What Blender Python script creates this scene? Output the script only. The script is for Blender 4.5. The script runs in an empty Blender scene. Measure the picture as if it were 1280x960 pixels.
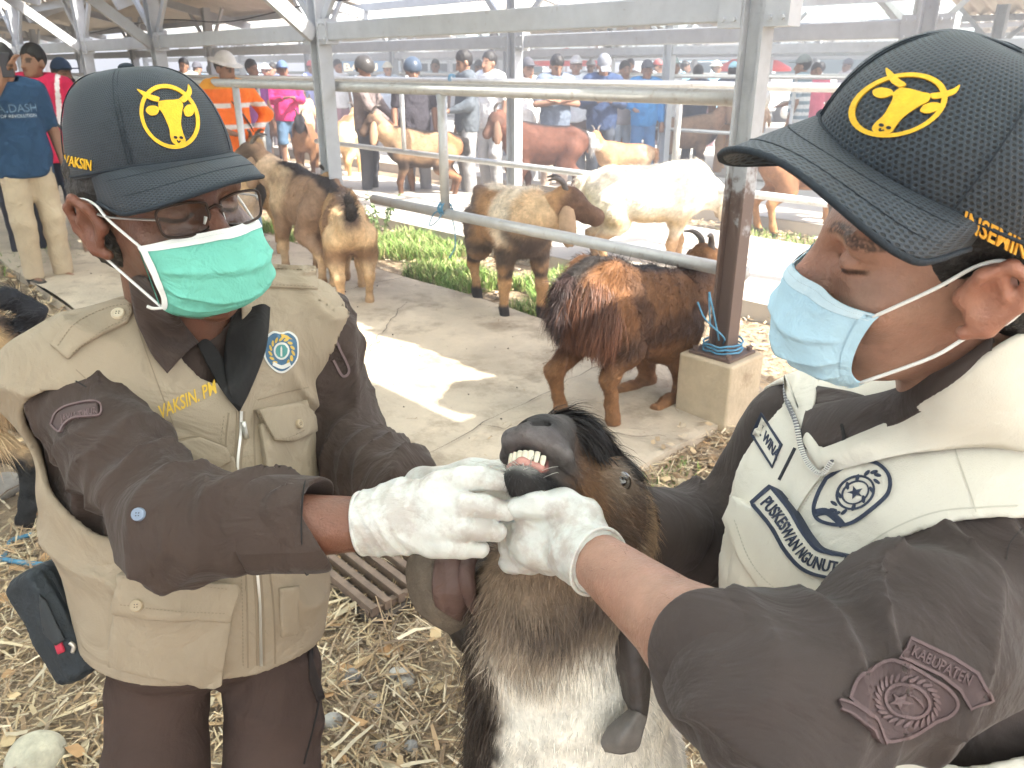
import bpy, bmesh, math, random
import numpy as np
from mathutils import Vector, Matrix
from mathutils.bvhtree import BVHTree
from mathutils.geometry import tessellate_polygon
random.seed(7)
rng = np.random.default_rng(7)
SC = bpy.context.scene
COL = SC.collection
# ------------------------------------------------------------------ camera
F = 967.0; PITCH = math.radians(22.2); H = 1.5
cP, sP = math.cos(PITCH), math.sin(PITCH)
cam_d = bpy.data.cameras.new('camera'); cam = bpy.data.objects.new('camera', cam_d); COL.objects.link(cam)
cam.location = (0, 0, H); cam.rotation_euler = (math.pi/2-PITCH, 0, 0)
cam_d.sensor_width = 36; cam_d.lens = 36*F/1280
cam_d.clip_start = 0.02; cam_d.clip_end = 900
cam_d.dof.use_dof = True; cam_d.dof.focus_distance = 0.95; cam_d.dof.aperture_fstop = 16
SC.camera = cam
# ------------------------------------------------------------------ light
Lv = np.array([-.688, .725, 0]); Nv = np.array([.725, .688, 0])     # along / across the market sheds
SUN_EL = math.radians(47)
sh = -Lv*0.97 + Nv*0.24; sh /= np.linalg.norm(sh)
SUN = np.array([sh[0]*math.cos(SUN_EL), sh[1]*math.cos(SUN_EL), math.sin(SUN_EL)])
w = bpy.data.worlds.new("World"); SC.world = w; w.use_nodes = True
nt = w.node_tree; bg = nt.nodes['Background']
sky = nt.nodes.new('ShaderNodeTexSky'); sky.sky_type = 'NISHITA'; sky.sun_disc = False
sky.sun_elevation = SUN_EL; sky.sun_rotation = math.atan2(SUN[0], SUN[1])
sky.dust_density = 3.0; sky.air_density = 1.0; sky.ozone_density = 1.0
nt.links.new(sky.outputs[0], bg.inputs[0]); bg.inputs[1].default_value = 0.15
sl = bpy.data.lights.new('sun', 'SUN'); so = bpy.data.objects.new('sun', sl); COL.objects.link(so)
sl.energy = 4.5; sl.angle = math.radians(0.6); sl.color = (1, .95, .86)
so.rotation_euler = Vector(-SUN).to_track_quat('-Z', 'Y').to_euler()
SC.view_settings.view_transform = 'Standard'; SC.view_settings.look = 'None'
SC.view_settings.exposure = 2.35; SC.view_settings.gamma = 1.0
SC.render.engine = 'CYCLES'
SC.cycles.max_bounces = 6; SC.cycles.diffuse_bounces = 4; SC.cycles.transparent_max_bounces = 12
SC.cycles.use_denoising = True

# ------------------------------------------------------------------ space helpers
def A(*v): return np.array(v, dtype=float)
def ray(px, py):
    u = (px-640)/F; v = -(py-480)/F
    return np.array([u, cP+v*sP, -sP+v*cP])
def P(px, py, d): return A(0, 0, H)+ray(px, py)*d          # a point of the place seen at photo pixel, d metres deep
def G(px, py, z=0.0):
    r = ray(px, py); return A(0, 0, H)+r*((z-H)/r[2])
def W(s, t, z=0.0): return Lv*s+Nv*t+A(0, 0, z)             # shed coordinates
CAMW = np.array([[1, 0, 0], [0, sP, cP], [0, -cP, sP]])     # rows: right, up, back
def C2W(v): return np.asarray(v) @ CAMW
def proj(p):
    q = np.asarray(p, float)-[0, 0, H]; d = q[..., 1]*cP-q[..., 2]*sP; v = (q[..., 1]*sP+q[..., 2]*cP)/d
    return np.stack([640+F*q[..., 0]/d, 480-F*v], -1)
def unit(v): v = np.asarray(v, float); return v/(np.linalg.norm(v)+1e-12)

# ------------------------------------------------------------------ noise
def _hash(i, j, k, seed):
    h = (i*374761393 + j*668265263 + k*2147483647 + seed*1274126177) & 0xffffffff
    h = ((h ^ (h >> 13))*1274126177) & 0xffffffff
    return ((h ^ (h >> 16)) & 0xffff)/65535.0
def noise(p, sc=1.0, seed=0):
    """smooth value noise, -1..1"""
    q = np.asarray(p, float)*sc; f = np.floor(q); i = f.astype(np.int64); t = q-f; t = t*t*(3-2*t)
    o = 0
    for a in (0, 1):
        wa = t[:, 0] if a else 1-t[:, 0]
        for b in (0, 1):
            wb = t[:, 1] if b else 1-t[:, 1]
            for c in (0, 1):
                wc = t[:, 2] if c else 1-t[:, 2]
                o = o+_hash(i[:, 0]+a, i[:, 1]+b, i[:, 2]+c, seed)*wa*wb*wc
    return o*2-1
def fbm(p, sc=1.0, seed=0, n=3):
    o = 0; a = 1; tot = 0
    for k in range(n): o = o+a*noise(p, sc*2**k, seed+k); tot += a; a *= .5
    return o/tot
def sst(a, b, x):
    t = np.clip((x-a)/(b-a), 0, 1); return t*t*(3-2*t)

# ------------------------------------------------------------------ signed distance modelling
f32 = np.float32
def F3(v): return np.array(v, dtype=f32)
def rc(a, b, r1, r2=None):
    a = F3(a); b = F3(b); r2 = r1 if r2 is None else r2; d = b-a; dn = d/(d@d+f32(1e-12)); dr = f32(r2-r1); r1 = f32(r1)
    def f(p):
        q = p-a; t = np.clip(q@dn, 0, 1); q -= t[:, None]*d
        return np.sqrt(np.einsum('ij,ij->i', q, q))-(r1+dr*t)
    return f
def ell(c, r, R=None):
    c = F3(c); ir = 1/F3(r); ir2 = ir*ir; Rt_ = None if R is None else F3(R).T; mn = f32(min(r))
    def f(p):
        q = p-c
        if Rt_ is not None: q = q@Rt_
        a = q*ir; b = q*ir2; k0 = np.sqrt(np.einsum('ij,ij->i', a, a)); k1 = np.sqrt(np.einsum('ij,ij->i', b, b))
        return np.where(k0 < 1e-6, -mn, k0*(k0-1)/(k1+f32(1e-9)))
    return f
def bx(c, h, R=None, r=0.005):
    c = F3(c); h = F3(h)-f32(r)
    def f(p):
        q = p-c
        if R is not None: q = q@F3(R).T
        q = np.abs(q)-h
        return np.sqrt((np.maximum(q, 0)**2).sum(1))+np.minimum(q.max(1), 0)-f32(r)
    return f
def plane(o, n):
    o = F3(o); n = unit(n).astype(f32); return lambda p: (p-o)@n
def smin(a, b, k):
    if k <= 0: return np.minimum(a, b)
    k = f32(k); h = np.clip(f32(.5)+f32(.5)/k*(b-a), 0, 1); return b+(a-b)*h-k*h*(1-h)
def smax(a, b, k): return -smin(-a, -b, k)
def U(*fs, k=.02):
    def f(p):
        o = fs[0](p)
        for g in fs[1:]: o = smin(o, g(p), k)
        return o
    return f
def SUB(f, *gs, k=.01):
    def h(p):
        o = f(p)
        for g in gs: o = smax(o, -g(p), k)
        return o
    return h
def INT(f, *gs, k=.005):
    def h(p):
        o = f(p)
        for g in gs: o = smax(o, g(p), k)
        return o
    return h
def chain(pts, rs, k=.015): return U(*[rc(pts[i], pts[i+1], rs[i], rs[i+1]) for i in range(len(pts)-1)], k=k)
def squash(f, o, ax, s):
    o = F3(o); ax = unit(ax).astype(f32); s = f32(s)
    def g(p):
        q = p+np.outer((p-o)@ax, ax)*(1/s-1); return f(q)*min(f32(1), s)
    return g
def off(f, r): return lambda p: f(p)-f32(r)
def disp(f, g):
    def h(p):
        d = f(p); m = np.abs(d) < .045
        if m.any(): d = d.copy(); d[m] += g(p[m]).astype(d.dtype)
        return d
    return h
def shell(f, th):
    def h(p): d = f(p); return np.maximum(d, -(d+f32(th)))
    return h
def local(f, o, R):
    """f in a local frame: rows of R are the local axes in the world"""
    o = F3(o); R = F3(R); return lambda p: f((p-o)@R.T)

def sdf_mesh(f, lo, hi, h, B=5):
    lo = A(*lo); hi = A(*hi)
    nb = np.maximum(1, np.ceil((hi-lo)/(h*B)).astype(int)); n = nb*B
    g = [np.arange(m) for m in nb]
    bi = np.stack(np.meshgrid(*g, indexing='ij'), -1).reshape(-1, 3)
    ctr = (lo+(bi*B+(B-1)/2)*h).astype(f32)
    dc = f(ctr)
    act = np.abs(dc) < h*B*.87*1.35+.004
    val = np.broadcast_to(dc.reshape(*nb, 1, 1, 1), (*nb, B, B, B)).astype(np.float32).copy()
    ab = bi[act]
    loc = np.stack(np.meshgrid(*[np.arange(B)]*3, indexing='ij'), -1).reshape(-1, 3)
    for q in range(0, len(ab), 2000):
        bb = ab[q:q+2000]
        pts = lo+((bb[:, None, :]*B+loc[None])*h).reshape(-1, 3).astype(f32)
        v = f(pts).reshape(len(bb), B, B, B)
        val[bb[:, 0], bb[:, 1], bb[:, 2]] = v
    V = val.transpose(0, 3, 1, 4, 2, 5).reshape(*n)
    ins = V < 0
    c = np.zeros(n-1, np.int8)
    for a in (0, 1):
        for b in (0, 1):
            for d in (0, 1):
                c += ins[a:n[0]-1+a, b:n[1]-1+b, d:n[2]-1+d]
    m = (c > 0) & (c < 8)
    idx = np.argwhere(m)
    if len(idx) == 0: return np.zeros((0, 3)), np.zeros((0, 4), int)
    ids = np.full(n-1, -1, np.int32); ids[m] = np.arange(len(idx))
    cor = np.array([(a, b, d) for a in (0, 1) for b in (0, 1) for d in (0, 1)])
    cv = np.stack([V[idx[:, 0]+a, idx[:, 1]+b, idx[:, 2]+d] for a, b, d in cor], 1)
    acc = np.zeros((len(idx), 3)); cnt = np.zeros(len(idx))
    for i in range(8):
        for j in range(i+1, 8):
            if abs(cor[i]-cor[j]).sum() != 1: continue
            x = (cv[:, i] < 0) != (cv[:, j] < 0)
            t = np.where(x, cv[:, i]/(cv[:, i]-cv[:, j]+1e-20), 0)
            acc += x[:, None]*(cor[i]+t[:, None]*(cor[j]-cor[i])); cnt += x
    vs = lo+(idx+acc/np.maximum(cnt, 1)[:, None])*h
    quads = []
    for ax in range(3):
        a1, a2 = (ax+1) % 3, (ax+2) % 3
        s0 = [slice(0, None)]*3; s1 = [slice(0, None)]*3
        s0[ax] = slice(0, -1); s1[ax] = slice(1, None)
        e0 = ins[tuple(s0)]; e1 = ins[tuple(s1)]
        e = np.argwhere(e0 != e1)
        ok = (e[:, a1] > 0) & (e[:, a2] > 0) & (e[:, a1] < n[a1]-1) & (e[:, a2] < n[a2]-1); e = e[ok]
        fl = ins[e[:, 0], e[:, 1], e[:, 2]]
        def at(d1, d2):
            q = e.copy(); q[:, a1] += d1; q[:, a2] += d2; return ids[q[:, 0], q[:, 1], q[:, 2]]
        Q = np.stack([at(-1, -1), at(0, -1), at(0, 0), at(-1, 0)], 1)
        Q[~fl] = Q[~fl][:, ::-1]
        quads.append(Q)
    Q = np.concatenate(quads); Q = Q[(Q >= 0).all(1)]
    return vs, Q
def relax(v, q, it=1, lam=.5):
    """a little smoothing over the quad mesh's edges"""
    e = np.concatenate([q[:, [0, 1]], q[:, [1, 2]], q[:, [2, 3]], q[:, [3, 0]]]); e = np.concatenate([e, e[:, ::-1]])
    cnt = np.bincount(e[:, 0], minlength=len(v)).astype(float)
    for _ in range(it):
        s = np.stack([np.bincount(e[:, 0], weights=v[e[:, 1], k], minlength=len(v)) for k in range(3)], 1)
        v = v+lam*(s/np.maximum(cnt, 1)[:, None]-v)
    return v

# ------------------------------------------------------------------ mesh helpers
def mk(name, v, f, mat=None, parent=None, col=None, smooth=True, uv=None, mats=None, fmat=None):
    v = np.asarray(v, float).reshape(-1, 3)
    me = bpy.data.meshes.new(name)
    if isinstance(f, np.ndarray) and f.ndim == 2:
        k = f.shape[1]
        me.vertices.add(len(v)); me.vertices.foreach_set('co', v.ravel())
        me.loops.add(f.size); me.loops.foreach_set('vertex_index', f.ravel().astype(np.int32))
        me.polygons.add(len(f)); me.polygons.foreach_set('loop_start', (np.arange(len(f))*k).astype(np.int32))
        me.update(calc_edges=True)
    else:
        me.from_pydata(v.tolist(), [], [list(map(int, q)) for q in f]); me.update()
    me.polygons.foreach_set('use_smooth', np.full(len(me.polygons), smooth))
    if col is not None:
        ca = me.color_attributes.new('Col', 'FLOAT_COLOR', 'POINT')
        c4 = np.ones((len(v), 4)); c4[:, :3] = col; ca.data.foreach_set('color', c4.ravel())
    if uv is not None:
        ul = me.uv_layers.new(name='UVMap'); li = np.zeros(len(me.loops), np.int32); me.loops.foreach_get('vertex_index', li)
        ul.data.foreach_set('uv', np.asarray(uv, float)[li].ravel())
    for m_ in (mats or ([mat] if mat else [])): me.materials.append(m_)
    if fmat is not None: me.polygons.foreach_set('material_index', np.asarray(fmat, np.int32))
    me.validate()
    o = bpy.data.objects.new(name, me); COL.objects.link(o)
    if parent is not None: o.parent = parent; o.matrix_parent_inverse = par_inv(parent)
    return o
def par_inv(p):
    # parents are never scaled; meshes are given in world space unless their root sits at the origin
    M = Matrix.LocRotScale(p.location, p.rotation_euler, None)
    if p.parent: M = par_world(p.parent) @ M
    return M.inverted() if p.get('_w') else Matrix.Identity(4)
def par_world(p):
    M = p.matrix_parent_inverse @ Matrix.LocRotScale(p.location, p.rotation_euler, None)
    if p.parent: M = par_world(p.parent) @ M
    return M
def tag(o, label=None, cat=None, group=None, kind=None):
    if label: o['label'] = label
    if cat: o['category'] = cat
    if group: o['group'] = group
    if kind: o['kind'] = kind
    return o
def thing(name, label, cat, loc=(0, 0, 0), rz=0, group=None, world=False):
    """an Empty at the thing's base; world=True: its parts are given in world space"""
    o = bpy.data.objects.new(name, None); COL.objects.link(o); o.empty_display_size = .1
    o.location = loc; o.rotation_euler = (0, 0, rz)
    if world: o['_w'] = 1
    return tag(o, label, cat, group)
def dup(root, loc=None, rz=None, label=None, group=None):
    r = root.copy(); COL.objects.link(r)
    if loc is not None: r.location = loc
    if rz is not None: r.rotation_euler = (0, 0, rz)
    if label: r['label'] = label
    if group: r['group'] = group
    for ch in list(root.children):
        c_ = ch.copy(); COL.objects.link(c_); c_.parent = r
        for g_ in list(ch.children):
            d_ = g_.copy(); COL.objects.link(d_); d_.parent = c_
    return r
def box_geo(c, h, R=None):
    s = np.array([(x, y, z) for x in (-1, 1) for y in (-1, 1) for z in (-1, 1)], float)*A(*h)
    if R is not None: s = s@np.asarray(R)
    f = [(0, 1, 3, 2), (4, 6, 7, 5), (0, 4, 5, 1), (2, 3, 7, 6), (0, 2, 6, 4), (1, 5, 7, 3)]
    return s+A(*c), f
def bev(o, wd=.004, seg=2):
    m = o.modifiers.new('edge', 'BEVEL'); m.width = wd; m.segments = seg; m.limit_method = 'ANGLE'; return o
def join_geo(gs):
    V = []; Fq = []; n = 0
    for v, f in gs:
        V.append(np.asarray(v)); Fq += [tuple(int(i)+n for i in q) for q in f]; n += len(v)
    return np.concatenate(V), Fq
def bar_geo(a, b, w_, h_, up=(0, 0, 1)):
    a = A(*a); b = A(*b); x = unit(b-a); y = unit(np.cross(up, x)); z = np.cross(x, y)
    return box_geo((a+b)/2, (np.linalg.norm(b-a)/2, w_/2, h_/2), np.array([x, y, z]))
def cr(pts, n):
    """Catmull-Rom through pts, n samples"""
    pts = np.asarray(pts, float); m = len(pts)
    if m == 1: return np.repeat(pts, n, 0)
    if m == 2:
        t = np.linspace(0, 1, n)[:, None]; return pts[0].reshape(1, -1)*(1-t)+pts[1].reshape(1, -1)*t
    p = np.concatenate([2*pts[:1]-pts[1:2], pts, 2*pts[-1:]-pts[-2:-1]])
    u = np.linspace(0, m-1, n); i = np.minimum(u.astype(int), m-2); t = (u-i)[:, None]
    a, b, c, d = p[i], p[i+1], p[i+2], p[i+3]
    return .5*((2*b)+(-a+c)*t+(2*a-5*b+4*c-d)*t**2+(-a+3*b-3*c+d)*t**3)
def tube_geo(pts, r, seg=10, n=None, flat=1.0, caps=True, up=None):
    pts = np.asarray(pts, float); n = n or max(2, (len(pts)-1)*5+1) if len(pts) > 2 else (n or 2)
    q = cr(pts, n); r = np.atleast_1d(np.asarray(r, float)); rr = cr(r[:, None], n)[:, 0] if len(r) > 1 else np.full(n, r[0])
    T = np.gradient(q, axis=0); T /= np.linalg.norm(T, axis=1)[:, None]+1e-12
    a = A(*up) if up is not None else (A(0, 0, 1) if abs(T[0, 2]) < .9 else A(1, 0, 0))
    V = []
    b = unit(np.cross(T[0], a)); 
    for i in range(n):
        b = unit(b-T[i]*(b@T[i])); c = np.cross(T[i], b)
        th = np.arange(seg)*2*math.pi/seg
        V.append(q[i]+rr[i]*(np.cos(th)[:, None]*b+np.sin(th)[:, None]*c*flat))
    V = np.concatenate(V); f = []
    for i in range(n-1):
        for j in range(seg):
            k = (j+1) % seg; f.append((i*seg+j, i*seg+k, (i+1)*seg+k, (i+1)*seg+j))
    if caps: f.append(tuple(range(seg))[::-1]); f.append(tuple((n-1)*seg+j for j in range(seg)))
    return V, f
def tube(name, pts, r, mat, parent=None, **k):
    v, f = tube_geo(pts, r, **k); return mk(name, v, f, mat, parent)
def patch_geo(rows, nu, nv, th=0.0, fn=None):
    """smooth sheet through rows of control points, with a thickness along its normal"""
    rows = [cr(np.asarray(r_, float), nv) for r_ in rows]
    g = np.stack([cr(np.stack([r_[j] for r_ in rows]), nu) for j in range(nv)], 1)
    uu, vv = np.meshgrid(np.linspace(0, 1, nu), np.linspace(0, 1, nv), indexing='ij')
    du = np.gradient(g, axis=0); dv = np.gradient(g, axis=1); nn = np.cross(du, dv); nn /= np.linalg.norm(nn, axis=2)[..., None]+1e-12
    if fn is not None: g = g+nn*fn(uu, vv, g)[..., None]
    V = g.reshape(-1, 3); ix = np.arange(nu*nv).reshape(nu, nv)
    f = [(ix[i, j], ix[i+1, j], ix[i+1, j+1], ix[i, j+1]) for i in range(nu-1) for j in range(nv-1)]
    uv = np.stack([uu, vv], -1).reshape(-1, 2)
    if th:
        V2 = (g-nn*th).reshape(-1, 3); n = len(V); V = np.concatenate([V, V2]); uv = np.concatenate([uv, uv])
        f2 = [tuple(q+n for q in fq[::-1]) for fq in f]
        ring = list(ix[0, :])+list(ix[1:, -1])+list(ix[-1, -2::-1])+list(ix[-2:0, 0])
        f = f+f2+[(ring[i], ring[(i+1) % len(ring)], ring[(i+1) % len(ring)]+n, ring[i]+n) for i in range(len(ring))]
    return V, f, uv
def patch(name, rows, nu, nv, mat, parent=None, th=.002, fn=None, **k):
    v, f, uv = patch_geo(rows, nu, nv, th, fn); return mk(name, v, f, mat, parent, uv=uv, **k)
def bvh(o):
    """search tree over a mesh object that was given in world space"""
    me = o.data; n = len(me.vertices); co = np.zeros(n*3); me.vertices.foreach_get('co', co)
    M = np.array(par_world(o)); co = co.reshape(-1, 3)@M[:3, :3].T+M[:3, 3]
    return BVHTree.FromPolygons(co.tolist(), [tuple(p.vertices) for p in me.polygons])
def poly_sheet(loops, cell):
    """2-D outline(s), even-odd, cut into small triangles: verts (n,2), faces, border edges"""
    bm = bmesh.new(); es = []
    for lp in loops:
        vs = [bm.verts.new((x, y, 0)) for x, y in lp]
        es += [bm.edges.new((vs[i], vs[(i+1) % len(vs)])) for i in range(len(vs))]
    bmesh.ops.triangle_fill(bm, use_beauty=True, use_dissolve=False, edges=es)
    for _ in range(7):
        long = [e for e in bm.edges if e.calc_length() > cell]
        if not long: break
        bmesh.ops.subdivide_edges(bm, edges=long, cuts=1)
        bmesh.ops.triangulate(bm, faces=[f for f in bm.faces if len(f.verts) > 3])
    bm.verts.index_update()
    v = np.array([v.co[:2] for v in bm.verts]); f = [tuple(x.index for x in q.verts) for q in bm.faces]
    be = [tuple(x.index for x in e.verts) for e in bm.edges if len(e.link_faces) == 1]
    bm.free(); return v, f, be
def lay(name, sheet, to_ray, trees, mat, parent=None, rise=.0012, sink=.0015, dome=None):
    """lay a flat shape on a surface: every vertex goes down its ray to the surface, then stands `rise` proud of it"""
    v, f, be = sheet; top = []; bot = []; last = None
    trees = trees if isinstance(trees, (list, tuple)) else [trees]
    hits = []
    for x, y in v:
        o, d = to_ray(x, y); best = None
        for tr in trees:
            hit = tr.ray_cast(Vector(o), Vector(d))
            if hit[0] is not None and (best is None or hit[3] < best[2]): best = (np.array(hit[0]), np.array(hit[1]), hit[3])
        hits.append((A(*o), A(*d), best))
    ds = [h[2][2] for h in hits if h[2] is not None]; med = float(np.median(ds)) if ds else 1.0
    good = [i for i, h in enumerate(hits) if h[2] is not None and abs(h[2][2]-med) < .10]; gv_ = v[good] if good else None
    for i, (o, d, best) in enumerate(hits):
        if best is None or abs(best[2]-med) >= .10:
            if good: k = good[int(np.argmin(((gv_-v[i])**2).sum(1)))]; bk = hits[k][2]; best = (o+d*bk[2], bk[1], bk[2])
            else: best = (o+d*med, -d, med)
        n = best[1] if best[1]@d < 0 else -best[1]
        n = unit(n*.6-unit(d)*.4)
        top.append(best[0]+n*rise); bot.append(best[0]-n*sink)
    n0 = len(v); V = np.array(top+bot)
    fs = [q for q in f]+[(a, b, b+n0, a+n0) for a, b in be]
    o = mk(name, V, fs, mat, parent, smooth=False)
    bm = bmesh.new(); bm.from_mesh(o.data); bmesh.ops.recalc_face_normals(bm, faces=bm.faces); bm.to_mesh(o.data); bm.free()
    return o
def pix_ray(x, y): return (0, 0, H), unit(ray(x, y))
def affine(o, ux, uy):
    """shape coords -> photo pixels -> ray"""
    return lambda x, y: pix_ray(o[0]+ux[0]*x+uy[0]*y, o[1]+ux[1]*x+uy[1]*y)
def text_loops(s, shear=0.0, space=1.0, bold=0.0):
    """outline of a word as triangles from the built-in font, height about 0.72, starting at x=0"""
    cu = bpy.data.curves.new('t', 'FONT'); cu.body = s; cu.size = 1; cu.space_character = space; cu.shear = shear; cu.resolution_u = 3
    cu.offset = bold
    o = bpy.data.objects.new('t', cu); COL.objects.link(o)
    me = bpy.data.meshes.new_from_object(o.evaluated_get(bpy.context.evaluated_depsgraph_get()))
    bpy.data.objects.remove(o); bpy.data.curves.remove(cu)
    bm = bmesh.new(); bm.from_mesh(me); bpy.data.meshes.remove(me)
    bmesh.ops.remove_doubles(bm, verts=bm.verts, dist=1e-5)
    bmesh.ops.triangulate(bm, faces=bm.faces)
    for _ in range(2):
        long = [e for e in bm.edges if e.calc_length() > .35]
        if not long: break
        bmesh.ops.subdivide_edges(bm, edges=long, cuts=1); bmesh.ops.triangulate(bm, faces=[f for f in bm.faces if len(f.verts) > 3])
    bm.verts.index_update()
    v = np.array([q.co[:2] for q in bm.verts]); f = [tuple(x.index for x in q.verts) for q in bm.faces]
    be = [tuple(x.index for x in e.verts) for e in bm.edges if len(e.link_faces) == 1]
    bm.free(); return v, f, be
def stroke(pts, wd, closed=False, n=None):
    """outline(s) of a line of width wd"""
    pts = np.asarray(pts, float)
    if n: pts = cr(np.concatenate([pts, pts[:1]]) if closed else pts, n+(1 if closed else 0)); pts = pts[:-1] if closed else pts
    if closed: T = np.roll(pts, -1, 0)-np.roll(pts, 1, 0)
    else: T = np.gradient(pts, axis=0)
    T = T/(np.linalg.norm(T, axis=1)[:, None]+1e-12); Nn = np.stack([-T[:, 1], T[:, 0]], 1)
    a = pts+Nn*wd/2; b = pts-Nn*wd/2
    return [a, b[::-1]] if closed else [np.concatenate([a, b[::-1]])]
def circle2(c, rx, ry=None, n=28, rot=0):
    th = np.arange(n)*2*math.pi/n; ry = ry or rx
    x = rx*np.cos(th); y = ry*np.sin(th); return np.stack([c[0]+x*math.cos(rot)-y*math.sin(rot), c[1]+x*math.sin(rot)+y*math.cos(rot)], 1)

# ------------------------------------------------------------------ materials
MATS = {}
def mat(name, color=(.5, .5, .5), rough=.7, attr=False, var=.0, vsc=8, bump=0.0, bsc=60, spec=.4, metal=0, weave=0.0, wsc=900, spots=None, sss=0, trans=0, sheen=0, bump2=0.0, b2sc=14, coat=0, alpha=1):
    if name in MATS: return MATS[name]
    m = bpy.data.materials.new(name); m.use_nodes = True; nt = m.node_tree; b = nt.nodes['Principled BSDF']; N_ = nt.nodes.new; Lk = nt.links.new
    b.inputs['Roughness'].default_value = rough; b.inputs['Specular IOR Level'].default_value = spec; b.inputs['Metallic'].default_value = metal
    if sheen: b.inputs['Sheen Weight'].default_value = sheen
    if coat: b.inputs['Coat Weight'].default_value = coat
    if trans: b.inputs['Transmission Weight'].default_value = trans
    if alpha < 1: b.inputs['Alpha'].default_value = alpha
    if sss:
        b.inputs['Subsurface Weight'].default_value = sss; b.inputs['Subsurface Radius'].default_value = (1, .35, .2); b.inputs['Subsurface Scale'].default_value = .006
    tc = N_('ShaderNodeTexCoord'); co = tc.outputs['Object']
    if attr:
        at = N_('ShaderNodeAttribute'); at.attribute_name = 'Col'; src = at.outputs['Color']
    else:
        rg = N_('ShaderNodeRGB'); rg.outputs[0].default_value = (*color, 1); src = rg.outputs[0]
    if var:
        n = N_('ShaderNodeTexNoise'); n.inputs['Scale'].default_value = vsc; n.inputs['Detail'].default_value = 6; n.inputs['Roughness'].default_value = .65
        Lk(co, n.inputs['Vector'])
        mr = N_('ShaderNodeMapRange'); mr.inputs[1].default_value = .3; mr.inputs[2].default_value = .7; mr.inputs[3].default_value = 1-var; mr.inputs[4].default_value = 1+var
        Lk(n.outputs['Fac'], mr.inputs[0])
        mx = N_('ShaderNodeVectorMath'); mx.operation = 'SCALE'; Lk(src, mx.inputs[0]); Lk(mr.outputs[0], mx.inputs['Scale']); src = mx.outputs[0]
    if spots:
        c2, lo_, hi_, ssc = spots
        n = N_('ShaderNodeTexNoise'); n.inputs['Scale'].default_value = ssc; n.inputs['Detail'].default_value = 8; n.inputs['Roughness'].default_value = .7; Lk(co, n.inputs['Vector'])
        mr = N_('ShaderNodeMapRange'); mr.inputs[1].default_value = lo_; mr.inputs[2].default_value = hi_; Lk(n.outputs['Fac'], mr.inputs[0])
        mx = N_('ShaderNodeMix'); mx.data_type = 'RGBA'; Lk(mr.outputs[0], mx.inputs[0]); Lk(src, mx.inputs[6]); mx.inputs[7].default_value = (*c2, 1); src = mx.outputs[2]
    Lk(src, b.inputs['Base Color'])
    prev = None
    def addbump(h, st, dist):
        nonlocal prev
        bp = N_('ShaderNodeBump'); bp.inputs['Strength'].default_value = st; bp.inputs['Distance'].default_value = dist; Lk(h, bp.inputs['Height'])
        if prev is not None: Lk(prev, bp.inputs['Normal'])
        prev = bp.outputs[0]
    if bump2:
        n = N_('ShaderNodeTexNoise'); n.inputs['Scale'].default_value = b2sc; n.inputs['Detail'].default_value = 4; n.inputs['Distortion'].default_value = 1.2; Lk(co, n.inputs['Vector']); addbump(n.outputs['Fac'], 1, bump2)
    if bump:
        n = N_('ShaderNodeTexNoise'); n.inputs['Scale'].default_value = bsc; n.inputs['Detail'].default_value = 6; Lk(co, n.inputs['Vector']); addbump(n.outputs['Fac'], 1, bump)
    if weave:
        wv = N_('ShaderNodeTexVoronoi'); wv.inputs['Scale'].default_value = wsc; Lk(co, wv.inputs['Vector']); addbump(wv.outputs['Distance'], 1, weave)
    if prev is not None: Lk(prev, b.inputs['Normal'])
    MATS[name] = m; return m
# ================================================================== the setting
M_conc = mat('concrete', (.50, .42, .315), .9, var=.22, vsc=2.2, bump=.005, bsc=60, spots=((.27, .21, .145), .50, .68, 3.5), bump2=.012, b2sc=6)
M_conc2 = mat('pale_concrete', (.5, .46, .4), .9, var=.12, vsc=3, bump=.004, bsc=40)
M_dirt = mat('dirt', (.33, .25, .165), .95, var=.35, vsc=9, bump=.02, bsc=40, spots=((.22, .16, .10), .5, .7, 3), bump2=.05, b2sc=5)
M_steel = mat('grey_painted_steel', (.44, .455, .47), .5, var=.10, vsc=9, bump=.001, bsc=200, spots=((.25, .19, .15), .62, .74, 22))
M_rust = mat('rusty_painted_steel', (.40, .41, .42), .55, var=.12, vsc=12, bump=.001, bsc=160, spots=((.14, .095, .075), .50, .62, 11))
_t = M_rust.node_tree; _mx = [n for n in _t.nodes if n.type == 'MIX'][0]; _mr = [l.from_node for l in _t.links if l.to_node == _mx and l.to_socket == _mx.inputs[0]][0]
_g = _t.nodes.new('ShaderNodeNewGeometry'); _sp = _t.nodes.new('ShaderNodeSeparateXYZ'); _t.links.new(_g.outputs['Position'], _sp.inputs[0])
_a = _t.nodes.new('ShaderNodeMapRange'); _a.inputs[1].default_value = 1.25; _a.inputs[2].default_value = .75; _a.inputs[3].default_value = -.12; _a.inputs[4].default_value = .30; _t.links.new(_sp.outputs[2], _a.inputs[0])
_ad = _t.nodes.new('ShaderNodeMath'); _ad.operation = 'ADD'; _nz = [l.from_node for l in _t.links if l.to_node == _mr and l.to_socket == _mr.inputs[0]][0]
_t.links.new(_nz.outputs['Fac'], _ad.inputs[0]); _t.links.new(_a.outputs[0], _ad.inputs[1]); _t.links.new(_ad.outputs[0], _mr.inputs[0])
M_galv = mat('galvanised_pipe', (.52, .52, .5), .42, var=.10, vsc=14, spots=((.30, .24, .18), .58, .75, 18), metal=.35)
M_roof = mat('fibre_cement_sheet', (.50, .45, .38), .9, var=.14, vsc=2.5, bump=.003, bsc=60, spots=((.3, .25, .2), .58, .75, 3))
M_trans = bpy.data.materials.new('translucent_sheet'); M_trans.use_nodes = True
_n = M_trans.node_tree; _n.nodes.remove(_n.nodes['Principled BSDF'])
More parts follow.
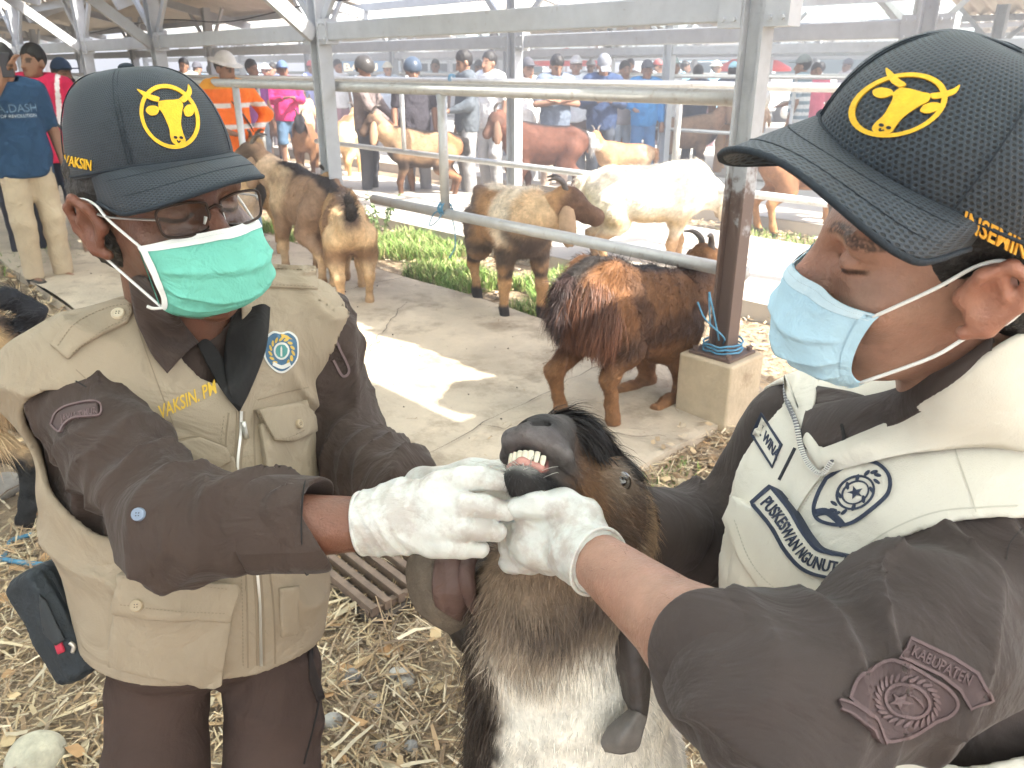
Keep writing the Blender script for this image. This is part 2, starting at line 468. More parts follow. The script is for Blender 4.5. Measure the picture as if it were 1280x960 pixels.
_a = _n.nodes.new('ShaderNodeBsdfTranslucent'); _a.inputs[0].default_value = (.86, .9, .88, 1)
_b = _n.nodes.new('ShaderNodeBsdfDiffuse'); _b.inputs[0].default_value = (.7, .74, .72, 1)
_m = _n.nodes.new('ShaderNodeMixShader'); _m.inputs[0].default_value = .3
_n.links.new(_a.outputs[0], _m.inputs[1]); _n.links.new(_b.outputs[0], _m.inputs[2]); _n.links.new(_m.outputs[0], _n.nodes['Material Output'].inputs[0])

def ground():
    """one sheet to the horizon, fine near the camera"""
    n1 = 130
    xs = np.concatenate([[-130, -60, -30, -14], np.linspace(-7, 8, n1), [14, 30, 60, 130]])
    ys = np.concatenate([[-60, -25, -8], np.linspace(-2, 11, n1), [18, 30, 60, 150]])
    X, Y = np.meshgrid(xs, ys, indexing='ij'); p = np.stack([X, Y, 0*X], -1).reshape(-1, 3)
    near = np.exp(-((p[:, 0]/8)**2+((p[:, 1]-3)/8)**2))
    p[:, 2] = (fbm(p, 1.3, 3, 3)*.03+fbm(p, 7, 5, 2)*.012)*near-.02
    ix = np.arange(len(p)).reshape(X.shape)
    f = np.stack([ix[:-1, :-1], ix[1:, :-1], ix[1:, 1:], ix[:-1, 1:]], -1).reshape(-1, 4)
    tag(mk('ground', p, f, M_dirt), kind='structure')
ground()
def slab(name, s0, s1, t0, t1, z0, z1, m, ns=60, nt_=10):
    S, T = np.meshgrid(np.linspace(s0, s1, ns), np.linspace(t0, t1, nt_), indexing='ij')
    p = np.stack([S, T], -1).reshape(-1, 2); q = p[:, :1]*Lv+p[:, 1:]*Nv
    edge = (np.abs(p[:, 1]-t0) < 1e-6) | (np.abs(p[:, 1]-t1) < 1e-6) | (np.abs(p[:, 0]-s0) < 1e-6)
    q = q+np.outer(edge*noise(q, 3, 9)*.02, Nv); q[:, 2] = z1+noise(q, 2, 4)*.006-edge*.008
    ix = np.arange(len(q)).reshape(ns, nt_)
    f = [(ix[i, j], ix[i+1, j], ix[i+1, j+1], ix[i, j+1]) for i in range(ns-1) for j in range(nt_-1)]
    ring = list(ix[0, :])+list(ix[1:, -1])+list(ix[-1, -2::-1])+list(ix[-2:0, 0])
    lo = q[ring].copy(); lo[:, 2] = z0; n = len(q); k = len(ring); q = np.concatenate([q, lo])
    f += [(ring[i], ring[(i+1) % k], n+(i+1) % k, n+i) for i in range(k)]
    o = mk(name, q, [tuple(a[::-1]) for a in f], m, smooth=False)
    return tag(o, kind='structure')
slab('concrete_path', 1.62, 34, 1.27, 3.36, -.1, .05, M_conc, 150, 14)
slab('pale_path', -2, 34, 4.46, 6.35, -.1, .11, M_conc2, 60, 8)
slab('far_path', -4, 40, 7.25, 9.6, -.1, .12, M_conc2, 40, 6)
slab('market_yard', -12, 60, 10.3, 40, -.1, .05, M_conc2, 30, 10)

# ---- sheds
def H_geo(c, w_, z0, z1, th=.012):
    x = Lv; y = Nv; R = np.array([x, y, [0, 0, 1]]); h = (z1-z0)/2
    b = A(c[0], c[1], (z0+z1)/2)
    return join_geo([box_geo(b+x*(w_/2), (th/2, w_/2, h), R), box_geo(b-x*(w_/2), (th/2, w_/2, h), R), box_geo(b, (w_/2-th/2, th/2, h), R)])
def pipe_geo(a, b, r, seg=12): return tube_geo([a, b], r, seg=seg, n=2)
_sheet = {}
def roof_sheet(parent, c, along, slope, ln, wd, m, th=.007):
    """one corrugated sheet: waves run down the slope"""
    key = (round(ln, 2), round(wd, 2), m.name)
    if key not in _sheet:
        nw = 49; x = np.linspace(-wd/2, wd/2, nw); z = .024*np.sin(x/wd*2*math.pi*6)
        V = []; 
        for y in (-ln/2, ln/2):
            for s_ in (0, -th): V += [(x[i], y, z[i]+s_) for i in range(nw)]
        a, b, c_, d = 0, nw, 2*nw, 3*nw; f = []
        for i in range(nw-1):
            f += [(a+i, a+i+1, c_+i+1, c_+i), (b+i, d+i, d+i+1, b+i+1), (a+i, b+i, b+i+1, a+i+1), (c_+i, c_+i+1, d+i+1, d+i)]
        o = mk('roof_sheet', V, f, m); _sheet[key] = o.data
    else:
        o = bpy.data.objects.new('roof_sheet', _sheet[key]); COL.objects.link(o)
    o.parent = parent
    x = unit(along); y = unit(slope); z = np.cross(x, y)
    o.matrix_local = Matrix([[x[0], y[0], z[0], c[0]], [x[1], y[1], z[1], c[1]], [x[2], y[2], z[2], c[2]], [0, 0, 0, 1]])
    return o
def shed(label, rows, posts, beam_z, roof, holes=lambda s, t: False, trans=lambda s, t: False, braces=(), post_w=.10, z0=0., zt=2.3, block=None, srange=None):
    r = thing('market_shed', label, 'shed', world=True)
    for t, ss in zip(rows, posts):
        for s in ss:
            if block and abs(s-block[0]) < .1 and abs(t-block[1]) < .1:
                v, f = H_geo(W(s, t), post_w*.84, .33, zt); mk('post', v, f, M_rust, r, smooth=False); continue
            v, f = H_geo(W(s, t), post_w, z0, zt); mk('post', v, f, M_steel, r, smooth=False)
        for a, b in zip(ss[:-1], ss[1:]):
            v, f = bar_geo(W(a+post_w/2+.004, t, beam_z), W(b-post_w/2-.004, t, beam_z), .06, .105); bev(mk('beam', v, f, M_steel, r, smooth=False), .006)
        for dt in braces:
            for s in ss:
                if s < 3: continue
                v, f = bar_geo(W(s, t+np.sign(dt)*.07, beam_z+.0), W(s, t+dt, beam_z+abs(dt)*.95), .05, .09); mk('knee_brace', v, f, M_steel, r, smooth=False)
        for s in ss:
            for d in (-1, 1):
                if len(rows) > 1 and s > 2.5:
                    v, f = bar_geo(W(s+d*.07, t, beam_z+.08), W(s+d*.55, t, beam_z+.55), .03, .05); mk('corner_brace', v, f, M_steel, r, smooth=False)
    for (t0, zz0, t1, zz1) in roof:
        sl = unit(W(0, t1, zz1)-W(0, t0, zz0)); ln = np.linalg.norm(W(0, t1, zz1)-W(0, t0, zz0))
        ss = np.arange(srange[0], srange[1], 1.04)
        for s in ss:
            nseg = max(1, int(round(ln/1.6)))
            for k in range(nseg):
                u = (k+.5)/nseg; t = t0+(t1-t0)*u; z = zz0+(zz1-zz0)*u
                if holes(s+.5, t): continue
                roof_sheet(r, W(s+.5, t, z+.05+.018*(k % 2)), Lv, sl, ln/nseg+.12, 1.1, M_trans if trans(s+.5, t) else M_roof)
        for u in np.linspace(.04, .96, max(2, int(ln/1.1))):
            t = t0+(t1-t0)*u; z = zz0+(zz1-zz0)*u
            v, f = bar_geo(W(srange[0], t, z-.03), W(srange[1], t, z-.03), .05, .08); mk('purlin', v, f, M_steel, r, smooth=False)
        for s in np.arange(srange[0]+.3, srange[1], 3.25):
            v, f = bar_geo(W(s, t0, zz0-.12), W(s, t1, zz1-.12), .06, .1); mk('rafter', v, f, M_steel, r, smooth=False)
    return r
sA = [1.72, 4.93, 7.75, 9.8, 12.5, 15.4, 18.4, 21.5, 24.6, 27.8, 31]
sB = [1.95, 5.5, 8.8, 11.9, 15, 18, 21, 24, 27.5, 31]
shedA = shed('long grey steel goat shed with the concrete block footing on its nearest post', [2.93, 5.25], [sA, sB], 1.72,
     [(3.0, 2.2, 4.1, 2.62), (6.0, 2.2, 4.1, 2.62)], holes=lambda s, t: (s < 9.5 and t > 3.9) or (s < 4.4 and t > 3.1 and t > 3.55), braces=(), block=(1.72, 2.93), srange=(-1.2, 33))
for s in sA[1:]:
    v, f = bar_geo(W(s, 2.88, 1.70), W(s, 1.8, 2.55), .05, .09); mk('knee_brace', v, f, M_steel, shedA, smooth=False)
# concrete footing of the nearest post
def footing():
    c = W(1.72, 2.93); R = np.array([Lv, Nv, [0, 0, 1]])
    v, f = join_geo([box_geo(c+A(0, 0, .155), (.135, .135, .165), R)])
    o = bev(mk('concrete_footing', v, f, mat('footing_concrete', (.47, .38, .26), .9, var=.2, vsc=6, bump=.004, bsc=50, spots=((.3, .22, .14), .55, .7, 7)), shedA, smooth=False), .012, 3)
    v, f = join_geo([box_geo(c+A(0, 0, .327), (.105, .105, .006), R)]+[tube_geo([c+Lv*a*.085+Nv*b*.085+A(0, 0, .33), c+Lv*a*.085+Nv*b*.085+A(0, 0, .352)], .012, seg=6, n=2) for a in (-1, 1) for b in (-1, 1)])
    mk('base_plate', v, f, M_rust, o, smooth=False)
footing()
shed('low walkway roof seen from underneath, near end added overhead to shade the men', [-2.4], [[-3, 1, 5, 9, 13, 17, 21, 25, 29, 33]], 2.0,
     [(2.40, 2.22, .2, 2.85), (-3.2, 2.1, .2, 2.85)], holes=lambda s, t: s < -4.0, trans=lambda s, t: s < 7.5 or rng.random() < .55 , srange=(-4.2, 33), zt=2.4)  # near sheets added out of view, translucent for shade with soft top light
# added sheets between the two roofs, placed to break up the sunlit strip
for s in [-.2]+[3.5]+[6.3, 7.1, 10.2, 14.3, 15.4, 19.5, 24, 25]:
    roof_sheet(shedA, W(s, 2.8, 2.33), Lv, Nv, .75, 1.1, M_roof)
shed('grey steel shed with braced posts across the middle of the market', [9.4, 12.0], [[-2.6, .5, 3.6, 6.8, 10, 13.2, 16.4, 19.6, 23, 26]]*2, 1.72,
     [(8.4, 2.15, 10.7, 2.75), (13.0, 2.15, 10.7, 2.75)], holes=lambda s, t: rng.random() < .12, trans=lambda s, t: rng.random() < .4, srange=(-5, 27), zt=2.25, post_w=.12)
shed('farther pale shed behind the crowd with a low roof', [17, 20], [list(np.arange(-8, 34, 3.6))]*2, 1.75,
     [(16, 2.2, 18.5, 2.85), (21, 2.2, 18.5, 2.85)], holes=lambda s, t: rng.random() < .15, trans=lambda s, t: rng.random() < .5, srange=(-9, 32), zt=2.3, post_w=.12)
shed('farthest pale shed near the parked vehicles', [27, 30], [list(np.arange(-8, 40, 4))]*2, 1.8,
     [(26, 2.25, 28.5, 3.0), (31, 2.25, 28.5, 3.0)], trans=lambda s, t: rng.random() < .5, srange=(-9, 40), zt=2.4, post_w=.12)

# ---- pipe fences
def fence(label, t, zl, zt, s0l, s1l, s0t, s1t, ups, r=.034, group=None):
    o = thing('pipe_fence', label, 'fence', world=True)
    v, f = pipe_geo(W(s0t, t, zt), W(s1t, t, zt), r); mk('top_rail', v, f, M_galv, o)
    if zl:
        v, f = pipe_geo(W(s0l, t, zl), W(s1l, t, zl), r*.95); mk('lower_rail', v, f, M_galv, o)
    for s, z0 in ups:
        v, f = pipe_geo(W(s, t, z0+.005), W(s, t, zt-r*.7), r*.85); mk('upright', v, f, M_galv, o)
    return o
fnA = fence('galvanised pipe fence whose lower rail ends in the open beside the post', 3.06, .66, 1.385, 1.72, 4.62, 1.72, 30, [(3.83, .68), (6.55, 0), (10.9, 0), (14, 0), (17, 0)])
fnB = fence('second galvanised pipe fence behind the white goat, running between the posts', 5.17, .66, 1.385, 2.05, 9.0, 2.0, 28, [(7.15, .66), (3.62, .66), (10.4, 0)], r=.03)
fence('thin pipe fence in front of the far crowd', 9.55, .7, 1.4, -2, 20, -2, 26, [(s, 0) for s in (-1, 2, 5, 8, 11, 14)], r=.026)
fence('farther pipe fence by the wooden cart', 12.15, None, 1.4, 0, 0, -3, 24, [(s, 0) for s in (-1, 2, 5, 8, 11)], r=.026)
# blue cord tied round the fence
M_cord = mat('blue_cord', (.10, .28, .42), .8, var=.2, vsc=60)
def knot(p, ax, r, n=5, tail=None, label='', sc=1):
    V = []; th = np.linspace(0, 2*math.pi*n, 20*n); ax = unit(ax); b = unit(np.cross(ax, (0, 0, 1) if abs(ax[2]) < .9 else (1, 0, 0))); c = np.cross(ax, b)
    q = p+np.outer((th/th[-1]-.5)*.05*sc, ax)+r*(np.outer(np.cos(th), b)+np.outer(np.sin(th), c))+np.stack([rng.normal(0, .002, len(th))]*3, 1)
    g = [tube_geo(q, .0045*sc, seg=6, n=len(q))]
    for t_ in tail or []: g.append(tube_geo(t_, .004*sc, seg=6, n=24))
    v, f = join_geo(g); o = mk('tied_rope', v, f, M_cord); tag(o, label, 'cord')
p = W(3.83, 3.06, .69)
knot(p, Lv, .042, 4, [[p, p+A(-.05, -.05, -.07), p+A(-.1, -.03, -.1), p+A(-.07, 0, -.03), p], [p, p+A(.05, -.03, -.08), p+A(.06, -.05, -.22), p+A(.02, -.06, -.3)]], 'blue cord knotted where the fence upright meets the lower rail')
p = W(1.72, 2.93, .36)
knot(p, (0, 0, 1), .085, 3, [[p, W(1.68, 2.86, .42), W(1.74, 2.80, .50), W(1.8, 2.82, .56)], [W(1.7, 2.86, .4), W(1.72, 2.8, .58), W(1.76, 2.84, .6), W(1.75, 2.86, .45)]], 'blue cord tied round the foot of the post on the concrete block')
p = W(6.3, 5.17, 1.41); knot(p, Lv, .035, 3, None, 'short blue cord wound on the second fence top rail left of the post')
p = W(3.62, 5.17, .68); knot(p, Lv, .036, 3, None, 'blue cord wound at the foot of the right upright of the second fence')
q = [G(0, 700, .01), G(8, 690, .012), G(14, 676, .012), G(40, 668, .01), G(62, 668, .01), G(40, 672, .012), G(10, 682, .02), G(6, 693, .012), G(30, 703, .012), G(80, 708, .012), G(120, 712, .012)]
tag(tube('blue_rope', q[3::-1]+[G(4, 699, .02), G(25, 703, .02), G(60, 706, .02), G(110, 710, .02)], .008, M_cord, n=60), 'blue rope lying in a loop on the straw beside the goat hoof', 'rope')

# ---- drain grate beside the path
def grate():
    o = thing('drain_grate', 'rusty slatted drain grate at the edge of the concrete path', 'grate', world=True)
    m = mat('grate_steel', (.20, .14, .10), .7, var=.3, vsc=20, bump=.002, bsc=80)
    v, f = box_geo(W(2.2, 1.12, .012), (.62, .17, .006), np.array([Lv, Nv, [0, 0, 1]])); mk('drain_bed', v, f, mat('drain_dark', (.09, .07, .055), .9), o, smooth=False)
    for k in range(7):
        t = .97+k*.048
        v, f = bar_geo(W(1.6, t, .04), W(2.8, t, .04), .022, .03); mk('slat', v, f, m, o, smooth=False)
    for s in (1.62, 2.2, 2.78):
        v, f = bar_geo(W(s, .955, .03), W(s, 1.27, .03), .02, .02); mk('crossbar', v, f, m, o, smooth=False)
grate()

# ---- stones
def stone(px, py, w_, h_, d_, label, c=(.42, .38, .32), sd=0):
    g = G(px, py, 0)
    f_ = disp(ell((0, 0, 0), (w_, d_, h_)), lambda p: fbm(p, 9, sd, 3)*.16*w_+noise(p, 30, sd)*.002)
    v, q = sdf_mesh(f_, (-w_*1.4, -d_*1.4, -h_*1.4), (w_*1.4, d_*1.4, h_*1.4), max(.004, w_/14))
    v = relax(v, q, 1); a = rng.uniform(0, 3); R = np.array([[math.cos(a), math.sin(a), 0], [-math.sin(a), math.cos(a), 0], [0, 0, 1]])
    o = mk('stone', v@R+g+A(0, 0, h_*.35), q, mat('stone%d' % (int(c[0]*100)), c, .9, var=.25, vsc=25, bump=.003, bsc=120)); tag(o, label, 'stone')
stone(8, 612, .065, .05, .06, 'grey rounded stone by the goat at the frame edge', (.36, .33, .29), 1)
stone(48, 958, .068, .062, .066, 'big pale rounded stone in the corner below the waist bag', (.52, .48, .36), 2)
stone(502, 850, .045, .022, .03, 'flat pale grey stone in the straw left of the goat', (.46, .43, .38), 3)
stone(416, 905, .028, .022, .024, 'broken grey stone near the trouser leg', (.37, .35, .31), 4)
stone(441, 847, .02, .018, .02, 'small grey pebble near the trouser leg', (.3, .29, .27), 5)
stone(466, 872, .016, .014, .014, 'round pale pebble left of the dark one', (.38, .35, .3), 6)
stone(474, 888, .015, .013, .014, 'small dark pebble among the straw', (.2, .2, .2), 7)
stone(501, 868, .014, .012, .014, 'tan pebble below the flat stone', (.4, .33, .25), 8)
stone(476, 937, .018, .015, .017, 'dark grey pebble low in the straw', (.24, .22, .2), 9)
stone(514, 935, .017, .015, .016, 'brown grey pebble near the goat chest', (.3, .26, .22), 10)
stone(990, 505, .07, .03, .05, 'flat stone in the leaf litter right of the footing', (.4, .36, .3), 11)
# ---- straw, leaves and grass
def area(n, fn):
    out = []
    while sum(len(a) for a in out) < n:
        q = np.stack([rng.uniform(-7, 8, n*2), rng.uniform(.3, 10, n*2), np.zeros(n*2)], 1)
        out.append(q[fn(q)])
    return np.concatenate(out)[:n]
def onpath(q, m=0.0):
    s = q@Lv; t = q@Nv
    return ((s > 1.62+m) & (t > 1.27+m) & (t < 3.36-m)) | ((t > 4.46) & (t < 6.35)) | ((t > 7.25) & (t < 9.6))
def visible(q):
    x = proj(q); d = q[:, 1]*cP-(q[:, 2]-H)*sP
    return (d > .3) & (x[:, 0] > -150) & (x[:, 0] < 1430) & (x[:, 1] < 1150)
def litter(name, n, fn, lmin, lmax, wmin, wmax, cols, zr, m, kind_label):
    q = area(n, lambda p: fn(p) & visible(p))
    ln = rng.uniform(lmin, lmax, n)*rng.uniform(.4, 1, n); wd = rng.uniform(wmin, wmax, n); a = rng.uniform(0, 2*math.pi, n); tl = rng.normal(0, .16, n)
    d = np.stack([np.cos(a)*np.cos(tl), np.sin(a)*np.cos(tl), np.sin(tl)], 1); s_ = np.stack([-np.sin(a), np.cos(a), rng.normal(0, .35, n)], 1)
    h = q.copy(); h[:, 2] = rng.uniform(*zr, n)+np.abs(np.sin(tl))*ln*.5+onpath(q)*.055
    bend = np.stack([0*a, 0*a, rng.normal(0, .06, n)], 1)*ln[:, None]
    sw = s_*wd[:, None]/2
    V = np.stack([h-d*ln[:, None]/2-sw, h-d*ln[:, None]/2+sw, h+bend-sw*1.1, h+bend+sw*1.1, h+d*ln[:, None]/2-sw*.7, h+d*ln[:, None]/2+sw*.7], 1).reshape(-1, 3)
    b = np.arange(n)[:, None]*6
    f = np.concatenate([b+[0, 1, 3, 2], b+[2, 3, 5, 4]])
    c = A(*cols[0])+0*q; k = rng.integers(0, len(cols), n)
    c = np.array(cols)[k]*rng.uniform(.7, 1.2, (n, 1))
    tag(mk(name, V, f.astype(int), m, col=np.repeat(c, 6, 0), smooth=False), kind_label, None, kind='stuff')
M_straw = mat('straw', attr=True, rough=.75, var=.12, vsc=30, spec=.25)
strawc = [(.55, .42, .25), (.64, .52, .33), (.44, .31, .17), (.70, .59, .41), (.32, .22, .13), (.48, .33, .19), (.24, .17, .11), (.40, .30, .20)]
straw_ok = lambda q: (~onpath(q)) & ((q@Nv < 1.4) | (q@Lv < 2.4)) & ((q@Nv) < 3.4)
litter('straw_litter', 30000, lambda q: straw_ok(q) & (np.hypot(q[:, 0], q[:, 1]-1.5) < 1.9), .02, .14, .001, .0050, strawc, (-.01, .03), M_straw, 'dry straw and chopped stalks')
litter('straw_litter', 5000, lambda q: straw_ok(q), .05, .2, .003, .011, strawc, (-.01, .03), M_straw, 'dry straw and chopped stalks')
litter('leaf_litter', 1800, lambda q: straw_ok(q), .03, .10, .012, .03, [(.55, .33, .16), (.62, .46, .26), (.42, .28, .15), (.6, .5, .33)], (0, .03), M_straw, 'flat dry leaf scraps')
litter('path_litter', 900, lambda q: onpath(q) & (q@Nv < 3.4), .01, .07, .001, .005, [(.4, .3, .18), (.5, .4, .26), (.3, .22, .14)], (0, .004), M_straw, 'scraps of straw on the path')
litter('leaf_litter', 5200, lambda q: ((q@Nv > 3.36) & (q@Nv < 4.46)) | ((q@Nv > 6.35) & (q@Nv < 7.25)) | ((q@Lv < 1.7) & (q@Nv > 2.4) & (q@Nv < 4.46)), .03, .09, .006, .025, [(.45, .33, .2), (.55, .44, .3), (.34, .25, .16), (.6, .5, .36)], (-.01, .02), M_straw, 'dry leaves and twigs')
def grass(name, n, fn, hmin, hmax, label):
    q = area(n, lambda p: fn(p) & visible(p)); h = rng.uniform(hmin, hmax, n)*(.75+.5*np.clip(fbm(q, 2.2, 71, 2)+.3, 0, 1)); a = rng.uniform(0, 2*math.pi, n); lean = rng.uniform(.1, 1.1, n)
    d = np.stack([np.cos(a), np.sin(a), 0*a], 1)*(lean*h)[:, None]; wv = np.stack([-np.sin(a), np.cos(a), 0*a], 1)*rng.uniform(.0025, .006, n)[:, None]
    up = np.stack([0*a, 0*a, h], 1); q[:, 2] = -.015
    V = np.stack([q-wv, q+wv, q+d*.35+up*.6-wv*.8, q+d*.35+up*.6+wv*.8, q+d+up*.95], 1).reshape(-1, 3); b = np.arange(n)[:, None]*5
    f4 = b+[0, 1, 3, 2]; f3 = b+[2, 3, 4]
    c = np.array([(.15, .27, .05), (.20, .32, .07), (.10, .19, .04), (.29, .33, .12), (.40, .36, .18), (.24, .30, .10)])[rng.integers(0, 6, n)]*rng.uniform(.8, 1.45, (n, 1))
    o = mk(name, V, [tuple(x) for x in f4]+[tuple(x) for x in f3], mat('grass_blade', attr=True, rough=.6, spec=.3), col=np.repeat(c, 5, 0), smooth=False)
    tag(o, label, kind='stuff')
def gpatch(s0, s1, t0, t1, thr, sc, sd):
    return lambda q: (q@Lv > s0) & (q@Lv < s1) & (q@Nv > t0) & (q@Nv < t1) & (fbm(q, sc, sd, 2) > thr)
grass('grass', 15000, gpatch(3.3, 7.5, 3.42, 4.4, -.12, 1.6, 3), .05, .15, 'short green grass between the two paths')
grass('grass', 2500, gpatch(-1, 9, 6.4, 7.2, .0, 1.5, 4), .04, .1, 'thin grass beyond the second path')
grass('grass', 2600, gpatch(7, 13, 1.2, 4.5, .0, 1.5, 14), .04, .12, 'thin grass by the far end of the path')
grass('grass', 700, gpatch(.6, 2.5, .3, 1.25, .22, 3.0, 6), .02, .06, 'sparse green weeds coming up through the straw')
grass('grass', 600, gpatch(.2, 1.6, 1.9, 3.2, .2, 3.0, 8), .02, .05, 'a few green shoots in the straw right of the path')
# ---- leafy weed by the end of the fence rail
def weed(base, h, n, label, name='weed', sp=.16, ls=.06):
    r = thing(name, label, 'plant', tuple(base), world=True)
    V = []; Fc = []; st = []
    for k in range(6):
        a = rng.uniform(0, 6.3); tip = A(*base)+A(math.cos(a)*sp, math.sin(a)*sp, h*rng.uniform(.6, 1)); mid = A(*base)+(tip-A(*base))*.5+A(0, 0, h*.12)
        st.append(tube_geo([base, mid, tip], [.006, .003], seg=5, n=8))
        for j in range(n//6):
            u = rng.uniform(.25, 1); c = A(*base)*(1-u)+tip*u+A(0, 0, h*.12*math.sin(u*3.14)); d = unit(rng.normal(0, 1, 3)+A(0, 0, -.3)); s_ = unit(np.cross(d, rng.normal(0, 1, 3))); l = ls*rng.uniform(.6, 1.3)
            i = len(V); V += [c, c+d*l*.5+s_*l*.17, c+d*l, c+d*l*.5-s_*l*.17]; Fc.append((i, i+1, i+2, i+3))
    v, f = join_geo(st); mk('stem', v, f, mat('weed_stem', (.16, .2, .07), .7), r)
    mk('foliage', np.array(V), Fc, mat('weed_leaf', (.12, .2, .06), .5, var=.4, vsc=30), r, smooth=False)
weed(G(478, 300), .42, 150, 'leafy weed growing by the open end of the fence rail')

# ---- haze volume added for the veiling glare that washes out the distance
def haze():
    v, f = box_geo((0, 45, 5.0), (134, 109, 6.2))
    o = mk('haze', v, f, None, smooth=False); m = bpy.data.materials.new('haze'); m.use_nodes = True; t = m.node_tree; t.nodes.remove(t.nodes['Principled BSDF'])
    pv = t.nodes.new('ShaderNodeVolumePrincipled'); pv.inputs['Density'].default_value = .025; pv.inputs['Color'].default_value = (.96, .97, 1, 1); pv.inputs['Anisotropy'].default_value = .2
    t.links.new(pv.outputs[0], t.nodes['Material Output'].inputs['Volume']); o.data.materials.append(m); o['kind'] = 'stuff'
haze()

def droppings(n=130):
    q = area(n, lambda p: ((p@Nv > .2) & (p@Nv < 3.3) & (p@Lv > 1.0) & (p@Lv < 8) & (fbm(p, 1.7, 21, 2) > .05)) & visible(p)); V = []; Fc = []
    octa = np.array([(1, 0, 0), (0, 1, 0), (-1, 0, 0), (0, -1, 0), (0, 0, .8), (0, 0, -.8)]); of = [(0, 1, 4), (1, 2, 4), (2, 3, 4), (3, 0, 4), (1, 0, 5), (2, 1, 5), (3, 2, 5), (0, 3, 5)]
    for p in q:
        r_ = rng.uniform(.003, .007); z = .055 if onpath(p[None])[0] else .0; i = len(V); V += list(octa*r_*A(1, rng.uniform(.6, 1), 1)+A(p[0], p[1], z+r_*.6)); Fc += [tuple(k+i for k in f_) for f_ in of]
    tag(mk('droppings', V, Fc, mat('dropping', (.06, .045, .03), .9)), 'small dark droppings scattered over path and straw', kind='stuff')
droppings()
def cracks():
    gs = []
    for (s0, t0, s1, t1) in ((2.2, 1.3, 2.5, 3.34), (4.7, 1.3, 4.65, 3.34), (7.2, 1.3, 7.25, 3.34), (3.2, 1.9, 4.1, 2.9), (1.7, 2.5, 2.3, 2.0)):
        n_ = 26; u = np.linspace(0, 1, n_); pts = np.stack([s0+(s1-s0)*u+rng.normal(0, .012, n_), t0+(t1-t0)*u+rng.normal(0, .012, n_)], 1); P3 = pts[:, :1]*Lv+pts[:, 1:]*Nv; P3[:, 2] = .0605
        w_ = .0022*rng.uniform(.4, 1.6, n_); d_ = np.gradient(P3[:, :2], axis=0); d_ /= np.linalg.norm(d_, axis=1)[:, None]; nn = np.stack([-d_[:, 1], d_[:, 0], 0*u], 1)*w_[:, None]
        gs.append((np.concatenate([P3-nn, P3+nn]), [(i, i+1, n_+i+1, n_+i) for i in range(n_-1)]))
    v, f = join_geo(gs); tag(mk('path_cracks', v, f, mat('crack_dark', (.10, .08, .06), 1), smooth=False), 'thin cracks and joints in the concrete path', kind='stuff')
cracks()
for t, ss in ((2.93, sA), (5.25, sB)):
    for s in ss[:7]:
        g_ = []
        for d in (-1, 1):
            p = W(s+d*.10, t, 1.72); g_.append(box_geo(p, (.05, .045, .075), np.array([Lv, Nv, [0, 0, 1]])))
            for z in (-.045, .045):
                for dd in (-.025, .025): c_ = p+Lv*dd+A(0, 0, z); g_.append(tube_geo([c_-Nv*.056, c_-Nv*.044], .009, seg=6, n=2))
        v, f = join_geo(g_); mk('gusset_plate', v, f, M_steel, shedA, smooth=False)
def wire():
    pts = [W(1.9, 3.0, 1.98), W(3.3, 3.0, 1.86), W(4.9, 2.98, 1.9), W(6.4, 3.0, 1.84), W(7.75, 2.98, 1.9), W(9.8, 3.0, 1.85)]
    tag(tube('loose_wire', pts, .004, mat('black_cable', (.02, .02, .02), .6), n=60, seg=6), 'thin black cable slung loosely along the shed beam', 'cable')
wire()
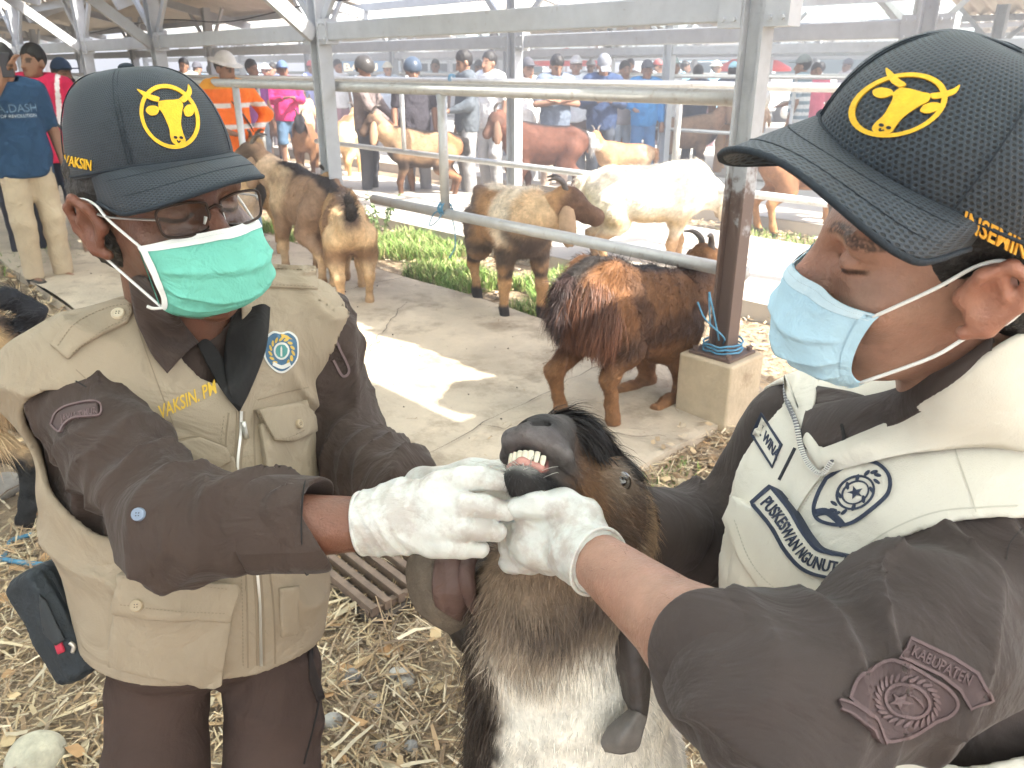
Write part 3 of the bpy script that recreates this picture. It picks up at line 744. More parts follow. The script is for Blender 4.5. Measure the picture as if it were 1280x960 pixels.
# ================================================================== goats
M_fur = mat('goat_fur', attr=True, rough=.62, var=.22, vsc=45, bump=.004, bsc=110, spec=.12)
M_strand = mat('goat_hair', attr=True, rough=.5, spec=.3)
M_ear = mat('goat_ear', attr=True, rough=.7, var=.15, vsc=40, bump=.001, bsc=200, spec=.2)
M_horn = mat('horn', (.12, .10, .085), .45, var=.3, vsc=60, bump=.002, bsc=150)
M_eye = mat('eye_glass', (.02, .015, .01), .05, spec=.8, coat=1)
def vnorm(v, q):
    a = v[q[:, 0]]; b = v[q[:, 1]]; c = v[q[:, 2]]; d = v[q[:, 3]]
    fn = np.cross(c-a, d-b); n = np.zeros_like(v)
    for k in range(4): 
        for j in range(3): n[:, j] += np.bincount(q[:, k], weights=fn[:, j], minlength=len(v))
    return n/(np.linalg.norm(n, axis=1)[:, None]+1e-12)
def strands(name, v, q, nrm, col, n, length, flow, parent, wd=.0016, lift=.35, droop=.4, seg=2, where=None, jit=.35, m=None, shade=.42):
    a = v[q[:, 0]]; ar = .5*np.linalg.norm(np.cross(v[q[:, 2]]-a, v[q[:, 3]]-v[q[:, 1]]), axis=1)
    wgt = ar if where is None else ar*where(a)
    if wgt.sum() <= 0: return
    fi = rng.choice(len(q), n, p=wgt/wgt.sum()); u = rng.random((n, 2)); u1 = u[:, :1]; u2 = u[:, 1:]
    Q = q[fi]; b = (v[Q[:, 0]]*(1-u1)+v[Q[:, 1]]*u1)*(1-u2)+(v[Q[:, 3]]*(1-u1)+v[Q[:, 2]]*u1)*u2
    nn = nrm[Q[:, 0]]; cc = col[Q[:, 0]]*rng.uniform(1-shade, 1+shade, (n, 1))
    fl = flow(b); fl = fl-nn*(fl*nn).sum(1)[:, None]; fl /= np.linalg.norm(fl, axis=1)[:, None]+1e-9
    d = fl+nn*lift+rng.normal(0, jit, (n, 3)); d /= np.linalg.norm(d, axis=1)[:, None]
    L_ = (length(b) if callable(length) else np.full(n, length))*rng.uniform(.6, 1.2, n)
    s_ = np.cross(d, nn+rng.normal(0, .3, (n, 3))); s_ /= np.linalg.norm(s_, axis=1)[:, None]+1e-9
    rows = []; p = b-nn*.002; dd = d.copy()
    for k in range(seg):
        wk = wd*(1-.6*k/seg); rows += [p-s_*wk/2, p+s_*wk/2]
        p = p+dd*(L_/seg)[:, None]; dd = dd+A(0, 0, -droop)-nn*.12; dd /= np.linalg.norm(dd, axis=1)[:, None]
    rows.append(p); m_ = 2*seg+1
    V = np.stack(rows, 1).reshape(-1, 3); bI = np.arange(n)[:, None]*m_
    tri = [bI+[2*k, 2*k+1, 2*k+3] for k in range(seg-1)]+[bI+[2*k, 2*k+3, 2*k+2] for k in range(seg-1)]+[bI+[2*seg-2, 2*seg-1, 2*seg]]
    o = mk(name, V, np.concatenate(tri).astype(int), m or M_strand, parent, col=np.repeat(cc, m_, 0), smooth=False)
    o['kind'] = 'stuff'
    return o
def ear_geo(base, d, side, ln, wd, curl=.25):
    """long flat hanging ear: base, direction, the way its flat side faces"""
    d = unit(d); side = unit(side-d*(A(*side)@d)); f = np.cross(d, side); rows = []
    for u, w_ in ((0, .35), (.15, .8), (.4, 1), (.7, .95), (.92, .7), (1, .25)):
        c = A(*base)+d*ln*u+side*ln*.10*math.sin(u*3)
        rows.append([c+f*wd*w_*k/2+side*(abs(k)**2*-wd*curl) for k in (-1, -.4, .3, 1)])
    return patch_geo(rows, 14, 8, .006)
def goat(label, at_, heading, sc=1.0, neck=(.50, 0, .98), hdir=(.80, 0, -.6), colors=None, colf=None, h=.008, tail='down', horns=True, fluff=.0, hair=0, hlen=.03, ear_len=.24, kneel=False, group='goats standing about the market sheds', fat=1.0, legz=None, earc=None, hair_kw={}):
    root = thing('goat', label, 'goat', (at_[0], at_[1], at_[2] if len(at_) > 2 else 0), math.atan2(heading[1], heading[0]), group)
    root.scale = (1, 1, 1); S = sc
    nk = A(*neck); hd = unit(hdir); e2 = .13
    sh_z = .375 if kneel else .58
    hx = .0
    parts = []
    trunk = U(ell((.21, 0, sh_z), (.20, .145*fat, .19)), ell((0, 0, .54 if not kneel else .47), (.29, .155*fat, .18)), ell((-.24, 0, .58), (.19, .12*fat, .155)),
              rc((-.36, 0, .62), (.30, 0, sh_z+.12), .075, .075), k=.08)
    neckb = A(.30, 0, sh_z+.06)
    nkf = chain([neckb, neckb*.5+nk*.5+A(.02, 0, -.02), nk], [.135, .095, .072], k=.05)
    poll = nk; nose = poll+hd*.20
    lat = A(0, 1, 0); up = unit(np.cross(hd, np.cross(A(0, 0, 1), hd)))
    latv = unit(np.cross(up, hd))
    head = U(ell(poll+hd*.03+up*.015, (.085, .06, .07), np.array([hd, latv, up])), rc(poll+hd*.05+up*.03, nose+up*.012, .05, .034), rc(poll+hd*.04-up*.03, nose-up*.022, .042, .026), ell(nose+hd*.005, (.036, .035, .036)),
             ell(poll+hd*.06+latv*.047+up*.025, (.02, .014, .016), np.array([hd, latv, up])), ell(poll+hd*.06-latv*.047+up*.025, (.02, .014, .016), np.array([hd, latv, up])), k=.03)
    fs = [trunk, nkf, head]
    hoofs = []
    for s in (-1, 1):
        if kneel:
            fs.append(chain([(.22, .10*s, .36), (.20, .10*s, .21), (.235, .10*s, .055), (.10, .11*s, .045), (.03, .12*s, .04)], [.075, .05, .038, .028, .03], k=.03)); hoofs.append((.0, .12*s, .03))
        else:
            j = .03*s if s > 0 else -.05
            fs.append(chain([(.22, .09*s, .52), (.20, .105*s, .37), (.22+j, .10*s, .225), (.215+j, .10*s, .08), (.235+j, .10*s, .02)], [.085, .05, .034, .024, .032], k=.03))
        j = -.03*s if not kneel else -.05*s+.02
        fs.append(chain([(-.27, .085*s, .52), (-.20, .11*s, .38), (-.355+j, .105*s, .265), (-.315+j, .10*s, .085), (-.29+j, .10*s, .02)], [.105, .075, .033, .024, .032], k=.035))
    body = U(*fs, k=.035)
    bone = U(*[ell((-.27, .075*s, .70), (.05, .035, .035)) for s in (-1, 1)], *[ell((.22, .07*s, sh_z+.14), (.05, .03, .05)) for s in (-1, 1)], k=.02)
    body = U(body, bone, k=.04)
    if fluff: body = disp(body, lambda p: fbm(p, 22, 5, 2)*fluff)
    tl = None
    if tail == 'up': tp = [(-.40, 0, .66), (-.47, 0, .72), (-.47, .01, .80), (-.52, .01, .82)]; tr = [.03, .032, .03, .012]
    elif tail == 'curl': tp = [(-.39, 0, .66), (-.46, 0, .74), (-.42, .04, .80), (-.33, .05, .78)]; tr = [.03, .035, .03, .012]
    else: tp = [(-.40, 0, .67), (-.46, 0, .64), (-.47, 0, .54), (-.46, 0, .46)]; tr = [.03, .034, .035, .012]
    lo = A(-.62, -.30, -.03); hi = A(max(.5, nose[0]+.12), .30, max(.9, poll[2]+.15)); lo[1] = min(lo[1], nose[1]-.1); hi[1] = max(hi[1], nose[1]+.1)
    lo[0] = min(lo[0], nose[0]-.12)
    v, q = sdf_mesh(body, lo, hi, h/S)
    v = relax(v, q, 1)
    tf = chain(tp, tr, k=.02); tv, tq = sdf_mesh(disp(tf, lambda p: fbm(p, 35, 2, 2)*.008), A(-.64, -.12, .36), A(-.25, .16, .92), h/S)
    n = vnorm(v, q)
    def cf(p):
        """coat colours: c = base, dorsal, legs, belly/chest, face"""
        c = colors; x, y, z = p.T; nz = fbm(p, 7, len(label), 3); z2 = fbm(p, 22, 3, 2)
        o = np.tile(A(*c['base']), (len(p), 1))
        def mixin(cc, wgt): nonlocal o; o = o+(A(*cc)-o)*np.clip(wgt, 0, 1)[:, None]
        if 'patch' in c: mixin(c['patch'], sst(.05, .25, nz))
        if 'shoulder' in c: mixin(c['shoulder'], sst(.26, .12, np.hypot(x-.22, (z-.66)))*sst(-.6, .1, nz+.2))
        if 'rump' in c: mixin(c['rump'], sst(-.12, -.25, x+nz*.08))
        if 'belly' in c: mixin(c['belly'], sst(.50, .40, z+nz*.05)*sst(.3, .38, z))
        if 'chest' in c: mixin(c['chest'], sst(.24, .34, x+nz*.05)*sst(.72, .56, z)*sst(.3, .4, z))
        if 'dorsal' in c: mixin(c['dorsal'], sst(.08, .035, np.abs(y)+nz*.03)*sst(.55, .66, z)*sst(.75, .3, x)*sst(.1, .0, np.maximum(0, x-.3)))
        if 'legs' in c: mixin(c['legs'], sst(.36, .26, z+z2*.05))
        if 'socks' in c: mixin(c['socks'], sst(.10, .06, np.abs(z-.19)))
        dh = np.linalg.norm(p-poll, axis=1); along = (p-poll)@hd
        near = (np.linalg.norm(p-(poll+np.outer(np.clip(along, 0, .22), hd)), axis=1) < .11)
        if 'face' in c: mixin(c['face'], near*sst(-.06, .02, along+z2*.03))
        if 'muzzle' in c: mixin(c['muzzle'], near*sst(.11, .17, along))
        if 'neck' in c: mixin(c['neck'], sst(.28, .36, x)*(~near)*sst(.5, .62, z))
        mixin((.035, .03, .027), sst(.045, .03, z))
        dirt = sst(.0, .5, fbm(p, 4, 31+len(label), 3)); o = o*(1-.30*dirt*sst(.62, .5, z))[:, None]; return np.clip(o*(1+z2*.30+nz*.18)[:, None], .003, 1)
    cf = colf or cf
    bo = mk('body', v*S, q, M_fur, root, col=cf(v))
    tn = vnorm(tv, tq); tcol = np.tile(A(*colors.get('tail', colors.get('dorsal', colors['base']))), (len(tv), 1))
    to = mk('tail', tv*S, tq, M_fur, root, col=tcol)
    ec = A(*(earc or colors.get('ear', colors.get('face', colors['base']))))
    for s in (-1, 1):
        bpt = poll+hd*.0+latv*.055*s+up*.01
        dn = A(0, 0, -1)+latv*s*.28+hd*.15
        ev, ef, euv = ear_geo(bpt*S, dn, latv*s, ear_len*S, .085*S)
        mk('ear', ev, ef, M_ear, root, col=np.tile(ec, (len(ev), 1)))
        if horns:
            hb = poll-hd*.015+latv*.03*s+up*.055
            tube('horn', np.array([hb, hb+up*.03-hd*.035, hb+up*.035-hd*.08+latv*.02*s, hb+up*.01-hd*.115+latv*.04*s])*S, np.array([.017, .015, .011, .004])*S, M_horn, root, seg=8)
        ep = poll+hd*.062+latv*.053*s+up*.026
        if h < .011: 
            vv, qq = sdf_mesh(ell((0, 0, 0), (.0105,)*3), (-.014,)*3, (.014,)*3, .004); mk('eye', (vv+ep)*S, qq, M_eye, root)
    if hair:
        flow = lambda p: np.stack([-.7+0*p[:, 0], 0*p[:, 0], -.5+0*p[:, 0]], 1)
        c = cf(v)
        strands('coat', v*S, q, n, c, hair, lambda b: hlen*(.4+.6*sst(.2, .4, b[:, 2]/S))*(1-.65*sst(.34, .45, b[:, 0]/S)), flow, root, wd=.0022, **hair_kw)
        strands('tail_hair', tv*S, tq, tn, tcol, max(250, hair//14), .07*S, lambda p: np.tile(A(*tp[-1])-A(*tp[1])+A(-.05, 0, -.02), (len(p), 1)), root, wd=.0025, lift=.25)
    return root, v*S, q, n, cf
def at(px, py, back=0, hd=(0, 0)):
    g = G(px, py); return g+A(hd[0], hd[1], 0)*back
K = (.03, .025, .022); BR = (.26, .125, .055); TAN = (.46, .27, .13); DK = (.085, .045, .028); CR = (.62, .50, .36); WH = (.78, .72, .60)
# kneeling goat tied to the post
kg = goat('brown goat with black back kneeling on its front legs, tied to the concrete block post', A(.56, 3.33), (.74, .67), 1.06, neck=(.47, .02, .60), hdir=(.75, -.1, -.65),
     colors=dict(base=(.17, .085, .04), dorsal=K, belly=(.08, .045, .028), patch=(.085, .045, .026), neck=(.05, .04, .035), face=(.35, .18, .08), legs=(.22, .11, .05), rump=(.17, .08, .036), tail=(.05, .03, .026)), h=.006, hair=24000, hlen=.05, kneel=True, fluff=.010, fat=.95, hair_kw=dict(lift=.25))
# long hair on its thighs
_r, _v, _q, _n, _cf = kg
strands('thigh_hair', _v, _q, _n, np.tile(A(.13, .055, .03), (len(_v), 1))*(1+.8*fbm(_v, 14, 3, 2)[:, None]), 5200, .15, lambda p: np.tile(A(-.35, 0, -1.), (len(p), 1)), _r, wd=.003, lift=.30, droop=.25, seg=4, jit=.16,
        where=lambda a: sst(-.30, -.38, a[:, 0])*sst(.34, .46, a[:, 2])*sst(.74, .64, a[:, 2])+1e-6, shade=.4)
goat('cream shouldered goat with black chest and stockings standing in the grass with head turned aside', A(-.02, 4.93), (.40, -.92), 1.08, neck=(.44, .13, .73), hdir=(.36, .82, -.45),
     colors=dict(base=(.44, .25, .12), shoulder=(.78, .66, .50), rump=(.17, .13, .11), chest=(.10, .07, .055), dorsal=(.7, .6, .46), legs=K, socks=(.42, .24, .11), face=(.14, .08, .05), neck=(.66, .46, .27), ear=(.40, .27, .17), belly=(.10, .07, .05)), h=.007, hair=14000, hlen=.045, fluff=.008)
goat('big white long haired goat standing on the bright path behind the fence', A(1.04, 6.0), (1, -.06), 1.10, neck=(.50, 0, .52), hdir=(.7, 0, -.7),
     colors=dict(base=WH, belly=(.52, .38, .22), legs=(.42, .26, .14), face=(.6, .5, .38), tail=WH, rump=(.78, .72, .60)), h=.008, hair=12000, hlen=.045, horns=False, fluff=.006, fat=1.3, ear_len=.14)
goat('tan goat seen from behind with its black tail raised, on the concrete path', A(-1.12, 5.22), (-.30, .95), .94, neck=(.46, .06, .80), hdir=(.8, .1, -.5),
     colors=dict(base=(.42, .26, .13), rump=(.60, .42, .24), patch=(.24, .14, .08), dorsal=(.2, .13, .09), legs=(.50, .33, .18), tail=K, belly=(.3, .18, .1)), h=.007, hair=11000, hlen=.042, tail='up', fluff=.006)
goat('grey brown goat with a black shoulder tuft looking left by the light post', A(-1.50, 5.75), (-.62, .78), 1.08, neck=(.48, .14, .84), hdir=(.45, .8, -.45),
     colors=dict(base=(.30, .19, .12), rump=(.27, .17, .11), dorsal=(.05, .04, .035), shoulder=(.52, .38, .24), legs=(.25, .15, .08), socks=(.5, .34, .2), face=(.10, .07, .05), neck=(.5, .36, .24), ear=(.3, .2, .13)), h=.007, hair=11000, hlen=.036, fluff=.005)
goat('black and tan long haired goat half hidden behind the green face mask', A(-2.15, 6.75), (-.3, .95), 1.05, neck=(.48, 0, .82), hdir=(.8, .2, -.5),
     colors=dict(base=(.40, .25, .12), patch=(.07, .05, .04), dorsal=(.06, .05, .04), legs=(.5, .3, .14), rump=(.52, .36, .2)), h=.009, hair=3500, hlen=.035)
goat('brown goat with black forelegs and long pale ear standing broadside behind the fence', G(532, 252), (-1, .10), 1.10, neck=(.50, 0, .86), hdir=(.72, .1, -.68),
     colors=dict(base=(.37, .235, .135), rump=(.38, .18, .085), dorsal=K, chest=(.045, .035, .03), legs=(.16, .08, .045), face=(.13, .085, .06), neck=(.42, .27, .15), belly=(.06, .04, .03), ear=(.42, .27, .17)), h=.009, hair=6000, hlen=.026, ear_len=.27, fluff=.004)
goat('dark reddish brown goat with a white tail tip facing left behind the second fence', G(680, 252), (-1, .05), 1.18, neck=(.46, 0, .82), hdir=(.6, .1, -.8),
     colors=dict(base=(.125, .052, .033), dorsal=(.025, .02, .018), face=(.13, .07, .05), legs=(.10, .045, .03), tail=(.35, .34, .33), ear=(.2, .12, .08)), h=.009, hair=6000, hlen=.024, fluff=.004, fat=1.1, ear_len=.26)
goat('small orange tan goat looking back beside the dark brown one', G(778, 246), (-1, -.12), .86, neck=(.44, .02, .86), hdir=(.1, .7, -.6),
     colors=dict(base=(.40, .25, .13), rump=(.48, .33, .2), dorsal=(.36, .18, .08), face=(.46, .20, .09), legs=(.5, .3, .15), muzzle=(.6, .5, .4)), h=.009, hair=4000, hlen=.022)
goat('brown goat with a black breast band facing right by the far fence', G(852, 222), (1, -.1), 1.14, neck=(.50, 0, .92), hdir=(.6, -.1, -.75),
     colors=dict(base=(.26, .155, .095), dorsal=(.06, .045, .04), chest=(.035, .03, .028), legs=(.12, .07, .05), face=(.2, .1, .06), neck=(.33, .19, .12), ear=(.28, .17, .11)), h=.010, hair=4500, hlen=.024, ear_len=.26)
goat('dark grey brown goat standing behind the navy shirted man', G(718, 222), (-.95, .3), 1.1, neck=(.46, 0, .8), hdir=(.7, 0, -.7),
     colors=dict(base=(.10, .065, .05), dorsal=K, face=(.1, .06, .05)), h=.012, hair=2200, hlen=.03)
goat('reddish goat lifting its head near the man in white', G(662, 232), (.8, -.6), 1.0, neck=(.46, 0, .92), hdir=(.75, 0, -.65),
     colors=dict(base=(.27, .13, .07), patch=(.5, .3, .18), face=(.38, .18, .1)), h=.012, hair=2200, hlen=.03)
goat('rust brown goat with pale muzzle held next to the navy shirted man', G(765, 214), (.9, -.5), 1.08, neck=(.48, 0, .98), hdir=(.7, 0, -.7),
     colors=dict(base=(.30, .12, .06), patch=(.42, .2, .1), face=(.26, .11, .06), muzzle=(.55, .42, .3)), h=.012, hair=2200, hlen=.03)
goat('cream and orange long haired goat seen from behind left of the broadside brown goat', G(437, 226), (.1, .99), 1.12, neck=(.48, 0, .8), hdir=(.8, 0, -.5),
     colors=dict(base=(.58, .40, .22), patch=(.72, .60, .44), rump=(.74, .55, .32), dorsal=(.3, .14, .07), legs=(.6, .36, .16), tail=(.5, .3, .15)), h=.011, hair=2600, hlen=.05, fat=1.15)
goat('dark faced brown goat looking toward the camera behind the light post', G(386, 222), (.15, -1), 1.0, neck=(.46, 0, .84), hdir=(.75, 0, -.65),
     colors=dict(base=(.24, .12, .06), dorsal=(.1, .06, .04), face=(.06, .055, .06), neck=(.26, .14, .08), ear=(.2, .11, .07)), h=.012, hair=2200, hlen=.03)
goat('small dark goat standing by the orange jacketed man', G(346, 196), (.2, -1), 1.0, neck=(.46, 0, .84), hdir=(.75, 0, -.65),
     colors=dict(base=(.16, .085, .055), face=(.08, .05, .04)), h=.018)
goat('pale fawn goat seen from behind near the far crowd', G(378, 200), (.1, 1), 1.15, neck=(.48, 0, .8), hdir=(.8, 0, -.5),
     colors=dict(base=(.66, .46, .26), rump=(.72, .55, .36), patch=(.5, .3, .15)), h=.016)
goat('orange brown goat with black dorsal stripe behind the cap brim', G(1000, 292), (1, .06), 1.16, neck=(.50, 0, .86), hdir=(.75, 0, -.6),
     colors=dict(base=(.34, .18, .085), dorsal=K, patch=(.2, .1, .05), rump=(.28, .14, .07), face=(.35, .2, .1), neck=(.46, .27, .14), legs=(.42, .22, .1), tail=K), h=.009, hair=4500, hlen=.026)
goat('pale orange goat standing behind the brown one with the breast band', G(925, 212), (.7, .7), 1.1, neck=(.48, 0, .8), hdir=(.8, 0, -.5),
     colors=dict(base=(.48, .31, .18), rump=(.68, .46, .26), patch=(.74, .6, .44)), h=.013, hair=2000, hlen=.035)
lg = goat('shaggy tan goat with black tail and black hind leg cut off by the frame edge', A(-2.05, 2.42), (-.98, -.08), 1.02, neck=(.50, 0, .84), hdir=(.8, 0, -.5),
     colors=dict(base=(.36, .235, .12), patch=(.5, .36, .2), rump=(.42, .28, .15), dorsal=(.12, .08, .06), legs=(.035, .035, .035), tail=(.03, .03, .035), belly=(.4, .28, .15)), h=.006, hair=9000, hlen=.05, tail='curl', fluff=.008)
_r, _v, _q, _n, _cf = lg
strands('thigh_hair', _v, _q, _n, _cf(_v)*1.1+.03, 2500, .13, lambda p: np.tile(A(-.15, 0, -1.), (len(p), 1)), _r, wd=.0028, lift=.22, droop=.3, seg=3, jit=.2,
        where=lambda a: sst(-.24, -.36, a[:, 0])*sst(.32, .42, a[:, 2])*sst(.66, .56, a[:, 2])+1e-6, shade=.3)
# ================================================================== the people behind
M_skin2 = mat('skin_far', attr=True, rough=.5, var=.08, vsc=30, spec=.35)
M_cloth = mat('cloth_far', attr=True, rough=.85, var=.08, vsc=14, bump2=.02, b2sc=9, spec=.2)
M_hairf = mat('dark_hair', (.018, .015, .013), .5, var=.3, vsc=60, bump=.003, bsc=200)
ARM = dict(down=((-.01, .25, 1.07), (.06, .25, .83)), crossed=((.06, .26, 1.09), (.25, -.06, 1.13)), front=((.04, .25, 1.09), (.30, .07, 1.13)), hip=((-.06, .40, 1.12), (.06, .21, .97)),
           phone=((.13, .27, 1.15), (.27, .08, 1.47)), fore=((.04, .25, 1.08), (.27, .2, 1.02)), lean=((.14, .22, 1.10), (.36, .14, .92)))
def person(label, g, heading, shirt, trous, ht=1.64, arms=('down', 'down'), sleeve='short', shorts=False, hat=None, hatc=(.03, .04, .06), skin=(.28, .15, .095), look=(0, 0), h=.012, shirtf=None, extra=None, hair=True, group='people behind the goats', fat=1.0, mask=None, fingers=False):
    r = thing('person', label, 'person', (g[0], g[1], 0), math.atan2(heading[1], heading[0]), group); S = ht/1.66
    yw, pt = look; hc = A(.02, 0, 1.52); cy, sy = math.cos(yw), math.sin(yw); cp_, sp_ = math.cos(pt), math.sin(pt)
    fx = A(cy*cp_, sy*cp_, sp_); lx = A(-sy, cy, 0); ux = np.cross(fx, lx); R = np.array([lx, ux, fx])
    HD = lambda f: local(f, hc, R)
    head = HD(U(ell((0, .035, -.012), (.074, .098, .09)), ell((0, -.03, .025), (.06, .085, .066)), ell((0, -.085, .05), (.035, .03, .035)), rc((0, .01, .085), (0, -.035, .105), .010, .014), ell((.078, -.01, -.01), (.012, .032, .02)), ell((-.078, -.01, -.01), (.012, .032, .02)), k=.02))
    neck = rc((.0, 0, 1.36), (.01, 0, 1.47), .055, .05)
    J = {}
    for s, nm in ((1, arms[0]), (-1, arms[1])):
        e, hd = ARM[nm] if isinstance(nm, str) else nm; J[s] = [A(0, .185*s, 1.355), A(e[0], e[1]*s, e[2]), A(hd[0], hd[1]*s, hd[2])]
    armsf = []
    for s in (1, -1):
        a, b, c = J[s]; d = unit(c-b); sd = unit(np.cross(d, (0, 0, 1)))
        armsf += [rc(a, b, .048, .038), rc(b, c, .040, .026), ell(c+d*.05, (.05, .035, .022), np.array([d, sd, np.cross(d, sd)]))]
        if fingers: armsf += [chain([c+d*.08+sd*k*.02, c+d*.125+sd*k*.022, c+d*.155+sd*k*.02+A(0, 0, -.015)], [.010, .009, .008], k=.005) for k in (-1.3, -.4, .45, 1.25)]
        else: armsf += [chain([c+d*.07+sd*k*.02, c+d*.13+sd*k*.02], [.011, .009], k=.005) for k in (-1.3, -.4, .45, 1.25)]
        armsf.append(chain([c+d*.02-sd*.025, c+d*.07-sd*.05], [.012, .009], k=.005))
    tor = U(squash(rc((0, 0, 1.27), (0, 0, 1.0), .155*fat, .14*fat), (0, 0, 1.1), (1, 0, 0), .70), rc((0, -.15, 1.345), (0, .15, 1.345), .062), squash(rc((0, 0, 1.0), (0, 0, .86), .145*fat, .155*fat), (0, 0, .9), (1, 0, 0), .72), k=.05)
    legs = U(*[chain([(0, .09*s, .86), (.02, .10*s, .48), (-.01, .105*s, .08)], [.085, .058, .04], k=.03) for s in (-1, 1)], *[rc((-.03, .105*s, .04), (.13, .115*s, .03), .038, .032) for s in (-1, 1)], k=.03)
    body = U(head, neck, *armsf, off(tor, -.014), off(legs, -.008), k=.012)
    lo = (-.48, -.62, -.01); hi = (.58, .62, 1.72)
    v, q = sdf_mesh(body, lo, hi, h)
    hv = (v-hc)@R.T; c = np.tile(A(*skin), (len(v), 1))
    brow = (np.abs(np.abs(hv[:, 0])-.032) < .02) & (np.abs(hv[:, 1]-.026) < .008) & (hv[:, 2] > .05); eye = (np.abs(np.abs(hv[:, 0])-.032) < .014) & (np.abs(hv[:, 1]-.004) < .007) & (hv[:, 2] > .05); lip = (np.abs(hv[:, 0]) < .022) & (np.abs(hv[:, 1]+.062) < .009) & (hv[:, 2] > .05)
    c[brow | eye] *= .25; c[lip] *= (.8, .55, .55); c *= (1+.1*fbm(v, 9, 1, 2))[:, None]
    mk('body', v*S, q, M_skin2, r, col=c)
    # shirt
    sl = []
    for s in (1, -1):
        a, b, c_ = J[s]
        sl += [rc(a, b if sleeve != 'short' else a*.25+b*.75, .068, .056)]
        if sleeve == 'long': sl += [rc(b, b*.15+c_*.85, .056, .042)]
    sh = disp(U(off(tor, .024), *sl, rc((0, -.14, 1.36), (0, .14, 1.36), .06), k=.04), lambda p: .009*noise(p*A(1, 1, .6), 16, 2)+.005*noise(p, 34, 5))
    sh = SUB(INT(sh, plane((0, 0, .775), (0, 0, -1)), k=.01), ell((.03, 0, 1.47), (.075, .08, .085)), k=.01)
    v, q = sdf_mesh(sh, lo, hi, h); v = relax(v, q, 1)
    c = shirtf(v) if shirtf else np.tile(A(*shirt), (len(v), 1))
    mk('shirt', v*S, q, M_cloth, r, col=c)
    kn = .48 if shorts else .07
    tr = disp(INT(U(*[chain([(0, .085*s, .84), (.02, .10*s, .48), (-.01, .105*s, .04)], [.096, .080, .066], k=.03) for s in (-1, 1)], squash(rc((0, 0, .95), (0, 0, .86), .138*fat, .14*fat), (0, 0, .9), (1, 0, 0), .70), k=.04), plane((0, 0, kn-.05 if shorts else .05), (0, 0, -1)), plane((0, 0, .97), (0, 0, 1))), lambda p: .008*noise(p, 14, 7))
    v, q = sdf_mesh(tr, (-.25, -.3, 0), (.25, .3, 1.0), h); v = relax(v, q, 1)
    mk('shorts' if shorts else 'trousers', v*S, q, M_cloth, r, col=np.tile(A(*trous), (len(v), 1)))
    for s in (-1, 1):
        v, q = sdf_mesh(INT(U(rc((-.035, .105*s, .03), (.15, .118*s, .025), .044, .038), k=.02), plane((0, 0, .05), (0, 0, 1))), (-.1, .105*s-.08, -.02), (.22, .105*s+.1, .08), h)
        mk('sandal', v*S, q, mat('sandal', (.05, .045, .04), .7), r)
    if hat != 'helmet' and hair:
        hf = disp(HD(SUB(U(ell((0, .045, -.018), (.083, .105, .097)), k=.02), ell((0, -.03, .06), (.085, .085, .07)), k=.015)), lambda p: .005*noise(p, 60, 3))
        v, q = sdf_mesh(hf, hc-.16, hc+.17, h); mk('hair', v*S, q, M_hairf, r)
    if hat:
        hm = mat('hat_%d_%d_%d' % tuple(int(x*99) for x in hatc), hatc, .35 if hat == 'helmet' else .8, var=.1, vsc=20, bump2=.004 if hat != 'helmet' else 0, b2sc=30)
        if hat == 'helmet': hf = HD(SUB(ell((0, .045, -.015), (.115, .125, .13)), bx((0, -.12, .10), (.2, .13, .16), None, .02), k=.02))
        elif hat == 'cap': hf = HD(U(INT(ell((0, .045, -.012), (.089, .112, .104)), plane((0, .045, 0), (0, -1, -.1))), bx((0, .055, .135), (.065, .006, .05), None, .004), k=.015))
        else: hf = HD(U(INT(ell((0, .045, -.012), (.09, .112, .104)), plane((0, .045, 0), (0, -1, 0))), ell((0, .055, -.01), (.15, .010, .165)), k=.02))
        v, q = sdf_mesh(hf, hc-.24, hc+.26, h*.9); mk('helmet' if hat == 'helmet' else 'cap', v*S, q, hm, r)
    if mask:
        v, q = sdf_mesh(HD(SUB(ell((0, -.06, .055), (.062, .055, .065)), ell((0, -.05, .0), (.06, .1, .075)))), hc-.16, hc+.17, h*.8); mk('face_mask', v*S, q, mat('mask_far', mask, .8), r)
    if extra: extra(r, S, HD, J, h)
    return r
def to_cam(g, dev=0): a = math.atan2(-g[1], -g[0])+dev; return (math.cos(a), math.sin(a))
def shoulder_bag(c=(.05, .06, .07)):
    def fn(r, S, HD, J, h):
        tube('bag_strap', np.array([(.02, -.13, 1.40), (.125, -.02, 1.24), (.125, .10, 1.08), (.06, .18, .98)])*S, .014*S, mat('strap_cloth', c, .8), r, seg=6, flat=.4)
    return fn
def phone_in_hand(r, S, HD, J, h):
    c = J[1][2]*S
    v, f = box_geo(c+A(.05, -.01, .06), (.005, .036, .075)); o = bev(mk('mobile_phone', v, f, mat('phone_black', (.015, .015, .018), .2, spec=.6), None, smooth=False), .004)
    return o
NAVY = (.035, .07, .13)
g = G(64, 352)
def navyf(v): return np.tile(A(.035, .075, .14), (len(v), 1))
pn = person('man in a navy printed t-shirt and beige trousers holding up a phone', g, to_cam(g, .35), NAVY, (.52, .42, .29), 1.66, ('down', 'phone'), h=.008, shirtf=navyf, look=(-.1, -.1), fingers=True, hair=True)
ph = thing('mobile_phone', 'black mobile phone held up by the man in the navy t-shirt', 'phone', world=True)
_Mw = np.array(par_world(pn)); _hp = (np.append(A(.30, -.08, 1.52), 1)@_Mw.T)[:3]
v, f = box_geo(_hp, (.037, .006, .076), np.array([[_Mw[0, 1], _Mw[1, 1], 0], [_Mw[0, 0], _Mw[1, 0], 0], [0, 0, 1]])); bev(mk('case', v, f, mat('phone_black', (.015, .015, .018), .2, spec=.6), ph, smooth=False), .005)
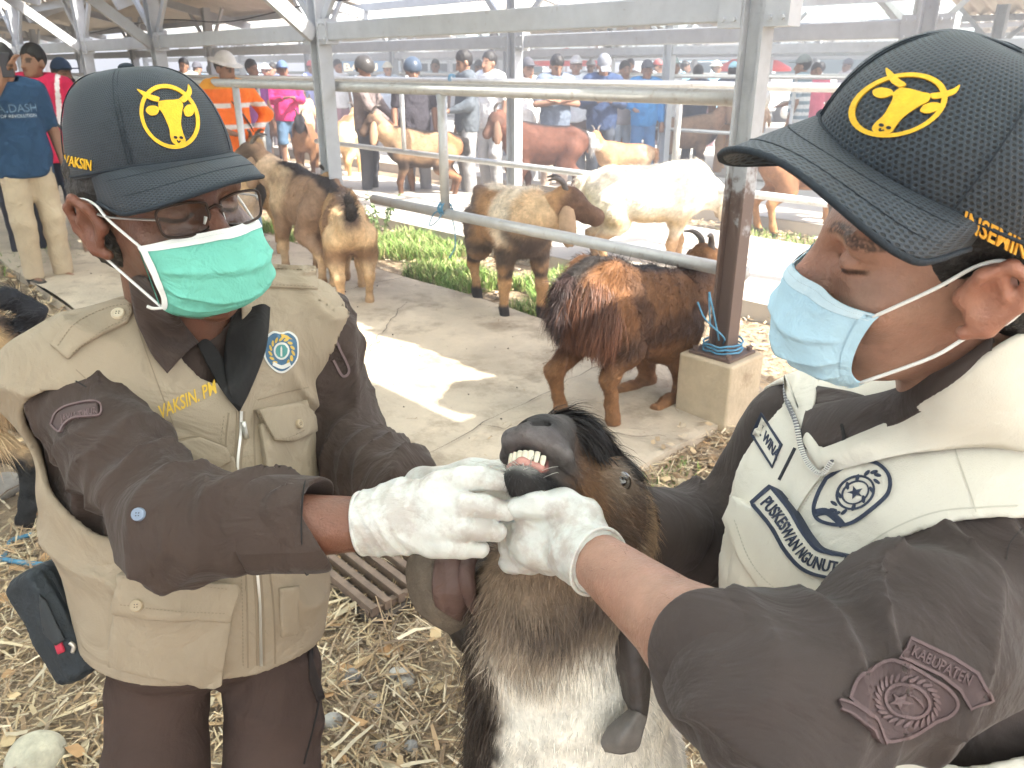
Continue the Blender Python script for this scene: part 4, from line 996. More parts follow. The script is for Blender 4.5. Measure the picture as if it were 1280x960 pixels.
def chest_print(r, s, size, y0, z, m):
    v, f, be = text_loops(s, bold=.0); w_ = v[:, 0].max()
    tr = [c for c in r.children if c.name.startswith('shirt')][0]; t = BVHTree.FromPolygons([tuple(q.co) for q in tr.data.vertices], [tuple(p.vertices) for p in tr.data.polygons])
    out = []
    for x, y in v:
        o = A(.6, y0+(x-w_/2)*size, z+y*size); hit = t.ray_cast(Vector(o), Vector((-1, 0, 0)))
        out.append((hit[0].x+.002 if hit[0] else .15, o[1], o[2]))
    mk('chest_print', out, f, m, r, smooth=False)
chest_print(pn, 'A.DASH', .075, -.005, 1.22, mat('print_grey', (.16, .24, .32), .7)); chest_print(pn, 'OF REVOLUTION', .03, -.005, 1.185, mat('print_pale', (.55, .6, .63), .7))
def redf(v):
    c = np.tile(A(.62, .03, .09), (len(v), 1)); st = (np.abs(np.abs(v[:, 1])-.135-(v[:, 2]-1.2)*.12) < .016) & (v[:, 2] > 1.05); c[st] = (.8, .74, .74)
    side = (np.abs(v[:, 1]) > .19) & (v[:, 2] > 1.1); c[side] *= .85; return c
g = G(94, 320); person('man in a red football jersey with white stripes and dark shorts', g, to_cam(g, -.25), (.6, .03, .08), (.03, .035, .05), 1.68, ('down', 'down'), shorts=True, h=.009, shirtf=redf, look=(-.5, .05), extra=shoulder_bag(), fingers=True)
g = G(118, 290); person('boy in a yellow shirt with navy cap and black face mask', g, to_cam(g, .3), (.75, .48, .06), (.05, .06, .1), 1.58, h=.011, hat='cap', hatc=(.03, .05, .09), mask=(.01, .01, .012), look=(.3, 0))
g = G(44, 318); person('person in a maroon shirt behind the man with the phone', g, to_cam(g, .2), (.16, .04, .06), (.05, .05, .06), 1.60, h=.013)
def hivis(v):
    c = np.tile(A(.86, .17, .02), (len(v), 1)); z = v[:, 2]; b = (np.abs(z-1.04) < .022) | ((np.abs(z-1.22) < .02) & (np.abs(v[:, 1]) > .05)); c[b] = (.66, .62, .58); c[(z > 1.36)] = (.80, .34, .03); return c
g = G(308, 300); person('man in an orange high visibility jacket with reflective bands and hand on hip', g, to_cam(g, .5), (.8, .2, .03), (.16, .3, .42), 1.63, ('hip', 'fore'), 'long', h=.010, shirtf=hivis, hat='hat', hatc=(.7, .66, .6), extra=shoulder_bag((.1, .13, .16)), look=(.3, -.3))
g = G(330, 222); person('person in a purple shirt behind the orange jacket', g, to_cam(g, .8), (.22, .05, .22), (.2, .25, .3), 1.62, h=.013)
g = G(366, 214); person('person with pink sleeves and blue shorts beyond the light post', g, to_cam(g, .2), (.62, .03, .16), (.10, .17, .26), 1.6, ('front', 'front'), 'long', True, h=.013, hat='cap', hatc=(.1, .16, .3))
g = G(464, 246); person('man in a grey brown jacket and dark helmet stooping over the goats', g, to_cam(g, 1.2), (.20, .16, .15), (.08, .08, .09), 1.62, ('lean', 'lean'), 'long', h=.010, hat='helmet', hatc=(.05, .045, .04), look=(-.3, -.5))
g = G(523, 247); person('man in a black pocket t-shirt and shiny motorcycle helmet', g, to_cam(g, .1), (.055, .05, .06), (.3, .3, .33), 1.60, ('down', 'down'), h=.010, hat='helmet', hatc=(.05, .07, .1), look=(.1, -.2))
g = G(586, 250); person('grey haired man in a dark grey jacket seen from the side', g, to_cam(g, -1.3), (.10, .115, .13), (.3, .3, .3), 1.70, ('fore', 'down'), 'long', h=.010, look=(-.1, -.35))
g = G(614, 240); person('tall man in a white shirt partly behind the grey post', g, to_cam(g, -.8), (.75, .74, .72), (.5, .5, .5), 1.70, h=.012)
g = G(658, 236); person('man in a white shirt and dark cap standing right of the grey post', g, to_cam(g, .5), (.76, .75, .74), (.6, .6, .6), 1.62, ('fore', 'down'), h=.012, hat='cap', hatc=(.06, .06, .07))
g = G(692, 242); person('man in a grey t-shirt with folded arms looking down', g, to_cam(g, .25), (.14, .17, .22), (.5, .4, .33), 1.66, ('crossed', 'crossed'), h=.010, look=(.2, -.6))
g = G(716, 222); person('person in a pale shirt and cap behind the man with folded arms', g, to_cam(g, 0), (.66, .68, .7), (.3, .3, .3), 1.66, h=.014, hat='cap', hatc=(.55, .52, .5))
g = G(748, 240); person('man in a navy blue shirt and grey cap looking at his hands', g, to_cam(g, .1), (.035, .06, .13), (.06, .07, .09), 1.66, ('front', 'front'), 'long', h=.010, hat='cap', hatc=(.2, .21, .23), look=(.1, -.6))
g = G(800, 226); person('person in a bright blue jacket and jeans by the fence', g, to_cam(g, .2), (.05, .25, .55), (.08, .2, .4), 1.60, ('down', 'fore'), 'long', h=.012, hat='cap', hatc=(.1, .1, .12))
g = G(774, 222); person('dark haired person between the navy and bright blue shirts', g, to_cam(g, .4), (.4, .36, .36), (.4, .45, .5), 1.6, h=.014)
g = G(830, 216); person('man in a white shirt and grey cap looking right', g, to_cam(g, 1.0), (.8, .8, .8), (.4, .4, .4), 1.66, h=.013, hat='cap', hatc=(.25, .3, .3), look=(.4, 0))
g = G(862, 216); person('person in a dark blue shirt behind the goat with the breast band', g, to_cam(g, 2.8), (.04, .055, .09), (.06, .06, .08), 1.55, h=.013)
g = G(904, 219); person('person in a striped dark shirt seen from behind next to the rusty post', g, to_cam(g, 2.9), (.05, .06, .09), (.5, .3, .16), 1.58, h=.013, hat='cap', hatc=(.35, .6, .75))
def stripes(v):
    c = np.tile(A(.78, .80, .82), (len(v), 1)); c[np.sin(v[:, 2]*2*math.pi/.095) > .15] = (.24, .33, .40); return c
g = G(986, 228); person('man in a blue and white striped t-shirt and grey cap', g, to_cam(g, -1.8), (.6, .6, .6), (.16, .17, .2), 1.66, ('down', 'fore'), h=.011, shirtf=stripes, hat='cap', hatc=(.2, .22, .22))
g = G(1003, 214); person('person in a pink top behind the striped t-shirt', g, to_cam(g, .3), (.7, .16, .24), (.3, .3, .35), 1.58, h=.014)
g = G(1068, 208); person('person in a white shirt with an orange cap near the wooden cart', g, to_cam(g, .4), (.8, .8, .8), (.4, .4, .4), 1.66, h=.014, hat='cap', hatc=(.75, .25, .12))
# people far behind, a few pixels each
far = [(247, 196, (.6, .6, .55), 'white', 'by the left shed'), (262, 192, (.2, .35, .5), 'blue', 'by the left shed'), (278, 190, (.5, .2, .2), 'dull red', 'left of the orange jacket'), (343, 190, (.62, .05, .18), 'magenta', 'right of the orange jacket'), (352, 186, (.25, .3, .5), 'blue grey', 'under the far banner'),
       (398, 186, (.3, .35, .6), 'violet blue', 'behind the light post'), (430, 188, (.7, .7, .7), 'white', 'left of the helmeted man'), (490, 190, (.55, .62, .72), 'pale blue', 'between the two helmets'), (548, 188, (.4, .45, .5), 'grey', 'behind the black t-shirt'), (600, 184, (.1, .1, .12), 'black', 'behind the grey jacket'), (640, 184, (.7, .68, .62), 'cream', 'behind the grey post'),
       (735, 184, (.5, .55, .6), 'pale grey', 'behind the red parasol'), (782, 186, (.25, .2, .2), 'brown', 'behind the bright blue jacket'), (815, 184, (.62, .66, .72), 'pale', 'right of the bright blue jacket'), (848, 184, (.2, .45, .6), 'teal', 'by the right parasol'), (885, 186, (.3, .55, .75), 'sky blue', 'left of the rusty post'), (1012, 184, (.7, .7, .72), 'white', 'in front of the minibus'), (1045, 182, (.45, .4, .4), 'brown grey', 'in front of the minibus')]
for i, (x, y, c, cn, wh) in enumerate(far):
    g = G(x, y); a = rng.uniform(-1.5, 1.5)
    person('distant person in a %s shirt %s' % (cn, wh), g, to_cam(g, a), c, (.15+.2*rng.random(), .17, .2), 1.56+.12*rng.random(), h=.019, hat=[None, 'cap', None, 'hat'][i % 4], hatc=[(.1, .1, .12), (.5, .5, .5), (.4, .1, .1), (.6, .55, .45)][(i//2) % 4], skin=[(.28, .15, .095), (.35, .2, .13), (.22, .12, .08)][i % 3])

# ================================================================== far vehicles, parasols, cart, tree
def pane(name, c, h, m, par, R=None): v, f = box_geo(c, h, R); return bev(mk(name, v, f, m, par, smooth=False), .02)
M_glass = mat('dark_glass', (.03, .05, .06), .08, spec=.7)
M_tyre = mat('tyre', (.02, .02, .02), .8)
def van(label, g, heading, col, stripe=None, ln=4.4, ht=1.95, pick=False):
    r = thing('parked_van' if not pick else 'pickup_truck', label, 'van' if not pick else 'truck', (g[0], g[1], 0), math.atan2(heading[1], heading[0])); w_ = .84
    m = mat('paint_%d%d%d' % tuple(int(c*99) for c in col), col, .3, coat=.4)
    prof = [(-ln/2, .35), (-ln/2, ht*.92), (-ln/2+.15, ht), (ln*.20, ht), (ln*.36, ht*.62), (ln/2-.05, ht*.52), (ln/2, .35)] if not pick else [(-ln/2, .45), (-ln/2, 1.05), (.1, 1.05), (.15, ht*.9), (.9, ht*.9), (1.35, 1.1), (ln/2, 1.0), (ln/2, .45)]
    bm = bmesh.new(); va = [bm.verts.new((x, -w_, z)) for x, z in prof]; vb = [bm.verts.new((x, w_, z)) for x, z in prof]; n = len(prof)
    bm.faces.new(va[::-1]); bm.faces.new(vb)
    for i in range(n): bm.faces.new((va[i], va[(i+1) % n], vb[(i+1) % n], vb[i]))
    bmesh.ops.recalc_face_normals(bm, faces=bm.faces); me = bpy.data.meshes.new('body'); bm.to_mesh(me); bm.free(); me.materials.append(m); o = bpy.data.objects.new('body', me); COL.objects.link(o); o.parent = r; bev(o, .06, 3)
    xs = [(-ln*.40, -ln*.14), (-ln*.12, ln*.10), (ln*.12, ln*.24)] if not pick else [(.25, .85)]
    for s in (-1, 1):
        for a, b in xs: pane('window', ((a+b)/2, s*(w_+.004), ht*.74), ((b-a)/2, .006, ht*.13), M_glass, r)
        for x in (-ln*.3, ln*.31):
            v, f = tube_geo([(x, s*w_*.82, .33), (x, s*w_*1.02, .33)], .33, seg=20, n=2); wh = mk('wheel', v, f, M_tyre, r); v, f = tube_geo([(x, s*w_*1.0, .33), (x, s*w_*1.04, .33)], .18, seg=14, n=2); mk('rim', v, f, M_galv, wh)
        if stripe: pane('side_stripe', (-.2, s*(w_+.003), ht*.93), (ln*.34, .005, .09), mat('stripe_%d%d%d' % tuple(int(c*99) for c in stripe), stripe, .4), r)
        pane('headlight', (ln/2+.0, s*w_*.7, .75), (.02, .12, .07), mat('lamp_glass', (.8, .8, .78), .1), r)
    c = A(ln*.28, 0, ht*.81); d = unit(A(ln*.16, 0, -ht*.38)); pane('windscreen', c+A(.012, 0, .01) if not pick else A(1.13, 0, ht*.78), (.30 if not pick else .2, w_*.86, .006), M_glass, r, np.array([d, [0, 1, 0], np.cross(d, A(0, 1, 0))]))
    return r
g = G(1010, 152); van('white minibus with a turquoise stripe parked beyond the market', g, (.95, .25), (.8, .8, .8), (.02, .5, .6), 4.6, 2.0)
g = G(1105, 146); van('dark covered pickup truck parked on the right beyond the market', g, (.9, -.3), (.07, .09, .13), None, 4.6, 2.0, True)
g = G(445, 142); van('grey van parked behind the helmeted man', g, (-.9, .3), (.5, .55, .6), (.1, .2, .4), 4.4, 1.9)
g = G(330, 140); van('pale blue pickup truck parked far behind the orange jacket', g, (-.95, .2), (.45, .58, .68), None, 4.6, 1.8, True)
g = G(560, 140); van('white van parked far behind between the helmet and the grey jacket', g, (-1, .1), (.78, .79, .8), None, 4.4, 1.9)
g = G(640, 138); van('silver van parked behind the grey post', g, (1, .1), (.62, .63, .64), None, 4.4, 1.8)
g = G(860, 142); van('pale van parked behind the sky blue shirted person', g, (1, .05), (.72, .75, .77), (.05, .4, .55), 4.4, 1.95)
g = G(1230, 144); van('light grey van parked at the right edge beyond the fence', g, (1, .1), (.66, .67, .68), None, 4.4, 1.9)
def parasol(label, g, r_, z, col, col2):
    r = thing('parasol', label, 'parasol', (g[0], g[1], 0)); tube('pole', [(0, 0, 0), (0, 0, z+.35)], .022, M_galv, r, seg=8, n=2)
    for k in range(8):
        a0, a1 = k*math.pi/4, (k+1)*math.pi/4
        rows = [[(0.01*math.cos(a), .01*math.sin(a), z+.42) for a in (a0, a1)], [(r_*.5*math.cos(a), r_*.5*math.sin(a), z+.25) for a in (a0, a1)], [(r_*math.cos(a), r_*math.sin(a), z) for a in (a0, a1)], [(r_*math.cos(a), r_*math.sin(a), z-.1) for a in (a0, a1)]]
        patch('canopy_panel', rows, 7, 4, mat('parasol_%d' % int((col if k % 2 else col2)[1]*999), col if k % 2 else col2, .8), r, th=.004)
parasol('red parasol standing over a stall far behind the man with folded arms', G(706, 150), 1.15, 1.66, (.68, .05, .04), (.72, .10, .07))
parasol('dark red parasol behind the rusty post', G(934, 158), 1.0, 1.52, (.50, .03, .05), (.45, .05, .07))
def cart(g, hd):
    r = thing('wooden_cart', 'red brown wooden slatted cart standing behind the right fence', 'cart', (g[0], g[1], 0), math.atan2(hd[1], hd[0])); m = mat('cart_wood', (.34, .15, .09), .8, var=.25, vsc=9, bump=.004, bsc=40)
    for y in (-.5, .5):
        for z in (.62, .86, 1.10): v, f = box_geo((0, y, z), (1.1, .015, .09)); mk('plank', v, f, m, r, smooth=False)
        for x in (-1.0, 0, 1.0): v, f = box_geo((x, y*1.05, .85), (.03, .02, .36)); mk('stake', v, f, m, r, smooth=False)
        v, f = tube_geo([(0, y*1.1, .34), (0, y*1.3, .34)], .34, seg=20, n=2); mk('wheel', v, f, M_tyre, r)
    v, f = box_geo((0, 0, .5), (1.1, .5, .02)); mk('bed', v, f, m, r, smooth=False)
    v, f = tube_geo([(1.1, .3, .5), (2.0, .3, .62)], .03, n=2); mk('handle', v, f, m, r)
cart(G(1075, 206), (.97, .2))
def banner():
    g = G(452, 150); r = thing('banner', 'dark blue banner with pale tan lettering hung under the far roof', 'banner', (g[0], g[1], 1.35))
    v, f = box_geo((0, 0, .18), (1.1, .015, .16)); mk('cloth', v, f, mat('banner_blue', (.06, .11, .17), .8), r, smooth=False)
    v, f, be = text_loops('BARU', bold=.02); mk('lettering', np.stack([v[:, 0]*.42-.45, 0*v[:, 0]-.021, v[:, 1]*.3+.08], 1), f, mat('banner_tan', (.6, .48, .34), .8), r, smooth=False)
    for s in (-1, 1): v, f = tube_geo([(s*1.08, .03, -1.35), (s*1.08, .03, .5)], .02, n=2); mk('pole', v, f, M_galv, r)
banner()
def tree(g, h_, cr_, label, n=2600):
    r = thing('tree', label, 'tree', (g[0], g[1], 0), 0, 'trees beyond the market'); V = []; Fc = []; geo = [tube_geo([(0, 0, 0), (.1, 0, h_*.3), (0, .1, h_*.6)], [.28, .2, .12], seg=8, n=10)]; cl = []
    for k in range(16):
        a = rng.uniform(0, 6.3); z = h_*rng.uniform(.42, .95); rr = cr_*rng.uniform(.3, 1)*(1-.4*abs(z/h_-.6)); c = A(math.cos(a)*rr, math.sin(a)*rr, z); cl.append(c)
        geo.append(tube_geo([(0, 0, h_*rng.uniform(.3, .55)), c*A(.5, .5, 1)-A(0, 0, .3), c], [.09, .05, .02], seg=6, n=8))
    v, f = join_geo(geo); mk('trunk', v, f, mat('bark', (.16, .11, .08), .9, var=.3, vsc=8, bump=.02, bsc=20), r)
    for c in cl:
        m_ = n//16; p = c+rng.normal(0, 1, (m_, 3))*A(.55, .55, .4)*cr_*.33
        for q in p:
            d = unit(rng.normal(0, 1, 3)); s_ = unit(np.cross(d, rng.normal(0, 1, 3))); l = rng.uniform(.12, .26); i = len(V); V += [q, q+d*l*.5+s_*l*.25, q+d*l, q+d*l*.5-s_*l*.25]; Fc.append((i, i+1, i+2, i+3))
    mk('crown', np.array(V), Fc, mat('leaf_far', (.10, .16, .05), .6, var=.5, vsc=1.5), r, smooth=False)
for (px, d, h_, cr_, lb) in [(1150, 34, 5.2, 2.6, 'leafy green tree seen between the far roofs on the right'), (1240, 40, 6.5, 3, 'tree at the right beyond the grey vans'), (60, 46, 7, 3.4, 'tree far off beyond the left sheds'), (520, 48, 5, 2.6, 'tree far behind the helmeted men'), (820, 52, 5.5, 3, 'tree far behind the white shirted man')]:
    p = P(px, 85, d); tree((p[0], p[1]), h_, cr_, lb)
# ================================================================== the two men and the goat in front
M_skinL = mat('skin_dark', attr=True, rough=.40, var=.16, vsc=40, bump=.0008, bsc=420, spec=.45, sss=.12, bump2=.0012, b2sc=70)
M_glove = mat('latex_glove', (.62, .62, .585), .30, var=.12, vsc=22, spec=.5, bump2=.004, b2sc=24, bump=.0006, bsc=160, sss=.2, spots=((.46, .42, .385), .47, .60, 22))
M_capf = None
def cap_fabric(name, dens, col=(.024, .036, .052), hole=(.006, .009, .013)):
    """air-mesh: a honeycomb of small holes in UV space"""
    m = bpy.data.materials.new(name); m.use_nodes = True; nt = m.node_tree; b = nt.nodes['Principled BSDF']; N_ = nt.nodes.new; Lk = nt.links.new
    b.inputs['Roughness'].default_value = .6; b.inputs['Specular IOR Level'].default_value = .5; b.inputs['Sheen Weight'].default_value = .03
    uv = N_('ShaderNodeUVMap'); sx = N_('ShaderNodeSeparateXYZ'); Lk(uv.outputs[0], sx.inputs[0])
    def mth(op, a, bb=None, c=None):
        n = N_('ShaderNodeMath'); n.operation = op
        for i, x in enumerate((a, bb, c)):
            if x is None: continue
            if isinstance(x, (int, float)): n.inputs[i].default_value = x
            else: Lk(x, n.inputs[i])
        return n.outputs[0]
    u = mth('MULTIPLY', sx.outputs[0], dens); v = mth('MULTIPLY', sx.outputs[1], dens*1.1547)
    def cell(ou, ov):
        a = mth('SUBTRACT', mth('FRACT', mth('ADD', u, ou)), .5); c = mth('MULTIPLY', mth('SUBTRACT', mth('FRACT', mth('MULTIPLY', mth('ADD', v, ov), .5)), .5), 1.7)
        return mth('SQRT', mth('ADD', mth('MULTIPLY', a, a), mth('MULTIPLY', c, c)))
    d = mth('MINIMUM', cell(0, 0), cell(.5, 1))
    mr = N_('ShaderNodeMapRange'); mr.inputs[1].default_value = .22; mr.inputs[2].default_value = .36; Lk(d, mr.inputs[0])
    mx = N_('ShaderNodeMix'); mx.data_type = 'RGBA'; mx.inputs[6].default_value = (*hole, 1); mx.inputs[7].default_value = (*col, 1); Lk(mr.outputs[0], mx.inputs[0]); Lk(mx.outputs[2], b.inputs['Base Color'])
    bp = N_('ShaderNodeBump'); bp.inputs['Strength'].default_value = 1; bp.inputs['Distance'].default_value = .0012; Lk(mr.outputs[0], bp.inputs['Height']); Lk(bp.outputs[0], b.inputs['Normal'])
    return m
M_mesh1 = cap_fabric('cap_air_mesh', 330); M_mesh2 = cap_fabric('cap_air_mesh_wide', 230)
M_seam = mat('cap_seam', (.016, .023, .033), .8, bump=.001, bsc=300)
M_yel = mat('yellow_embroidery', (.80, .47, .03), .7, var=.15, vsc=150, bump=.0008, bsc=600)
M_dkemb = mat('dark_embroidery', (.02, .022, .03), .8)
M_brown = mat('brown_twill', (.056, .038, .031), .82, var=.12, vsc=10, bump2=.018, b2sc=11, bump=.0004, bsc=900, sheen=.08, spec=.25)
M_brown2 = mat('brown_grey_twill', (.058, .044, .040), .82, var=.10, vsc=10, bump2=.018, b2sc=9, bump=.0004, bsc=900, sheen=.08, spec=.25)
M_trou = mat('brown_trousers', (.070, .046, .038), .85, var=.14, vsc=8, bump2=.012, b2sc=10, bump=.0005, bsc=800, spec=.2)
M_black = mat('black_cotton', (.018, .017, .017), .9, bump2=.006, b2sc=14)
M_khaki = mat('khaki_cotton', (.335, .272, .198), .85, var=.08, vsc=9, bump2=.016, b2sc=9, bump=.0005, bsc=700, spec=.25)
M_cream = mat('cream_cotton', (.66, .62, .54), .85, var=.05, vsc=9, bump2=.010, b2sc=8, bump=.0005, bsc=700, spec=.25)
M_kseam = mat('khaki_seam', (.25, .195, .135), .9)
M_cseam = mat('cream_seam', (.50, .47, .40), .9)
M_kbut = mat('khaki_button', (.42, .33, .22), .4)
M_zip = mat('zip_metal', (.62, .60, .55), .3, metal=.7)
M_mgreen = mat('green_mask_fabric', (.165, .52, .42), .7, var=.06, vsc=20, bump=.0005, bsc=500, bump2=.006, b2sc=28, spec=.25)
M_mblue = mat('blue_mask_fabric', (.47, .69, .83), .7, var=.05, vsc=20, bump=.0005, bsc=500, bump2=.005, b2sc=26, spec=.25)
M_mwhite = mat('white_mask_edge', (.80, .82, .80), .75, bump=.0004, bsc=500)
M_hair2 = mat('black_hair', (.016, .015, .015), .45, var=.3, vsc=90, bump=.003, bsc=260)
M_lash = mat('eye_lashes', (.012, .009, .008), .7)
def head_sdf(chin=0, smile=0):
    e = []
    for s in (-1, 1):
        hel = [(.079*s, -.004, .012), (.088*s, .018, .004), (.093*s, .028, -.012), (.094*s, .018, -.026), (.090*s, -.006, -.026), (.083*s, -.030, -.012), (.078*s, -.036, .002)]
        e.append(chain(hel, [.0042, .0046, .0048, .0048, .0048, .0062, .006], k=.004))
        e.append(ell((.082*s, -.004, -.008), (.007, .030, .018)))
        e.append(chain([(.083*s, -.016, -.010), (.089*s, .002, -.014), (.088*s, .016, -.010)], [.0045, .0045, .004], k=.004))
        e.append(ell((.079*s, -.006, .010), (.005, .007, .005)))
    ears = SUB(U(*e, k=.006), ell((.092, -.004, -.003), (.009, .015, .009)), ell((-.092, -.004, -.003), (.009, .015, .009)), k=.005)
    face = U(ell((0, .035, -.015), (.075, .10, .093)), ell((0, -.018, .028), (.064, .088, .066)), ell((0, -.078, .040), (.050, .044, .052)), ell((0, -.108, .068), (.022, .018, .02)),
             ell((.045, -.028, .060), (.024, .022, .022)), ell((-.045, -.028, .060), (.024, .022, .022)), rc((-.042, .024, .080), (.042, .024, .080), .012),
             rc((0, .012, .090), (0, -.034, .114), .0085, .014), ell((.013, -.040, .104), (.010, .008, .011)), ell((-.013, -.040, .104), (.010, .008, .011)), k=.022)
    sock = [ell((s*.033, .003, .098), (.019, .011, .015)) for s in (-1, 1)]
    face = SUB(face, *sock, k=.014)
    lids = []
    for s in (-1, 1):
        lids += [ell((s*.032, .003, .0765), (.0155, .0125, .0150)), rc((s*.019, -.011, .088), (s*.045, -.011, .080), .0042)]
    face = U(face, *lids, k=.005)
    face = SUB(face, *[chain([(s*.018, .0015, .0915), (s*.032, -.0035, .0935), (s*.047, -.0005, .0855)], [.0009, .0012, .0009], k=.002) for s in (-1, 1)],
               *[chain([(s*.019, .0125, .091), (s*.033, .0150, .0905), (s*.046, .0115, .083)], [.0008, .0010, .0008], k=.002) for s in (-1, 1)], k=.003)
    return U(face, ears, k=.007)
HEAD = head_sdf()
def skin_col(hv, base, v):
    c = np.tile(A(*base), (len(v), 1)); c *= (1+.14*fbm(v, 14, 8, 3))[:, None]
    x, y, z = hv.T; ax = np.abs(x)
    ear = (ax > .080) & (np.abs(y) < .05) & (z < .03); c[ear] *= (1.08, .9, .86)
    bl = fbm(v, 30, 77, 2); c *= 1+np.outer(bl, A(.06, -.03, -.05)); nb = np.exp(-((x/.02)**2+((y+.03)/.03)**2))*(z > .06); c *= 1+np.outer(nb, A(.08, -.04, -.05))
    brow = sst(.0065, .003, np.abs(y-.0245-.006*np.cos((ax-.034)*60)))*sst(.030, .022, np.abs(ax-.036))*(z > .05)*sst(-.3, .4, noise(v, 900, 4)+.35); c *= (1-.8*brow)[:, None]
    lash = (sst(.0034, .0014, np.abs(y+.0012+.004*np.cos((ax-.032)*95)-.0025))*sst(.020, .016, np.abs(ax-.033))*(z > .06)); c *= (1-.8*lash)[:, None]
    under = np.exp(-(((ax-.033)/.018)**2+((y+.012)/.008)**2))*(z > .06); c *= (1-.22*under)[:, None]
    return c
def surf_pts(trs):
    def PS(px, py, off_):
        o_, d_ = pix_ray(px, py); ds = [h_[3] for h_ in (t_.ray_cast(Vector(o_), Vector(d_)) for t_ in trs) if h_[0] is not None]
        return A(*o_)+d_*((min(ds) if ds else .95)-off_)
    return lambda pts: [PS(*a_) for a_ in pts]
def fold(p, dirv, freq, amp, sd, warp=.02):
    """soft cloth folds lying across dirv"""
    q = p+np.stack([fbm(p, 9, sd, 2), fbm(p, 9, sd+5, 2), fbm(p, 9, sd+9, 2)], 1)*warp
    s_ = (q@unit(dirv))*freq; r = 1-np.abs(np.sin(s_*math.pi)); return -amp*(r**1.7)*(.35+.65*sst(-.35, .35, fbm(p, 6, sd+3, 2)))
def in_head(o, R): return lambda pts: np.asarray(pts, float)@R+o
# ---- cap in head space (x left, y up, z forward)
def cap(parent, o, R, meshmat, sx=1.0, size=1.0, brimkw={}, tall=.118, lift_=.048, top_=.156):
    hp = lambda pts: np.asarray(pts, float)*size@R+o
    # crown: five rounded panels, a tall front
    nu, nv = 72, 40; rows = []
    U_, V_ = np.meshgrid(np.linspace(0, 2*math.pi, nu+1), np.linspace(0, 1, nv), indexing='ij')
    a = U_; f = np.cos(a); front = sst(-.1, .9, f); rad_x = .086*sx; rad_z = .106
    t = V_*math.pi/2; pr = np.cos(t)**(.52+.16*front); ph = np.sin(t)**(1.15)
    base = lift_+.008*front; top = top_
    dome = 1+.045*front*np.sin(t*2)
    seam = np.minimum.reduce([np.abs(np.angle(np.exp(1j*(a-s)))) for s in (math.radians(38), math.radians(-38), math.radians(112), math.radians(-112), math.pi)])
    grv = -.0022*np.exp(-(seam*np.maximum(pr, .05)/.045)**2)
    x = (rad_x*dome+grv)*pr*np.sin(a); z = (rad_z*dome+grv)*pr*np.cos(a)-.010-.006*ph; y = base+(top-base)*ph+.006*front*np.sin(t*2)
    g = np.stack([x, y, z], -1).reshape(-1, 3); g = g+np.stack([noise(g, 30, 1), noise(g, 30, 2), noise(g, 30, 3)], 1)*.0016
    uv = np.stack([U_*.095, V_*.16*(1)], -1).reshape(-1, 2); ix = np.arange((nu+1)*nv).reshape(nu+1, nv)
    fq = [(ix[i, j], ix[i+1, j], ix[i+1, j+1], ix[i, j+1]) for i in range(nu) for j in range(nv-1)]
    co = mk('cap', hp(g), fq, meshmat, parent, uv=uv)
    for s in (38, -38, 112, -112):
        a_ = math.radians(s); j = np.argmin(np.abs(U_[:, 0]-(a_ % (2*math.pi)))); pts = hp(np.stack([x[j], y[j], z[j]], 1)*A(1.004, 1.0, 1.004))
        for d_ in (-.0022, .0022): tube('stitching', pts[2:-1:2]+R[0]*d_*abs(math.cos(a_))+R[2]*d_*abs(math.sin(a_)), .0007, M_seam, co, seg=5)
    v, q = tube_geo(hp(np.stack([x[:-1, 0], y[:-1, 0]+.003, z[:-1, 0]], 1)*A(1.002, 1, 1.002))[list(range(nu))+[0]], .0017, seg=6, n=nu+1, caps=False); mk('band', v, q, M_seam, co)
    bv, bq = sdf_mesh(ell((0, 0, 0), (.009, .005, .009)), (-.012,)*3, (.012,)*3, .0022); mk('button', hp(bv+A(0, top+.002, -.016)), bq, M_seam, co)
    # brim
    kw = dict(reach=.072, drop=.030, arch=.030, lift=0.0, twist=0.0, roll=0.0, span=72, half=.092); kw.update(brimkw)
    rows = []
    for u in np.linspace(0, 1, 9):
        r_ = []
        for vv in np.linspace(-1, 1, 17):
            an = vv*math.radians(kw['span']); fr_ = float(sst(-.1, .9, math.cos(an))); bx_ = rad_x*(1+0*fr_)*math.sin(an)*.985; bz = rad_z*math.cos(an)*.985-.010; by = lift_+.008*fr_+.004
            ex = .093*sx*np.sign(vv)*abs(vv)**.85; ez = bz+kw['reach']*(1-abs(vv)**2.6)**.5 if abs(vv) < 1 else bz
            xx = bx_+(ex-bx_)*u*(1-abs(vv)**6); zz = bz+(ez-bz)*u
            yy = by-(kw['arch']*(xx/.09)**2)*u**1.2-kw['drop']*u**1.3*(zz-bz)/.06*.9+kw['lift']*u+kw['roll']*xx*u
            r_.append((xx, yy, zz))
        rows.append(r_)
    pv, pf, puv = patch_geo([hp(r_) for r_ in rows], 26, 60, .0045); puv = puv*A(.07, .19)
    br = mk('brim', pv, pf, meshmat, co, uv=puv)
    ring = [rows[-1][i] for i in range(17)]
    tube('brim_edge', hp(ring)-R[1]*.002, .0027, M_seam, co, seg=6)
    for k_ in (3, 6):
        pts = [rows[int(k_)][i] for i in range(1, 16)]; tube('brim_stitch', hp(pts)+R[1]*.0002, .0005, M_seam, co, seg=5)
    return co, br
